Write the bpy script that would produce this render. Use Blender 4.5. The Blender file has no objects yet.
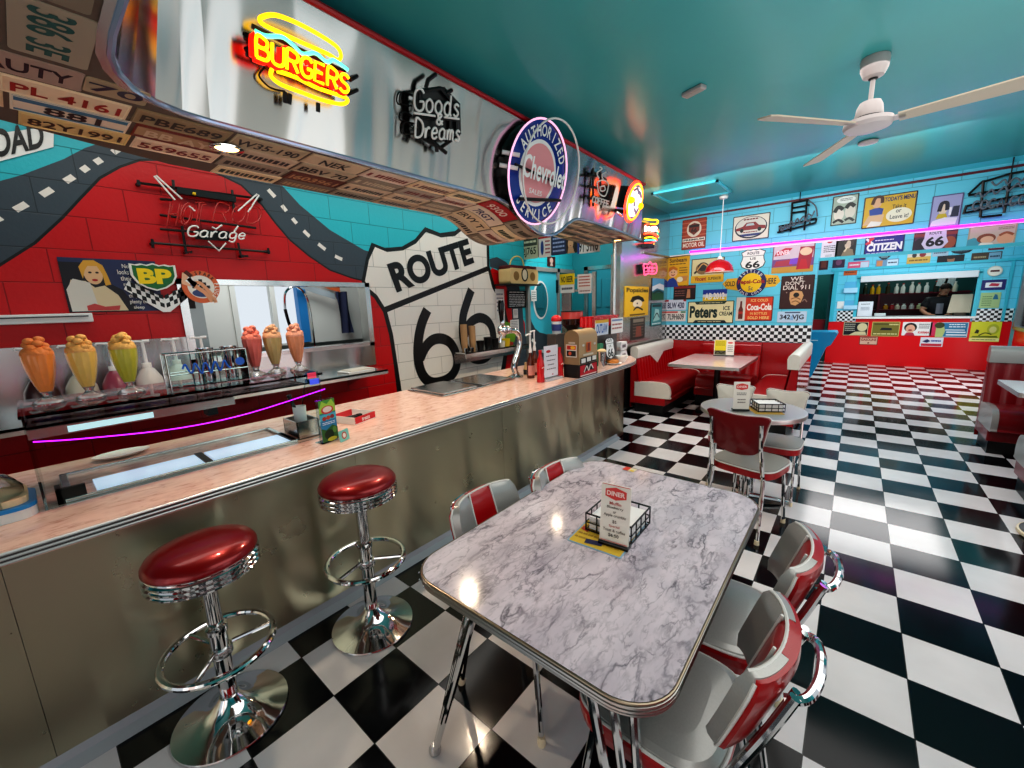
import bpy, bmesh, math, random
from math import sin, cos, pi, radians, sqrt, atan2
from mathutils import Vector, Matrix
from mathutils.geometry import delaunay_2d_cdt
random.seed(7)
SC = bpy.context.scene
COL = SC.collection
T = 0.305
# ---------------------------------------------------------------- camera (solved from the floor grid)
FPX, YAW, PIT, ROL = 407.53, 0.6988, 0.1899, -0.0328
CAM = Vector((5.9803*T, -1.9291*T, 5.1545*T))
_f = Vector((-sin(YAW)*cos(PIT), cos(YAW)*cos(PIT), -sin(PIT)))
_r0 = Vector((cos(YAW), sin(YAW), 0)); _u0 = _r0.cross(_f)
_r = _r0*cos(ROL)+_u0*sin(ROL); _u = _u0*cos(ROL)-_r0*sin(ROL)
def _ray(px, py): return _f+_r*((px-512)/FPX)-_u*((py-384)/FPX)
def AX(px, py, X): d = _ray(px, py); return CAM+d*((X-CAM.x)/d.x)
def AY(px, py, Y): d = _ray(px, py); return CAM+d*((Y-CAM.y)/d.y)
def AZ(px, py, Z): d = _ray(px, py); return CAM+d*((Z-CAM.z)/d.z)
cd = bpy.data.cameras.new('camera'); cam = bpy.data.objects.new('camera', cd); COL.objects.link(cam)
cam.matrix_world = Matrix(((_r.x, _u.x, -_f.x, CAM.x), (_r.y, _u.y, -_f.y, CAM.y), (_r.z, _u.z, -_f.z, CAM.z), (0, 0, 0, 1)))
cd.sensor_width = 36; cd.lens = 36*FPX/1024; cd.clip_start = .02
SC.camera = cam

# ---------------------------------------------------------------- materials
def lin(c):
    if isinstance(c, str):
        c = c.lstrip('#'); c = [int(c[i:i+2], 16)/255 for i in (0, 2, 4)]
        c = [x/12.92 if x <= .04045 else ((x+.055)/1.055)**2.4 for x in c]
    return (c[0], c[1], c[2], 1)
MATS = {}
def new_mat(name):
    m = bpy.data.materials.new(name); m.use_nodes = True; MATS[name] = m
    return m, m.node_tree.nodes, m.node_tree.links, m.node_tree.nodes['Principled BSDF']
def M(name, col='#808080', rough=.5, metal=0, emis=None, es=0, coat=0, trans=0, ior=1.45, noise=0, nscale=20, bump=0, bscale=60, spec=.5):
    if name in MATS: return MATS[name]
    m, N, L, b = new_mat(name)
    c = lin(col)
    b.inputs['Base Color'].default_value = c; b.inputs['Roughness'].default_value = rough
    b.inputs['Metallic'].default_value = metal; b.inputs['IOR'].default_value = ior
    b.inputs['Coat Weight'].default_value = coat; b.inputs['Transmission Weight'].default_value = trans
    b.inputs['Coat Roughness'].default_value = .08
    b.inputs['Specular IOR Level'].default_value = spec
    if emis: b.inputs['Emission Color'].default_value = lin(emis); b.inputs['Emission Strength'].default_value = es
    if noise or bump:
        tc = N.new('ShaderNodeTexCoord'); nz = N.new('ShaderNodeTexNoise')
        nz.inputs['Scale'].default_value = nscale; nz.inputs['Detail'].default_value = 4
        L.new(tc.outputs['Object'], nz.inputs['Vector'])
    if noise:
        mx = N.new('ShaderNodeMix'); mx.data_type = 'RGBA'
        mx.inputs['A'].default_value = tuple(x*(1-noise) for x in c[:3])+(1,)
        mx.inputs['B'].default_value = tuple(min(1, x*(1+noise)) for x in c[:3])+(1,)
        L.new(nz.outputs['Fac'], mx.inputs['Factor']); L.new(mx.outputs['Result'], b.inputs['Base Color'])
    if bump:
        n2 = N.new('ShaderNodeTexNoise'); n2.inputs['Scale'].default_value = bscale; n2.inputs['Detail'].default_value = 3
        L.new(tc.outputs['Object'], n2.inputs['Vector'])
        bp = N.new('ShaderNodeBump'); bp.inputs['Strength'].default_value = bump; bp.inputs['Distance'].default_value = .01
        L.new(n2.outputs['Fac'], bp.inputs['Height']); L.new(bp.outputs['Normal'], b.inputs['Normal'])
    return m
def C(hexcol, rough=.45): return M('paint_'+hexcol.lstrip('#')+('' if rough == .45 else '_%d' % (rough*100)), hexcol, rough)
def NEON(hexcol, s): return M('neon_%s_%d' % (hexcol.lstrip('#'), s*10), hexcol, .3, emis=hexcol, es=s)
def glassmat(name, tint='#ffffff', refl=.12, rough=.02):
    m, N, L, b = new_mat(name); N.remove(b)
    t = N.new('ShaderNodeBsdfTransparent'); t.inputs['Color'].default_value = lin(tint)
    g = N.new('ShaderNodeBsdfGlossy'); g.inputs['Roughness'].default_value = rough
    lw = N.new('ShaderNodeLayerWeight'); lw.inputs['Blend'].default_value = refl
    mx = N.new('ShaderNodeMixShader'); L.new(lw.outputs['Fresnel'], mx.inputs[0]); L.new(t.outputs[0], mx.inputs[1]); L.new(g.outputs[0], mx.inputs[2])
    L.new(mx.outputs[0], N['Material Output'].inputs['Surface'])
    return m
def floor_mat():
    m, N, L, b = new_mat('checker_floor')
    g = N.new('ShaderNodeNewGeometry'); v = N.new('ShaderNodeVectorMath'); v.operation = 'MULTIPLY_ADD'
    v.inputs[1].default_value = (1/T, 1/T, 0); v.inputs[2].default_value = (100, 100, .5)
    L.new(g.outputs['Position'], v.inputs[0])
    ck = N.new('ShaderNodeTexChecker'); ck.inputs['Scale'].default_value = 1
    ck.inputs['Color1'].default_value = (.004, .0045, .006, 1); ck.inputs['Color2'].default_value = (.74, .71, .71, 1)
    L.new(v.outputs[0], ck.inputs['Vector'])
    # seams
    fr = N.new('ShaderNodeVectorMath'); fr.operation = 'FRACTION'; L.new(v.outputs[0], fr.inputs[0])
    sb = N.new('ShaderNodeVectorMath'); sb.operation = 'SUBTRACT'; sb.inputs[1].default_value = (.5, .5, .5); L.new(fr.outputs[0], sb.inputs[0])
    ab = N.new('ShaderNodeVectorMath'); ab.operation = 'ABSOLUTE'; L.new(sb.outputs[0], ab.inputs[0])
    sx = N.new('ShaderNodeSeparateXYZ'); L.new(ab.outputs[0], sx.inputs[0])
    mxx = N.new('ShaderNodeMath'); mxx.operation = 'MAXIMUM'; L.new(sx.outputs['X'], mxx.inputs[0]); L.new(sx.outputs['Y'], mxx.inputs[1])
    gt = N.new('ShaderNodeMath'); gt.operation = 'GREATER_THAN'; gt.inputs[1].default_value = .4935; L.new(mxx.outputs[0], gt.inputs[0])
    nz = N.new('ShaderNodeTexNoise'); nz.inputs['Scale'].default_value = 3; nz.inputs['Detail'].default_value = 6; L.new(g.outputs['Position'], nz.inputs['Vector'])
    mr = N.new('ShaderNodeMapRange'); mr.inputs['From Min'].default_value = .3; mr.inputs['From Max'].default_value = .7
    mr.inputs['To Min'].default_value = .86; mr.inputs['To Max'].default_value = 1.02; L.new(nz.outputs['Fac'], mr.inputs['Value'])
    mu = N.new('ShaderNodeMix'); mu.data_type = 'RGBA'; mu.blend_type = 'MULTIPLY'; mu.inputs['Factor'].default_value = 1
    L.new(ck.outputs['Color'], mu.inputs['A']); L.new(mr.outputs['Result'], mu.inputs['B'])
    m2 = N.new('ShaderNodeMix'); m2.data_type = 'RGBA'; L.new(gt.outputs[0], m2.inputs['Factor']); L.new(mu.outputs['Result'], m2.inputs['A'])
    m2.inputs['B'].default_value = (.02, .02, .02, 1); L.new(m2.outputs['Result'], b.inputs['Base Color'])
    r2 = N.new('ShaderNodeMapRange'); r2.inputs['To Min'].default_value = .07; r2.inputs['To Max'].default_value = .17; L.new(nz.outputs['Fac'], r2.inputs['Value'])
    L.new(r2.outputs['Result'], b.inputs['Roughness'])
    b.inputs['Specular IOR Level'].default_value = .26
    return m
def marble(name, base, vein, scale, rough, contrast=(.46, .54), stretch=(1, 1, 1), amt=.75, blotch=0):
    m, N, L, b = new_mat(name)
    tc = N.new('ShaderNodeTexCoord'); mp = N.new('ShaderNodeMapping'); mp.inputs['Scale'].default_value = stretch; L.new(tc.outputs['Object'], mp.inputs[0])
    n0 = N.new('ShaderNodeTexNoise'); n0.inputs['Scale'].default_value = scale*.9; n0.inputs['Detail'].default_value = 5; L.new(mp.outputs[0], n0.inputs['Vector'])
    va = N.new('ShaderNodeVectorMath'); va.operation = 'MULTIPLY_ADD'; va.inputs[1].default_value = (.35,)*3; L.new(n0.outputs['Color'], va.inputs[0]); L.new(mp.outputs[0], va.inputs[2])
    vo = N.new('ShaderNodeTexVoronoi'); vo.feature = 'DISTANCE_TO_EDGE'; vo.inputs['Scale'].default_value = scale; L.new(va.outputs[0], vo.inputs['Vector'])
    r1 = N.new('ShaderNodeMapRange'); r1.inputs['From Min'].default_value = 0; r1.inputs['From Max'].default_value = .07; r1.inputs['To Min'].default_value = 1; r1.inputs['To Max'].default_value = 0
    L.new(vo.outputs['Distance'], r1.inputs['Value'])
    n1 = N.new('ShaderNodeTexNoise'); n1.inputs['Scale'].default_value = scale*1.7; n1.inputs['Detail'].default_value = 7; n1.inputs['Roughness'].default_value = .65; L.new(mp.outputs[0], n1.inputs['Vector'])
    r2 = N.new('ShaderNodeMapRange'); r2.inputs['From Min'].default_value = contrast[0]; r2.inputs['From Max'].default_value = contrast[1]+.12; L.new(n1.outputs['Fac'], r2.inputs['Value'])
    mu = N.new('ShaderNodeMath'); mu.operation = 'MULTIPLY'; L.new(r1.outputs['Result'], mu.inputs[0]); L.new(r2.outputs['Result'], mu.inputs[1])
    ad = N.new('ShaderNodeMath'); ad.operation = 'MULTIPLY_ADD'; ad.inputs[1].default_value = blotch; L.new(r2.outputs['Result'], ad.inputs[0]); L.new(mu.outputs[0], ad.inputs[2]); ad.use_clamp = True
    am = N.new('ShaderNodeMath'); am.operation = 'MULTIPLY'; am.inputs[1].default_value = amt; L.new(ad.outputs[0], am.inputs[0])
    mx = N.new('ShaderNodeMix'); mx.data_type = 'RGBA'; mx.inputs['A'].default_value = lin(base); mx.inputs['B'].default_value = lin(vein)
    L.new(am.outputs[0], mx.inputs['Factor']); L.new(mx.outputs['Result'], b.inputs['Base Color']); b.inputs['Roughness'].default_value = rough
    return m
def veined(name, base, vein, cloud, scale, rough):
    m, N, L, b = new_mat(name)
    tc = N.new('ShaderNodeTexCoord'); mp = N.new('ShaderNodeMapping'); mp.inputs['Rotation'].default_value = (0, 0, 1.15); mp.inputs['Scale'].default_value = (1.15, .5, 1); L.new(tc.outputs['Object'], mp.inputs[0])
    out = None
    for sc, wd, am in ((scale, .030, .85), (scale*2.1, .035, .6), (scale*4.2, .05, .35)):
        n = N.new('ShaderNodeTexNoise'); n.inputs['Scale'].default_value = sc; n.inputs['Detail'].default_value = 5; n.inputs['Roughness'].default_value = .55; n.inputs['Distortion'].default_value = .25; L.new(mp.outputs[0], n.inputs['Vector'])
        a = N.new('ShaderNodeMath'); a.operation = 'SUBTRACT'; a.inputs[1].default_value = .5; L.new(n.outputs['Fac'], a.inputs[0])
        c = N.new('ShaderNodeMath'); c.operation = 'ABSOLUTE'; L.new(a.outputs[0], c.inputs[0])
        r = N.new('ShaderNodeMapRange'); r.inputs['From Max'].default_value = wd; r.inputs['To Min'].default_value = am; r.inputs['To Max'].default_value = 0; L.new(c.outputs[0], r.inputs['Value'])
        k = N.new('ShaderNodeTexNoise'); k.inputs['Scale'].default_value = sc*1.3; k.inputs['Detail'].default_value = 2; L.new(mp.outputs[0], k.inputs['Vector'])
        kr = N.new('ShaderNodeMapRange'); kr.inputs['From Min'].default_value = .38; kr.inputs['From Max'].default_value = .62; L.new(k.outputs['Fac'], kr.inputs['Value'])
        q = N.new('ShaderNodeMath'); q.operation = 'MULTIPLY'; L.new(r.outputs['Result'], q.inputs[0]); L.new(kr.outputs['Result'], q.inputs[1])
        if out is None: out = q
        else:
            mxx = N.new('ShaderNodeMath'); mxx.operation = 'MAXIMUM'; L.new(out.outputs[0], mxx.inputs[0]); L.new(q.outputs[0], mxx.inputs[1]); out = mxx
    cl = N.new('ShaderNodeTexNoise'); cl.inputs['Scale'].default_value = scale*1.2; cl.inputs['Detail'].default_value = 4; L.new(mp.outputs[0], cl.inputs['Vector'])
    clr = N.new('ShaderNodeMapRange'); clr.inputs['From Min'].default_value = .4; clr.inputs['From Max'].default_value = .7; L.new(cl.outputs['Fac'], clr.inputs['Value'])
    m1 = N.new('ShaderNodeMix'); m1.data_type = 'RGBA'; m1.inputs['A'].default_value = lin(base); m1.inputs['B'].default_value = lin(cloud); L.new(clr.outputs['Result'], m1.inputs['Factor'])
    m2 = N.new('ShaderNodeMix'); m2.data_type = 'RGBA'; L.new(m1.outputs['Result'], m2.inputs['A']); m2.inputs['B'].default_value = lin(vein); L.new(out.outputs[0], m2.inputs['Factor'])
    L.new(m2.outputs['Result'], b.inputs['Base Color']); b.inputs['Roughness'].default_value = rough
    return m
def steel(name, col=(.62, .61, .58), rough=.2, amp=.25, stretch=(1, 1, 1), scale=2.5, aniso=0):
    m, N, L, b = new_mat(name)
    b.inputs['Base Color'].default_value = (*col, 1); b.inputs['Metallic'].default_value = 1; b.inputs['Roughness'].default_value = rough
    tc = N.new('ShaderNodeTexCoord'); mp = N.new('ShaderNodeMapping'); mp.inputs['Scale'].default_value = stretch; L.new(tc.outputs['Object'], mp.inputs[0])
    n = N.new('ShaderNodeTexNoise'); n.inputs['Scale'].default_value = scale; n.inputs['Detail'].default_value = 1; L.new(mp.outputs[0], n.inputs['Vector'])
    bp = N.new('ShaderNodeBump'); bp.inputs['Strength'].default_value = amp; bp.inputs['Distance'].default_value = .08
    L.new(n.outputs['Fac'], bp.inputs['Height']); L.new(bp.outputs['Normal'], b.inputs['Normal'])
    b.inputs['Anisotropic'].default_value = aniso; tg = N.new('ShaderNodeCombineXYZ'); tg.inputs['Z'].default_value = 1; L.new(tg.outputs[0], b.inputs['Tangent'])
    n3 = N.new('ShaderNodeTexNoise'); n3.inputs['Scale'].default_value = 5; n3.inputs['Detail'].default_value = 5; L.new(tc.outputs['Object'], n3.inputs['Vector'])
    mr = N.new('ShaderNodeMapRange'); mr.inputs['To Min'].default_value = rough*.9; mr.inputs['To Max'].default_value = rough*1.12; L.new(n3.outputs['Fac'], mr.inputs['Value']); L.new(mr.outputs['Result'], b.inputs['Roughness'])
    return m
def block(name, col, axis, rough=.45, strength=.5):
    m, N, L, b = new_mat(name)
    g = N.new('ShaderNodeNewGeometry'); s = N.new('ShaderNodeSeparateXYZ'); L.new(g.outputs['Position'], s.inputs[0])
    c = N.new('ShaderNodeCombineXYZ'); L.new(s.outputs[axis], c.inputs['X']); L.new(s.outputs['Z'], c.inputs['Y'])
    br = N.new('ShaderNodeTexBrick'); br.inputs['Scale'].default_value = 1; br.inputs['Brick Width'].default_value = .4; br.inputs['Row Height'].default_value = .2
    br.inputs['Mortar Size'].default_value = .004; br.inputs['Mortar Smooth'].default_value = .6; L.new(c.outputs[0], br.inputs['Vector'])
    nz = N.new('ShaderNodeTexNoise'); nz.inputs['Scale'].default_value = 45; nz.inputs['Detail'].default_value = 4; L.new(g.outputs['Position'], nz.inputs['Vector'])
    ma = N.new('ShaderNodeMath'); ma.operation = 'MULTIPLY_ADD'; ma.inputs[1].default_value = .25; L.new(nz.outputs['Fac'], ma.inputs[0])
    iv = N.new('ShaderNodeMath'); iv.operation = 'SUBTRACT'; iv.inputs[0].default_value = 1; L.new(br.outputs['Fac'], iv.inputs[1]); L.new(iv.outputs[0], ma.inputs[2])
    bp = N.new('ShaderNodeBump'); bp.inputs['Strength'].default_value = strength; bp.inputs['Distance'].default_value = .012
    L.new(ma.outputs[0], bp.inputs['Height']); L.new(bp.outputs['Normal'], b.inputs['Normal'])
    cc = lin(col); mx = N.new('ShaderNodeMix'); mx.data_type = 'RGBA'
    mx.inputs['A'].default_value = cc; mx.inputs['B'].default_value = (cc[0]*.55, cc[1]*.55, cc[2]*.55, 1)
    L.new(br.outputs['Fac'], mx.inputs['Factor']); L.new(mx.outputs['Result'], b.inputs['Base Color']); b.inputs['Roughness'].default_value = rough
    return m
def checkmat(name, s, axis, c1='#101010', c2='#f0f0f0', rough=.3):
    m, N, L, b = new_mat(name)
    g = N.new('ShaderNodeNewGeometry'); sp = N.new('ShaderNodeSeparateXYZ'); L.new(g.outputs['Position'], sp.inputs[0])
    c = N.new('ShaderNodeCombineXYZ'); L.new(sp.outputs[axis], c.inputs['X']); L.new(sp.outputs['Z'], c.inputs['Y'])
    v = N.new('ShaderNodeVectorMath'); v.operation = 'MULTIPLY_ADD'; v.inputs[1].default_value = (1/s, 1/s, 0); v.inputs[2].default_value = (100, 100, .5); L.new(c.outputs[0], v.inputs[0])
    ck = N.new('ShaderNodeTexChecker'); ck.inputs['Scale'].default_value = 1; ck.inputs['Color1'].default_value = lin(c1); ck.inputs['Color2'].default_value = lin(c2)
    L.new(v.outputs[0], ck.inputs['Vector']); L.new(ck.outputs['Color'], b.inputs['Base Color']); b.inputs['Roughness'].default_value = rough
    return m
FLOOR = floor_mat()
TABLE = veined('table_laminate', '#dccfd6', '#55505a', '#bfb4bd', 8, .12)
TABLE2 = marble('pearl_laminate', '#e6e2da', '#8b8378', 8, .1, (.42, .6), (1, 1, 1), .6, .1)
PINK = marble('pink_laminate', '#f3cdbd', '#b87a6a', 6, .14, (.42, .62), (2.6, 1, 1), .8, .45)
STEEL = steel('front_panel_steel', (.46, .44, .31), .28, .42, (1, 1, .10), 2.6, .9)
STEELF = steel('fascia_steel', (.42, .41, .40), .17, .9, (1, 1, .10), 2.2, .85)
STEELP = steel('plain_steel', (.66, .65, .63), .22, .15)
CHROME = M('chrome', (.66, .66, .66), .06, 1)
CHROME2 = M('dull_chrome', (.6, .6, .6), .22, 1)
GOLD = M('brass_edge', (.30, .25, .18), .3, 1)
RED = M('red_vinyl', '#a80710', .28, coat=.4, bump=.05, bscale=25)
REDS = M('red_sparkle_vinyl', '#84020a', .30, .45, coat=.35, noise=.25, nscale=300)
DRED = M('dark_red_vinyl', '#7a0a14', .3, coat=.3)
SILV = M('silver_vinyl', '#aaa9a5', .32, .35, coat=.3, noise=.1, nscale=200)
WHV = M('white_vinyl', '#e4ddd0', .38, noise=.06)
BLK = M('black', '#0a0a0b', .4)
BLKG = M('black_gloss', '#060607', .12)
WHITE = M('white', '#efefec', .4)
CREAM = M('cream_plastic', '#e8d9b8', .4)
GLASS = glassmat('clear_glass', '#f4fbfa', .10)
GLASST = glassmat('thin_glass', '#f6fbfa', .03)
GLASSP = glassmat('pink_glass', '#f4d4d6', .14)
GLASSB = glassmat('thick_glass', '#e4ecee', .16)
TURQ_Y = block('turquoise_blocks', '#66cde6', 'X', .4)
RED_Y = M('red_wall_gloss', '#e00814', .28, bump=.03, bscale=8)
RED_X = block('red_blocks', '#c4040d', 'Y', .4)
TURQ_X = block('mural_turquoise', '#2fb9c6', 'Y', .42)
ROAD_X = block('mural_road', '#3c4852', 'Y', .5, .35)
WHT_X = block('mural_white', '#ece6de', 'Y', .5, .4)
BLK_X = block('mural_black', '#0b0b0c', 'Y', .4, .3)
CEIL = M('ceiling_paint', '#43a3a4', .25, noise=.04, nscale=2, bump=.06, bscale=3)
TURQ = M('turquoise_gloss', '#45bcd0', .3)
MAROON = M('maroon_paint', '#6e0d22', .35)

# ---------------------------------------------------------------- mesh helpers
_txt = {}
def text_geo(s, bold, res=3):
    k = (s, bold, res)
    if k in _txt: return _txt[k]
    cu = bpy.data.curves.new('t', 'FONT'); cu.body = s; cu.resolution_u = res; cu.offset = bold
    o = bpy.data.objects.new('t', cu); COL.objects.link(o)
    bpy.context.view_layer.update()
    me = bpy.data.meshes.new_from_object(o.evaluated_get(bpy.context.evaluated_depsgraph_get()))
    vs = [(v.co.x, v.co.y) for v in me.vertices]; fs = [tuple(p.vertices) for p in me.polygons]
    bpy.data.objects.remove(o); bpy.data.curves.remove(cu); bpy.data.meshes.remove(me)
    if not vs: vs = [(0, 0)]
    x0 = min(v[0] for v in vs); x1 = max(v[0] for v in vs); y0 = min(v[1] for v in vs); y1 = max(v[1] for v in vs)
    _txt[k] = (vs, fs, x0, y0, max(x1-x0, 1e-6), max(y1-y0, 1e-6))
    return _txt[k]
class MB:
    def __init__(s): s.v = []; s.f = []; s.m = []; s.sm = []; s.mats = []
    def mi(s, m):
        if m not in s.mats: s.mats.append(m)
        return s.mats.index(m)
    def add(s, vs, fs, m, smooth=False, X=None):
        o = len(s.v); i = s.mi(m)
        s.v += [tuple(X @ Vector(v)) if X is not None else tuple(v) for v in vs]
        for f in fs: s.f.append(tuple(a+o for a in f)); s.m.append(i); s.sm.append(smooth)
        return s
    def box(s, c, d, m, X=None):
        x, y, z = c; a, b, h = d[0]/2, d[1]/2, d[2]/2
        vs = [(x+i*a, y+j*b, z+k*h) for k in (-1, 1) for j in (-1, 1) for i in (-1, 1)]
        return s.add(vs, [(0, 2, 3, 1), (4, 5, 7, 6), (0, 1, 5, 4), (2, 6, 7, 3), (0, 4, 6, 2), (1, 3, 7, 5)], m, False, X)
    def bx(s, x0, x1, y0, y1, z0, z1, m): return s.box(((x0+x1)/2, (y0+y1)/2, (z0+z1)/2), (x1-x0, y1-y0, z1-z0), m)
    def poly(s, pts, m, X=None): return s.add(pts, [tuple(range(len(pts)))], m, False, X)
    def prism(s, pts, n0, n1, m, side=None, X=None, smooth=False):
        n = len(pts); ar = sum(pts[i][0]*pts[(i+1) % n][1]-pts[(i+1) % n][0]*pts[i][1] for i in range(n))
        if ar < 0: pts = pts[::-1]
        s.add([(p[0], p[1], n0) for p in pts], [tuple(range(n))[::-1]], m, False, X)
        s.add([(p[0], p[1], n1) for p in pts], [tuple(range(n))], m, False, X)
        s.add([(p[0], p[1], n0) for p in pts]+[(p[0], p[1], n1) for p in pts], [(i, (i+1) % n, n+(i+1) % n, n+i) for i in range(n)], side or m, smooth, X)
        return s
    def lathe(s, prof, m, seg=32, c=(0, 0, 0), X=None, smooth=True, rfun=None):
        vs = []
        for r, z in prof:
            for k in range(seg):
                a = 2*pi*k/seg; rr = r*(rfun(a, z) if rfun else 1); vs.append((c[0]+rr*cos(a), c[1]+rr*sin(a), c[2]+z))
        fs = [(i*seg+k, i*seg+(k+1) % seg, (i+1)*seg+(k+1) % seg, (i+1)*seg+k) for i in range(len(prof)-1) for k in range(seg)]
        s.add(vs, fs, m, smooth, X)
        for i, fl in ((0, True), (len(prof)-1, False)):
            if prof[i][0] > 1e-4:
                ring = [vs[i*seg+k] for k in range(seg)]; s.add(ring, [tuple(range(seg))[::-1] if fl else tuple(range(seg))], m, False, X)
        return s
    def tube(s, pts, r, m, closed=False, seg=8, X=None):
        P = [Vector(p) for p in pts]; n = len(P)
        if n < 2: return s
        rs = r if isinstance(r, (list, tuple)) else [r]*n
        tang = []
        for i in range(n):
            a = P[(i-1) % n] if (closed or i > 0) else P[i]; b = P[(i+1) % n] if (closed or i < n-1) else P[i]
            t = (b-a); tang.append(t.normalized() if t.length > 1e-9 else Vector((0, 0, 1)))
        up = Vector((0, 0, 1)) if abs(tang[0].z) < .9 else Vector((1, 0, 0))
        nn = (up-tang[0]*up.dot(tang[0])).normalized(); vs = []
        for i in range(n):
            t = tang[i]; nn = nn-t*nn.dot(t)
            if nn.length < 1e-6: nn = t.orthogonal()
            nn.normalize(); b = t.cross(nn)
            for k in range(seg): a = 2*pi*k/seg; vs.append(P[i]+(nn*cos(a)+b*sin(a))*rs[i])
        fs = [(i*seg+k, i*seg+(k+1) % seg, ((i+1) % n)*seg+(k+1) % seg, ((i+1) % n)*seg+k) for i in range(n if closed else n-1) for k in range(seg)]
        s.add(vs, fs, m, True, X)
        if not closed:
            s.add(vs[:seg], [tuple(range(seg))[::-1]], m, False, X); s.add(vs[-seg:], [tuple(range(seg))], m, False, X)
        return s
    def disc(s, u, v, ru, rv, n, m, seg=28, X=None, a0=0, a1=2*pi):
        full = a1-a0 > 6.28
        pts = [(u+ru*cos(a0+(a1-a0)*k/(seg if full else seg-1)), v+rv*sin(a0+(a1-a0)*k/(seg if full else seg-1)), n) for k in range(seg)]
        return s.poly(pts, m, X)
    def ball(s, c, r, m, seg=16, ring=10, X=None):
        rx, ry, rz = r if isinstance(r, (tuple, list)) else (r, r, r)
        vs = [(c[0], c[1], c[2]-rz)]
        for i in range(1, ring):
            a = -pi/2+pi*i/ring
            vs += [(c[0]+rx*cos(a)*cos(2*pi*k/seg), c[1]+ry*cos(a)*sin(2*pi*k/seg), c[2]+rz*sin(a)) for k in range(seg)]
        vs.append((c[0], c[1], c[2]+rz)); e = len(vs)-1
        fs = [(0, 1+(k+1) % seg, 1+k) for k in range(seg)]
        fs += [(1+i*seg+k, 1+i*seg+(k+1) % seg, 1+(i+1)*seg+(k+1) % seg, 1+(i+1)*seg+k) for i in range(ring-2) for k in range(seg)]
        fs += [(1+(ring-2)*seg+k, 1+(ring-2)*seg+(k+1) % seg, e) for k in range(seg)]
        return s.add(vs, fs, m, True, X)
    def grid(s, fn, nu, nv, m, smooth=True, flip=False, X=None):
        vs = [fn(i/nu, j/nv) for j in range(nv+1) for i in range(nu+1)]
        fs = [(j*(nu+1)+i, j*(nu+1)+i+1, (j+1)*(nu+1)+i+1, (j+1)*(nu+1)+i) for j in range(nv) for i in range(nu)]
        if flip: fs = [f[::-1] for f in fs]
        return s.add(vs, fs, m, smooth, X)
    def text(s, t, u0, v0, u1, v1, n, m, bold=.012, X=None):
        vs, fs, x0, y0, w, h = text_geo(t, bold)
        return s.add([(u0+(x-x0)/w*(u1-u0), v0+(y-y0)/h*(v1-v0), n) for x, y in vs], fs, m, False, X)
    def obj(s, name, parent=None, mat=None, bevel=0, seg=2, sharp=.6):
        me = bpy.data.meshes.new(name); me.from_pydata(s.v, [], s.f)
        for m in s.mats: me.materials.append(m)
        me.polygons.foreach_set('material_index', s.m); me.polygons.foreach_set('use_smooth', s.sm)
        me.update()
        if any(s.sm): me.set_sharp_from_angle(angle=sharp)
        o = bpy.data.objects.new(name, me); COL.objects.link(o)
        if parent is not None: o.parent = parent
        if mat is not None: o.matrix_basis = mat
        if bevel:
            b = o.modifiers.new('bevel', 'BEVEL'); b.width = bevel; b.segments = seg; b.limit_method = 'ANGLE'; b.angle_limit = .6
        return o
def tag(o, label=None, cat=None, group=None, kind=None):
    if label: o['label'] = label
    if cat: o['category'] = cat
    if group: o['group'] = group
    if kind: o['kind'] = kind
    return o
def empty(name, label, cat, loc=(0, 0, 0), rz=0, group=None, mat=None):
    o = bpy.data.objects.new(name, None); COL.objects.link(o); o.empty_display_size = .1
    if mat is not None: o.matrix_basis = mat
    else: o.location = loc; o.rotation_euler = (0, 0, rz)
    return tag(o, label, cat, group)
def struct(o): o['kind'] = 'structure'; return o
def dup(o, label=None, loc=None, rz=None, mat=None, parent=None):
    c = o.copy(); COL.objects.link(c)
    if parent is not None: c.parent = parent
    if label: c['label'] = label
    if mat is not None: c.matrix_basis = mat
    if loc is not None: c.location = loc
    if rz is not None: c.rotation_euler = (0, 0, rz)
    for ch in list(o.children): dup(ch, parent=c)
    return c
def FR(o, U, V):
    U = Vector(U).normalized(); V = Vector(V).normalized(); N = U.cross(V)
    return Matrix(((U.x, V.x, N.x, o[0]), (U.y, V.y, N.y, o[1]), (U.z, V.z, N.z, o[2]), (0, 0, 0, 1)))
def FY(x, z, y): return FR((x, y, z), (1, 0, 0), (0, 0, 1))     # faces the camera from a cross wall (-y)
def FX(y, z, x): return FR((x, y, z), (0, 1, 0), (0, 0, 1))     # faces +x
def rrect(w, h, r, n=6, cx=0, cy=0):
    pts = []
    for sx, sy, a0 in ((1, 1, 0), (-1, 1, pi/2), (-1, -1, pi), (1, -1, 3*pi/2)):
        for k in range(n+1): a = a0+pi/2*k/n; pts.append((cx+sx*(w/2-r)+r*cos(a), cy+sy*(h/2-r)+r*sin(a)))
    return pts
def ellpts(cx, cy, rx, ry, n=36): return [(cx+rx*cos(2*pi*k/n), cy+ry*sin(2*pi*k/n)) for k in range(n)]
def crom(pts, n=6, closed=False):
    P = [Vector(p) for p in pts]; out = []; N = len(P)
    for i in range(N if closed else N-1):
        a, b, c, d = (P[(i+k) % N] if closed else P[min(max(i+k, 0), N-1)] for k in (-1, 0, 1, 2))
        for k in range(n):
            t = k/n; out.append(.5*((2*b)+(c-a)*t+(2*a-5*b+4*c-d)*t*t+(3*b-a-3*c+d)*t*t*t))
    if not closed: out.append(P[-1])
    return out
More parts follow.
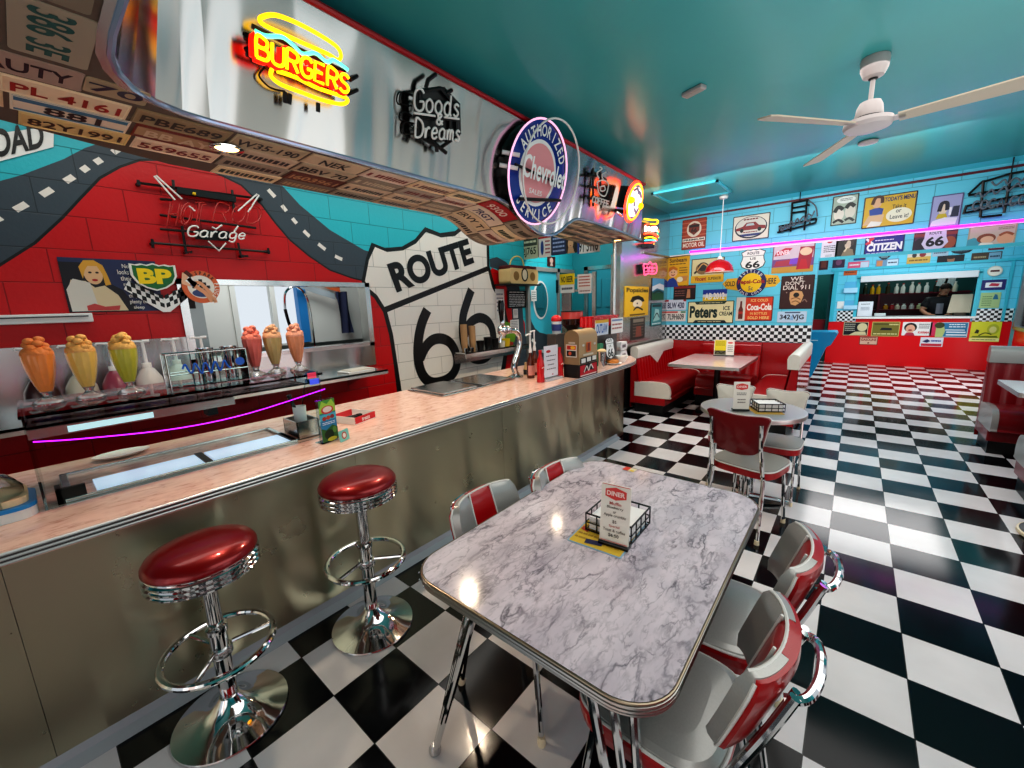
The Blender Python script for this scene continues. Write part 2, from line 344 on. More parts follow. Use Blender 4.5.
# flat signs: art items in 0..1 sign coordinates
def art_into(mb_t, mb_p, art, w, h, n0):
    k = 0
    for a in art:
        k += 1; n = n0+.0006+.00025*k
        q = lambda u, v: (u*w-w/2, v*h-h/2)
        if a[0] == 'T':
            _, s, u0, v0, u1, v1, c = a[:7]; x0, y0 = q(u0, v0); x1, y1 = q(u1, v1)
            mb_t.text(s, x0, y0, x1, y1, n, C(c), a[7] if len(a) > 7 else .012)
        elif a[0] == 'R':
            _, u0, v0, u1, v1, c = a; x0, y0 = q(u0, v0); x1, y1 = q(u1, v1)
            mb_p.poly([(x0, y0, n), (x1, y0, n), (x1, y1, n), (x0, y1, n)], C(c))
        elif a[0] == 'E':
            _, u, v, ru, rv, c = a; x, y = q(u, v); mb_p.disc(x, y, ru*w, rv*h, n, C(c))
        elif a[0] == 'P':
            _, pts, c = a; mb_p.poly([(*q(*p), n) for p in pts], C(c))
        elif a[0] == 'L':                       # rows of small unreadable print
            _, u0, v0, u1, v1, rows, c = a; rr = random.Random(int(u0*97+v0*31+rows))
            for i in range(rows):
                vv = v1-(v1-v0)*(i+.25)/rows; hh = (v1-v0)/rows*.42; u = u0
                while u < u1-.02:
                    l = min(rr.uniform(.05, .16)*(u1-u0)*1.6, u1-u); x0, y0 = q(u, vv-hh); x1, y1 = q(u+l*.85, vv)
                    mb_p.poly([(x0, y0, n), (x1, y0, n), (x1, y1, n), (x0, y1, n)], C(c)); u += l
        elif a[0] == 'S':                       # painted stroke
            _, pts, wd, c = a; pp = crom([(*q(*p), 0) for p in pts], 5)
            L_, R_ = [], []
            for i, p in enumerate(pp):
                t = (pp[min(i+1, len(pp)-1)]-pp[max(i-1, 0)]).normalized(); nn = Vector((-t.y, t.x, 0))*wd*h/2
                L_.append((p.x+nn.x, p.y+nn.y, n)); R_.append((p.x-nn.x, p.y-nn.y, n))
            for i in range(len(pp)-1): mb_p.poly([R_[i], R_[i+1], L_[i+1], L_[i]], C(c))
def sign(name, label, cat, mat, w, h, bg, art=(), border=None, bw=.012, thick=.008, group=None, outline=None, r=None, edge=None):
    b = MB(); t = MB(); p = MB()
    pts = [((u-.5)*w, (v-.5)*h) for u, v in outline] if outline else rrect(w, h, r if r is not None else min(w, h)*.03, 3)
    b.prism(pts, 0, thick, C(border or bg), C(edge) if edge else None)
    if border:
        if outline:
            k = 1-2*bw/min(w, h); b.poly([(x*k, y*k, thick+.0004) for x, y in (pts if sum(pts[i][0]*pts[(i+1) % len(pts)][1]-pts[(i+1) % len(pts)][0]*pts[i][1] for i in range(len(pts))) > 0 else pts[::-1])], C(bg))
        else: b.poly([(x, y, thick+.0004) for x, y in rrect(w-2*bw, h-2*bw, .004, 2)], C(bg))
    art_into(t, p, art, w, h, thick)
    o = b.obj(name, None, mat); tag(o, label, cat, group)
    if p.f: p.obj('picture', o)
    if t.f: t.obj('lettering', o)
    return o
def rectY(px, Y):
    a = AY(px[0], px[1], Y); b = AY(px[2], px[3], Y); return (a.x+b.x)/2, (a.z+b.z)/2, abs(b.x-a.x), abs(a.z-b.z)
def rectX(px, X):
    a = AX(px[0], px[1], X); b = AX(px[2], px[3], X); return (a.y+b.y)/2, (a.z+b.z)/2, abs(b.y-a.y), abs(a.z-b.z)
def SY(name, label, cat, Y, px, bg, art=(), **k):
    x, z, w, h = rectY(px, Y); return sign(name, label, cat, FY(x, z, Y), w, h, bg, art, **k)
def SX(name, label, cat, X, px, bg, art=(), **k):
    y, z, w, h = rectX(px, X); return sign(name, label, cat, FX(y, z, X), w, h, bg, art, **k)
# ================================================================ SETTING
XB, Y1, YF, XR, ZC, YN, ZS = -1.95, 6.5, 11.6, 4.15, 2.95, -3.0, 2.32
struct(MB().poly([(XB-3, YN, 0), (XR, YN, 0), (XR, YF+2.6, 0), (XB-3, YF+2.6, 0)], FLOOR).obj('floor'))
struct(MB().bx(XB-3, XR+.15, YN, YF+2.6, ZC, ZC+.1, CEIL).obj('ceiling'))
# --- left wall with the painted mural (one sheet, cut into its colours)
def W(px, py): p = AX(px, py, XB); return (p.y, p.z)
hill = [(-3, 1.25), (-1.3, 1.45), (-.85, 1.66), (-.592, 1.893), (-.439, 2.027), (-.304, 2.184), (-.2, 2.32), (-.096, 2.452), (.01, 2.54), (.12, 2.607), (.3, 2.65), (.45, 2.645), (.60, 2.60), (.708, 2.56), (.838, 2.435), (.92, 2.31), (1.021, 2.183), (1.17, 2.06), (1.344, 1.949), (1.55, 1.885), (1.744, 1.85), (2.2, 1.82)]
up = [(2.2, 2.06), (1.712, 2.155), (1.387, 2.305), (1.142, 2.482), (.979, 2.651), (.8, 2.84), (.5, 2.93), (.2, 2.86), (-.062, 2.664), (-.136, 2.617), (-.24, 2.53), (-.348, 2.456), (-.43, 2.40), (-.514, 2.353), (-.8, 2.27), (-1.3, 2.17), (-3, 2.0)]
redp = hill+[(3.4, 1.9), W(492, 268), W(502, 272), W(512, 288), (4.05, 1.7), (4.25, 1.3), (4.25, 0), (-3, 0)]
hs = [Vector((*p, 0)) for p in hill]
def ribbon(pts, wd):
    L_, R_ = [], []
    for i, p in enumerate(pts):
        t = (pts[min(i+1, len(pts)-1)]-pts[max(i-1, 0)]).normalized(); nn = Vector((-t.y, t.x, 0))*wd/2
        L_.append((p.x+nn.x, p.y+nn.y)); R_.append((p.x-nn.x, p.y-nn.y))
    return L_+R_[::-1]
shield = [W(*p) for p in [(371.5, 242.5), (385, 248), (402, 246.5), (415, 239), (425, 227), (440, 233), (455, 231), (466, 222), (478, 228), (489, 239), (489.5, 266), (495, 286), (505, 306), (509, 325), (508.5, 346), (505, 372), (498, 395), (480, 405), (440, 420), (410, 415), (397, 392), (393, 360), (389, 335), (383, 312), (374, 298), (365, 290), (361.5, 281), (366, 258)]]
cy_, cz_ = sum(p[0] for p in shield)/len(shield), sum(p[1] for p in shield)/len(shield)
shin = [W(*p) for p in [(375, 247), (387, 252), (403, 250.5), (416, 243.5), (426, 232), (441, 237.5), (455, 236), (466, 227), (477, 232), (486.5, 241), (487, 266), (492, 287), (502, 307), (505.5, 325), (505, 346), (501, 370), (494, 391), (478, 401), (441, 415), (413, 410), (401.5, 390), (397, 360), (393, 334), (387, 311), (377, 295), (368.5, 288), (365, 281), (369, 260)]]
bandp = [W(*p) for p in [(383, 307.5), (489, 265.5), (489.5, 270.5), (386.5, 312.5)]]
dashes = []
dl = [Vector((*p, 0)) for p in [(-.9, 2.0), (-.62, 2.11), (-.485, 2.204), (-.351, 2.318), (-.227, 2.426), (-.141, 2.507), (-.057, 2.578), (.1, 2.70), (.4, 2.79), (.66, 2.75), (.80, 2.66), W(257, 178), W(275, 197), W(288, 213), W(300, 227), W(316, 242), W(335, 256), W(352, 263)] for p in [p]]
dc = crom(dl, 8)
i = 2
while i < len(dc)-4: dashes.append(ribbon(dc[i:i+4], .032)); i += 7
rr_ = [W(*p) for p in [(489.5, 259), (497, 257), (506, 262), (513, 270), (518, 282), (522, 300), (524, 330), (528, 345), (529, 375), (514, 375), (513, 330), (511, 300), (504, 281), (497, 269), (490, 267)]]
win = [(.22, 1.24), (1.69, 1.24), (1.69, 1.82), (.22, 1.82)]
layers = [('hole', win), ('band', bandp), ('white', shin), ('black', shield)]+[('white', d) for d in dashes]+[('road', rr_), ('black', ribbon(hs, .014)), ('red', redp), ('road', hill+up)]
def pip(p, poly):
    x, y = p; c = False; j = len(poly)-1
    for i in range(len(poly)):
        a, b = poly[i], poly[j]
        if (a[1] > y) != (b[1] > y) and x < (b[0]-a[0])*(y-a[1])/(b[1]-a[1])+a[0]: c = not c
        j = i
    return c
vs, es = [], []
for poly in [[(-3, 0), (5.6, 0), (5.6, ZC), (-3, ZC)]]+[l[1] for l in layers]:
    o = len(vs); vs += [Vector(p) for p in poly]; es += [(o+i, o+(i+1) % len(poly)) for i in range(len(poly))]
rv, re_, rf = delaunay_2d_cdt(vs, es, [], 0, 1e-5)[:3]
mm = {'band': BLK_X, 'white': WHT_X, 'black': BLK_X, 'road': ROAD_X, 'red': RED_X}
b = MB(); b.v = [(XB, v.x, v.y) for v in rv]
for f in rf:
    c = (sum(rv[i].x for i in f)/3, sum(rv[i].y for i in f)/3); m = TURQ_X; skip = False
    for k, poly in layers:
        if pip(c, poly):
            if k == 'hole': skip = True
            else: m = mm[k]
            break
    if skip: continue
    b.f.append(tuple(f)); b.m.append(b.mi(m)); b.sm.append(False)
WL = struct(b.obj('wall_left'))
tt = MB()
def wtext(mb, s, bl, br, tl, mat, bold, X=XB+.003):
    p0, p1, p2 = (AX(*p, X) for p in (bl, br, tl)); vs, fs, x0, y0, w, h = text_geo(s, bold, 8)
    mb.add([p0+(p1-p0)*((x-x0)/w)+(p2-p0)*((y-y0)/h) for x, y in vs], fs, mat)
wtext(tt, 'ROUTE', (397, 293), (474.5, 263), (386.5, 264), BLK_X, .045)
wtext(tt, 'ROAD', (-22, 162), (45, 147.5), (-26, 133), BLK_X, .03, XB+.012)
def wstroke(mb, pts, wd, mat):
    pp = crom([(*W(*p), 0) for p in pts], 6); pp = [Vector(p) for p in pp]; rb = ribbon(pp, wd); n = len(pp)
    for i in range(n-1): mb.poly([(XB+.003+.0004*i/n, *rb[k]) for k in (2*n-1-i, 2*n-2-i, i+1, i)], mat)
Z = lambda x, y: (360+x/3.84, 200+y/3.84)
wstroke(tt, [Z(258, 422), Z(238, 470), Z(225, 530), Z(222, 600), Z(235, 660), Z(262, 695), Z(300, 700), Z(345, 680), Z(370, 640), Z(368, 590), Z(345, 548), Z(310, 532), Z(275, 540), Z(248, 570), Z(230, 610)], .125, BLK_X)
wstroke(tt, [Z(427, 345), Z(408, 400), Z(395, 450), Z(394, 520), Z(405, 570), Z(430, 605), Z(465, 612), Z(495, 595), Z(511, 555), Z(508, 500), Z(490, 465), Z(460, 452), Z(430, 465), Z(412, 490), Z(402, 520)], .125, BLK_X)
tt.obj('mural_lettering', WL)
rp = [AX(*p, XB+.008) for p in [(-40, 138), (54, 126), (53.5, 147), (-40, 172)]]
MB().poly(rp[::-1] if (rp[1]-rp[0]).cross(rp[2]-rp[1]).x < 0 else rp, WHITE).obj('painted_panel', WL)
# serving hatch frame in the left wall
b = MB()
for y0, y1, z0, z1 in ((.19, .24, 1.22, 1.84), (1.67, 1.72, 1.22, 1.84), (.19, 1.72, 1.80, 1.84), (.19, 1.72, 1.22, 1.255)): b.bx(XB-.12, XB+.02, y0, y1, z0, z1, STEELP)
struct(b.obj('window_1'))
# kitchen behind the hatch
XK = -4.3
KW = M('kitchen_wall', '#d6d6d0', .5); KS = steel('kitchen_steel', (.26, .29, .28), .3, .1)
kw = [AX(240, 345, XK), AX(298, 285, XK)]; ky0, ky1, kz0, kz1 = kw[0].y, kw[1].y, 1.15, 2.25
b = MB(); b.bx(XK-.1, XK, -3, ky0, 0, ZC, KW); b.bx(XK-.1, XK, ky1, 5.6, 0, ZC, KW); b.bx(XK-.1, XK, ky0, ky1, 0, kz0, KW); b.bx(XK-.1, XK, ky0, ky1, kz1, ZC, KW)
struct(b.obj('wall_kitchen'))
b = MB(); BLUEF = M('blue_frame', '#2a7fc0', .4)
for y in (ky0, (ky0+ky1)/2+.05): b.bx(XK-.06, XK+.03, y-.03, y+.03, kz0, kz1, KW)
b.bx(XK-.06, XK+.05, ky1-.05, ky1+.07, kz0, kz1, BLUEF)
b.bx(XK-.06, XK+.03, ky0, ky1, kz0-.05, kz0, KW); b.bx(XK-.06, XK+.03, ky0, ky1, kz1, kz1+.05, KW)
struct(b.obj('window_2'))
struct(MB().bx(XK, XB-.06, 3.15, 3.25, 0, ZC, M('kitchen_side', '#3a3b3a', .6)).obj('wall_kitchen_side'))
# door wall at the far end of the service alley, and steel clad return wall
YD = 5.6
struct(MB().bx(XB, -.72, YD, YD+.1, 0, ZC, M('dark_turquoise', '#2a8d98', .4)).obj('wall_service'))
XS = -.65
SW = steel('clad_steel', (.60, .59, .58), .24, .25, (1, 1, .4), 1.6)
struct(MB().bx(XS-.1, XS, 4.72, Y1+.1, 0, ZC, SW).obj('wall_steel'))
b = MB(); b.bx(XS-.125, XS+.012, 4.66, 4.75, 0, 2.2, STEELP); b.bx(XS-.125, XS-.05, 4.70, YD, 2.14, 2.22, STEELP)
struct(b.obj('trim_steel_corner'))
# doors
d1 = MB(); d1.bx(XB-.02, XB+.025, 4.33, 5.07, 0, 2.07, TURQ); D1 = struct(d1.obj('door_1', None, None, .004))
DFR = M('door_frame_grey', '#8b8f8c', .35); b = MB(); b.bx(XB, XB+.05, 4.27, 4.33, 0, 2.13, DFR); b.bx(XB, XB+.05, 5.07, 5.13, 0, 2.13, DFR); b.bx(XB, XB+.05, 4.27, 5.58, 2.07, 2.13, DFR); struct(b.obj('trim_door_frame'))
b = MB(); rc = ellpts(4.62, 1.64, .165, .26, 32)
b.prism(ellpts(4.62, 1.64, .195, .29, 36), 0, .008, WHITE, X=FR((XB+.025, 0, 0), (0, 1, 0), (0, 0, 1))); b.obj('window_ring', D1)
b = MB(); b.prism(rc, 0, .004, M('pane_mirror', (.75, .78, .76), .08, 1), X=FR((XB+.034, 0, 0), (0, 1, 0), (0, 0, 1))); b.obj('pane', D1)
b = MB(); lw = [(4.33, 1.46), (4.38, 1.32), (4.46, 1.22), (4.58, 1.15), (4.8, 1.10), (5.07, 1.12), (5.07, .3), (4.33, .3)]
b.prism(lw, 0, .002, M('door_road', '#39434a', .4), X=FR((XB+.0255, 0, 0), (0, 1, 0), (0, 0, 1)))
for (y, z, a) in ((4.42, 1.02, -.7), (4.68, .84, -.3), (4.95, .76, -.1)):
    b.poly([(XB+.029, y+dy*cos(a)-dz*sin(a), z+dy*sin(a)+dz*cos(a)) for dy, dz in ((-.06, -.022), (.06, -.022), (.06, .022), (-.06, .022))], WHITE)
b.obj('painted_road', D1)
b = MB(); b.bx(XB+.02, XB+.05, 5.05, 5.09, 1.75, 1.95, BLK); b.bx(XB+.02, XB+.05, 5.05, 5.09, 1.2, 1.4, BLK); b.obj('hinge', D1)
DT = M('door_two_paint', '#2f93a6', .35)
b = MB(); b.bx(-1.62, -1.06, YD-.04, YD, 0, 2.1, DT); D2 = struct(b.obj('door_2'))
for j, (x0, x1, z0, z1) in enumerate([(-1.56, -1.38, 1.5, 1.95), (-1.30, -1.12, 1.5, 1.95), (-1.56, -1.38, .75, 1.40), (-1.30, -1.12, .75, 1.40), (-1.56, -1.38, .15, .62), (-1.30, -1.12, .15, .62)]):
    b = MB(); b.bx(x0, x1, YD-.055, YD-.04, z0, z1, DT); b.obj('raised_panel', D2, None, .012)
b = MB(); b.bx(-1.70, -1.63, YD-.05, YD+.02, 0, 2.16, STEELP); b.bx(-1.04, -.97, YD-.05, YD+.02, 0, 2.16, STEELP); b.bx(-1.70, -.97, YD-.05, YD+.02, 2.10, 2.16, STEELP); struct(b.obj('trim_door_frame_2'))
# sign wall with header beam over the passage
XE, ZH = 1.37, 2.05
b = MB(); b.prism([(XS, 0), (XE, 0), (XE, ZH), (XR, ZH), (XR, ZC), (XS, ZC)], -.13, 0, TURQ_Y, X=FY(0, 0, Y1)); struct(b.obj('wall_back'))
struct(MB().bx(XS, XE, Y1-.006, Y1, .92, 1.165, checkmat('checker_band', .049, 'X')).obj('trim_1'))
struct(MB().bx(XS, XR, Y1-.02, Y1, 2.845, 2.87, M('maroon_line', '#5d0f22', .4)).obj('trim_2'))
b = MB(); b.prism([(0, 2.905), (0, ZC), (-.05, ZC)], XS, XR, TURQ, X=FR((0, Y1, 0), (0, 1, 0), (0, 0, 1))); struct(b.obj('trim_3'))
b = MB()
b.bx(XE, XR, Y1-.018, Y1, ZH-.02, ZH+.02, TURQ); struct(b.obj('trim_4'))
# far servery wall: openings for the doorway and the hatch
SXA, SXB, SZA, SZB = 1.84, 3.60, 1.07, 1.93
b = MB()
for x0, x1, z0, z1, m in ((-.5, .62, 0, 2.95, TURQ_Y), (.62, 1.36, 2.05, 2.95, TURQ_Y), (1.36, XR, 0, .965, RED_Y), (1.36, SXA, .965, 2.95, TURQ_Y), (SXA, SXB, .965, SZA, RED_Y), (SXA, SXB, SZB, 2.95, TURQ_Y), (SXB, XR, .965, 2.95, TURQ_Y)):
    b.bx(x0, x1, YF, YF+.12, z0, z1, m)
struct(b.obj('wall_servery'))
b = MB(); b.bx(SXA-.06, SXB+.06, YF-.02, YF+.13, SZB-.02, SZB+.05, TURQ); b.bx(SXA-.06, SXA, YF-.02, YF+.13, SZA-.03, SZB, TURQ); b.bx(SXB, SXB+.06, YF-.02, YF+.13, SZA-.03, SZB, TURQ); b.bx(SXA-.06, SXB+.06, YF-.05, YF+.13, SZA-.04, SZA, WHITE); struct(b.obj('window_3'))
b = MB(); b.bx(1.30, XR, YF-.03, YF, 2.10, 2.15, TURQ); b.bx(1.36, 1.44, YF-.02, YF, .965, 2.1, TURQ); b.bx(4.0, 4.04, YF-.02, YF, .97, 2.1, TURQ); struct(b.obj('trim_5'))
CKS = checkmat('checker_small', .047, 'X'); b = MB()
for q_ in ((837.3, 310.8, 854.5, 321.5), (974.2, 309, 1012, 321.5)):
    x, z, w, h = rectY(q_, YF-.012); b.bx(x-w/2, min(x+w/2, XR-.002), YF-.012, YF, z-h/2, z+h/2, CKS)
struct(b.obj('trim_6'))
b = MB(); b.bx(.62, 1.36, YF+.3, YF+.36, 0, 1.0, M('passage_red', '#9c0b16', .4)); b.bx(.5, 1.0, YF+.9, YF+.95, 0, 2.0, M('pale_door', '#b8c0ac', .5)); b.bx(-.5, 1.6, YF+1.6, YF+1.7, 0, 2.95, M('passage_green', '#1b6b66', .5)); b.bx(1.30, 1.34, YF+.2, YF+1.6, 0, 2.95, M('passage_green')); struct(b.obj('wall_passage'))
b = MB(); b.bx(SXA-.5, XR, YF+2.4, YF+2.5, 0, 2.95, M('servery_back_wall', '#1e5350', .5)); b.bx(SXA-.55, SXA-.5, YF+.12, YF+2.5, 0, 2.95, M('servery_back_wall')); struct(b.obj('wall_servery_back'))
# right wall with window strip
b = MB(); wy0, wy1, wz0, wz1 = 7.6, 11.35, .86, 2.0
b.bx(XR, XR+.12, YN, wy0, 0, .95, RED_Y); b.bx(XR, XR+.12, YN, wy0, 2.55, ZC, TURQ_X)
for y0, y1 in ((YN, -2.5), (-1.35, -1.15), (.1, .75), (2.0, 2.2), (3.5, 4.1), (5.4, 5.6), (6.6, wy0)): b.bx(XR, XR+.12, y0, y1, .95, 2.55, TURQ_X)
b.bx(XR, XR+.12, wy0, wy1, 0, wz0, RED_Y); b.bx(XR, XR+.12, wy0, wy1, wz1, ZC, TURQ_X); b.bx(XR, XR+.12, wy1, YF+2.6, 0, ZC, TURQ_X)
struct(b.obj('wall_right'))
b = MB(); ALU = M('aluminium', (.55, .56, .58), .3, 1)
for y in (wy0, 9.45, wy1): b.bx(XR-.03, XR+.1, y-.035, y+.035, wz0, wz1, ALU)
b.bx(XR-.03, XR+.1, wy0, wy1, wz0-.03, wz0+.03, ALU); b.bx(XR-.03, XR+.1, wy0, wy1, wz1-.03, wz1+.03, ALU); WN = struct(b.obj('window_4'))
MB().bx(XR+.04, XR+.046, wy0, wy1, wz0, wz1, GLASS).obj('pane', WN)
struct(MB().bx(XB, XE-1.2, YF-1.5, YF-1.4, 0, ZC, M('alcove_wall', '#3aa6b8', .5)).obj('wall_alcove'))

b = MB()
for y in (-2.5, -1.25, .1, .75, 2.1, 3.5, 4.1, 5.5, 6.6): b.bx(XR-.02, XR+.1, y-.03, y+.03, .95, 2.55, ALU)
b.bx(XR-.02, XR+.1, -2.5, 6.6, .92, .98, ALU); b.bx(XR-.02, XR+.1, -2.5, 6.6, 2.52, 2.58, ALU); struct(b.obj('window_5'))
struct(MB().bx(XR+.3, XR+30, -20, 40, -.3, -.2, M('street_ground', '#b8b48c', .9)).obj('ground'))
b = MB()
for x0, x1, z0, z1, m in ((XB-3, -.6, 0, ZC, TURQ_Y), (.9, 1.5, 0, ZC, RED_Y), (3.1, XR, 0, ZC, TURQ_Y), (-.6, .9, 2.2, ZC, TURQ_Y), (1.5, 3.1, 2.3, ZC, TURQ_Y), (1.5, 3.1, 0, .9, RED_Y)): b.bx(x0, x1, YN-.12, YN, z0, z1, m)
struct(b.obj('wall_front'))
# ================================================================ BULKHEAD over the counter
prof = [(-.22, ZS)]+[(y, ZS) for y in (.3, .8, 1.3, 1.62)]+[(1.75, 2.315), (1.86, 2.295), (1.96, 2.255), (2.06, 2.195), (2.17, 2.15), (2.30, 2.132), (2.43, 2.15), (2.55, 2.20), (2.66, 2.265), (2.78, 2.315), (2.92, 2.33), (3.25, 2.33), (3.8, 2.31), (4.25, 2.285)]
prof = [(p.x, p.y) for p in crom([(a, c, 0) for a, c in prof], 3)]
XF, XBK = -.2, -.88
edge = [(x, y) for x, y in [(2.3, -.30), (1.4, -.30), (.8, -.30), (.40, -.298)]]+[(.23, -.297), (.10, -.288), (.0, -.262), (-.09, -.215), (-.155, -.145), (-.19, -.06), (XF, .03)]
SOF = M('soffit_board', '#6b5f54', .6)
b = MB()
zt = ZC-.001
TO = .14
def tpy(y): return y if y < 3.4 else y-.30*(y-3.4)/.93
def ztop(y): return 2.861-.013*max(y, 0)
topedge = []
for i, (x, y) in enumerate(edge):
    a = Vector(edge[max(i-1, 0)]); c = Vector(edge[min(i+1, len(edge)-1)]); t = (c-a).normalized(); nn = Vector((-t.y, t.x))
    if nn.y < 0 and nn.x < .5: nn = -nn
    if i == len(edge)-1: nn = Vector((1, 0))
    topedge.append((x+nn.x*TO if i else x, y+nn.y*TO, ztop(y)))
for i in range(len(edge)-1):                      # curved inner corner of the fascia
    (xa, ya), (xb, yb) = edge[i], edge[i+1]
    ta, tb_ = topedge[i], topedge[i+1]
    b.add([(xa, ya, ZS), (xb, yb, ZS), tb_, ta], [(0, 1, 2, 3)], STEELF, i > 2)
pp = [(y, z) for y, z in prof if y > .03]; pp = [(.03, ZS)]+pp
b.add([(XF, y, z) for y, z in pp]+[(XF+TO, tpy(y), ztop(y)) for y, z in pp], [(i, i+1, len(pp)+i+1, len(pp)+i) for i in range(len(pp)-1)], STEELF)
b.add([(XF, y, z) for y, z in pp]+[(XBK, y, z) for y, z in pp], [(i+1, i, len(pp)+i, len(pp)+i+1) for i in range(len(pp)-1)], SOF, True)
sof = [(x, y, ZS) for x, y in edge]+[(XBK, .03, ZS), (-.72, -.5, ZS), (-.56, -1.1, ZS), (2.3, -1.1, ZS)]
b.poly(sof, SOF)
b.add([(XBK, y, z) for y, z in pp]+[(XBK, y, zt) for y, z in pp], [(i+1, i, len(pp)+i, len(pp)+i+1) for i in range(len(pp)-1)], TURQ)
for (xa, ya), (xb, yb) in (((XBK, .03), (-.72, -.5)), ((-.72, -.5), (-.56, -1.1))): b.poly([(xa, ya, ZS), (xb, yb, ZS), (xb, yb, zt), (xa, ya, zt)], TURQ)
ye = pp[-1][0]; ze = pp[-1][1]
b.poly([(XF, ye, ze), (XBK, ye, ze), (XBK, ye, ztop(ye)), (XF+TO, tpy(ye), ztop(ye))], STEELF)
b.poly(topedge+[(XF+TO, tpy(ye), ztop(ye)), (XBK, ye, ztop(ye)), (XBK, -1.1, ztop(0)), (2.3, -1.1, ztop(0))], TURQ)
b.bx(XB, XBK, 4.28, 4.33, 2.24, zt, SOF)
BH = struct(b.obj('bulkhead'))
tag(BH, 'polished steel bulkhead hanging over the counter', 'bulkhead')
rim = [(x, y, ZS) for x, y in edge]+[(XF, y, z) for y, z in pp[1:]]
MB().tube([(x+.004, y, z) for x, y, z in rim], .011, M('blue_white_rim', '#a9c7e6', .15, .6), seg=8).obj('rim', BH)
MB().add([(x-.03*(1 if y > 0 else .3), y-(.03 if y < 0 else 0), z-.004) for x, y, z in rim]+[(x, y, z-.004) for x, y, z in rim], [(i, i+1, len(rim)+i+1, len(rim)+i) for i in range(len(rim)-1)], CHROME2).obj('rim_strip', BH)
RT = M('red_cornice', '#b00d1c', .3)
MB().tube(topedge+[(XF+TO+.004, tpy(ye), ztop(ye)), (XF-.2, tpy(ye)+.01, ztop(ye)), (XBK, ye+.006, ztop(ye))], .015, RT, seg=8).obj('red_trim', BH)
# ================================================================ COUNTER
YC0, YC1, ZT = -1.9, 3.93, .88
ct = empty('service_counter', 'long steel fronted service counter with pink laminate top', 'counter', (-.6, 1.0, 0))
def child(mb, name, par, **k):
    o = mb.obj(name, par, None, **k)
    return o
def local(mb, org):
    mb.v = [(v[0]-org[0], v[1]-org[1], v[2]-org[2]) for v in mb.v]; return mb
O_ = (-.6, 1.0, 0)
b = MB(); cpoly = [(-1.12, YC0), (-.115, YC0), (-.115, 3.84), (-.125, 3.93), (-.15, 4.06), (-.22, 4.24), (-.36, 4.42), (-.55, 4.52), (-1.12, 4.62)]; b.prism(cpoly, ZT-.045, ZT, PINK); local(b, O_).obj('countertop', ct)
b = MB()
RIBM = M('ribbed_alloy', (.70, .69, .66), .38, 1); GRV = M('groove', (.10, .10, .10), .5, .6)
for k in range(3): b.tube([(x+.003, y, ZT-.006-.015*k) for x, y in cpoly[1:]], .0055, RIBM, seg=8)
for k in range(2): b.tube([(x+.0005, y, ZT-.0135-.015*k) for x, y in cpoly[1:]], .0045, GRV, seg=6)

local(b, O_).obj('ribbed_edging', ct)
b = MB()
js = [YC0, -.75, .47, 1.69, 2.91, YC1-.05]
for y0, y1 in zip(js, js[1:]): b.bx(-.215, -.2, y0+.0008, y1-.0008, .04, ZT-.045, STEEL)
b.bx(-1.08, -.2, YC1-.065, YC1-.05, .0, ZT-.045, STEEL); local(b, O_).obj('front_panel', ct)
b = MB(); b.bx(-1.08, -1.06, YC0, YC1-.06, 0, ZT-.045, M('counter_back', '#3a3836', .5)); local(b, O_).obj('rear_panel', ct)
b = MB(); b.add([(-.2, YC0, .055), (-.19, YC0, .025), (-.15, YC0, .001), (-.2, YC1-.22, .055), (-.19, YC1-.22, .025), (-.15, YC1-.22, .001)], [(0, 1, 4, 3), (1, 2, 5, 4)], M('cove_grey', (.36, .39, .42), .5, .3), True)
b.bx(-.212, -.198, YC1-.22, YC1-.05, 0, .05, STEEL); local(b, O_).obj('cove_skirting', ct)
# ---- glass display case on the counter
dc_ = empty('glass_display_case', 'glass counter display case with milkshakes on its top shelf', 'display case', (-.6, -.1, ZT))
O2 = (-.6, -.1, ZT); XG, YG0, YG1, ZG = -.42, -.63, .42, 1.245
b = MB(); b.bx(XG-.006, XG, YG0, YG1, ZT+.001, ZG-.013, GLASS); local(b, O2).obj('front_glass', dc_)
b = MB(); b.bx(-.86, XG+.02, YG0-.01, YG1+.02, ZG-.012, ZG, GLASSP); local(b, O2).obj('top_shelf', dc_)
b = MB(); b.bx(-.86, XG, YG0, YG1, ZG-.055, ZG-.047, GLASSB); local(b, O2).obj('lower_shelf', dc_)
b = MB(); b.bx(-.85, XG, YG0-.004, YG0+.004, ZT+.001, ZG-.012, GLASS); local(b, O2).obj('end_glass', dc_)
b = MB(); pr_ = [(XG, ZT+.001), (XG-.015, 1.0), (XG+.005, 1.13), (XG+.0, ZG-.016), (-.53, ZG-.016), (-.62, 1.13), (-.68, 1.0), (-.70, ZT+.001)]
pr_ = [(p.x, p.y) for p in crom([(a, c, 0) for a, c in pr_], 4)]
b.prism([(-x, z) for x, z in pr_][::1], -.001, .001, GLASST, X=FR((0, YG1+.004, 0), (-1, 0, 0), (0, 0, 1))); b.tube([(x, YG1+.004, z) for x, z in pr_], .0035, GLASSB, seg=6); local(b, O2).obj('curved_end_glass', dc_)
b = MB(); b.bx(XG-.05, XG-.008, YG0, .02, ZG-.095, ZG-.06, STEELP); b.bx(XG-.09, XG-.02, -.09, -.05, ZG-.13, ZG-.09, BLK); local(b, O2).obj('light_fitting', dc_)
b = MB(); b.bx(XG-.052, XG-.007, -.53, -.28, ZG-.09, ZG-.066, M('fitting_lens', '#dfeff4', .2, emis='#d8f4ff', es=.5)); local(b, O2).obj('lens', dc_.children[-1])
b = MB(); b.tube(crom([AX(*p, XG+.005) for p in ((33, 442), (90, 438), (180, 428), (250, 413), (325, 389))], 5), .0024, NEON('#c020ff', 2.0), seg=6); local(b, O2).obj('purple_reflection', dc_)  # glowing tube in place of an LED's reflection on the glass
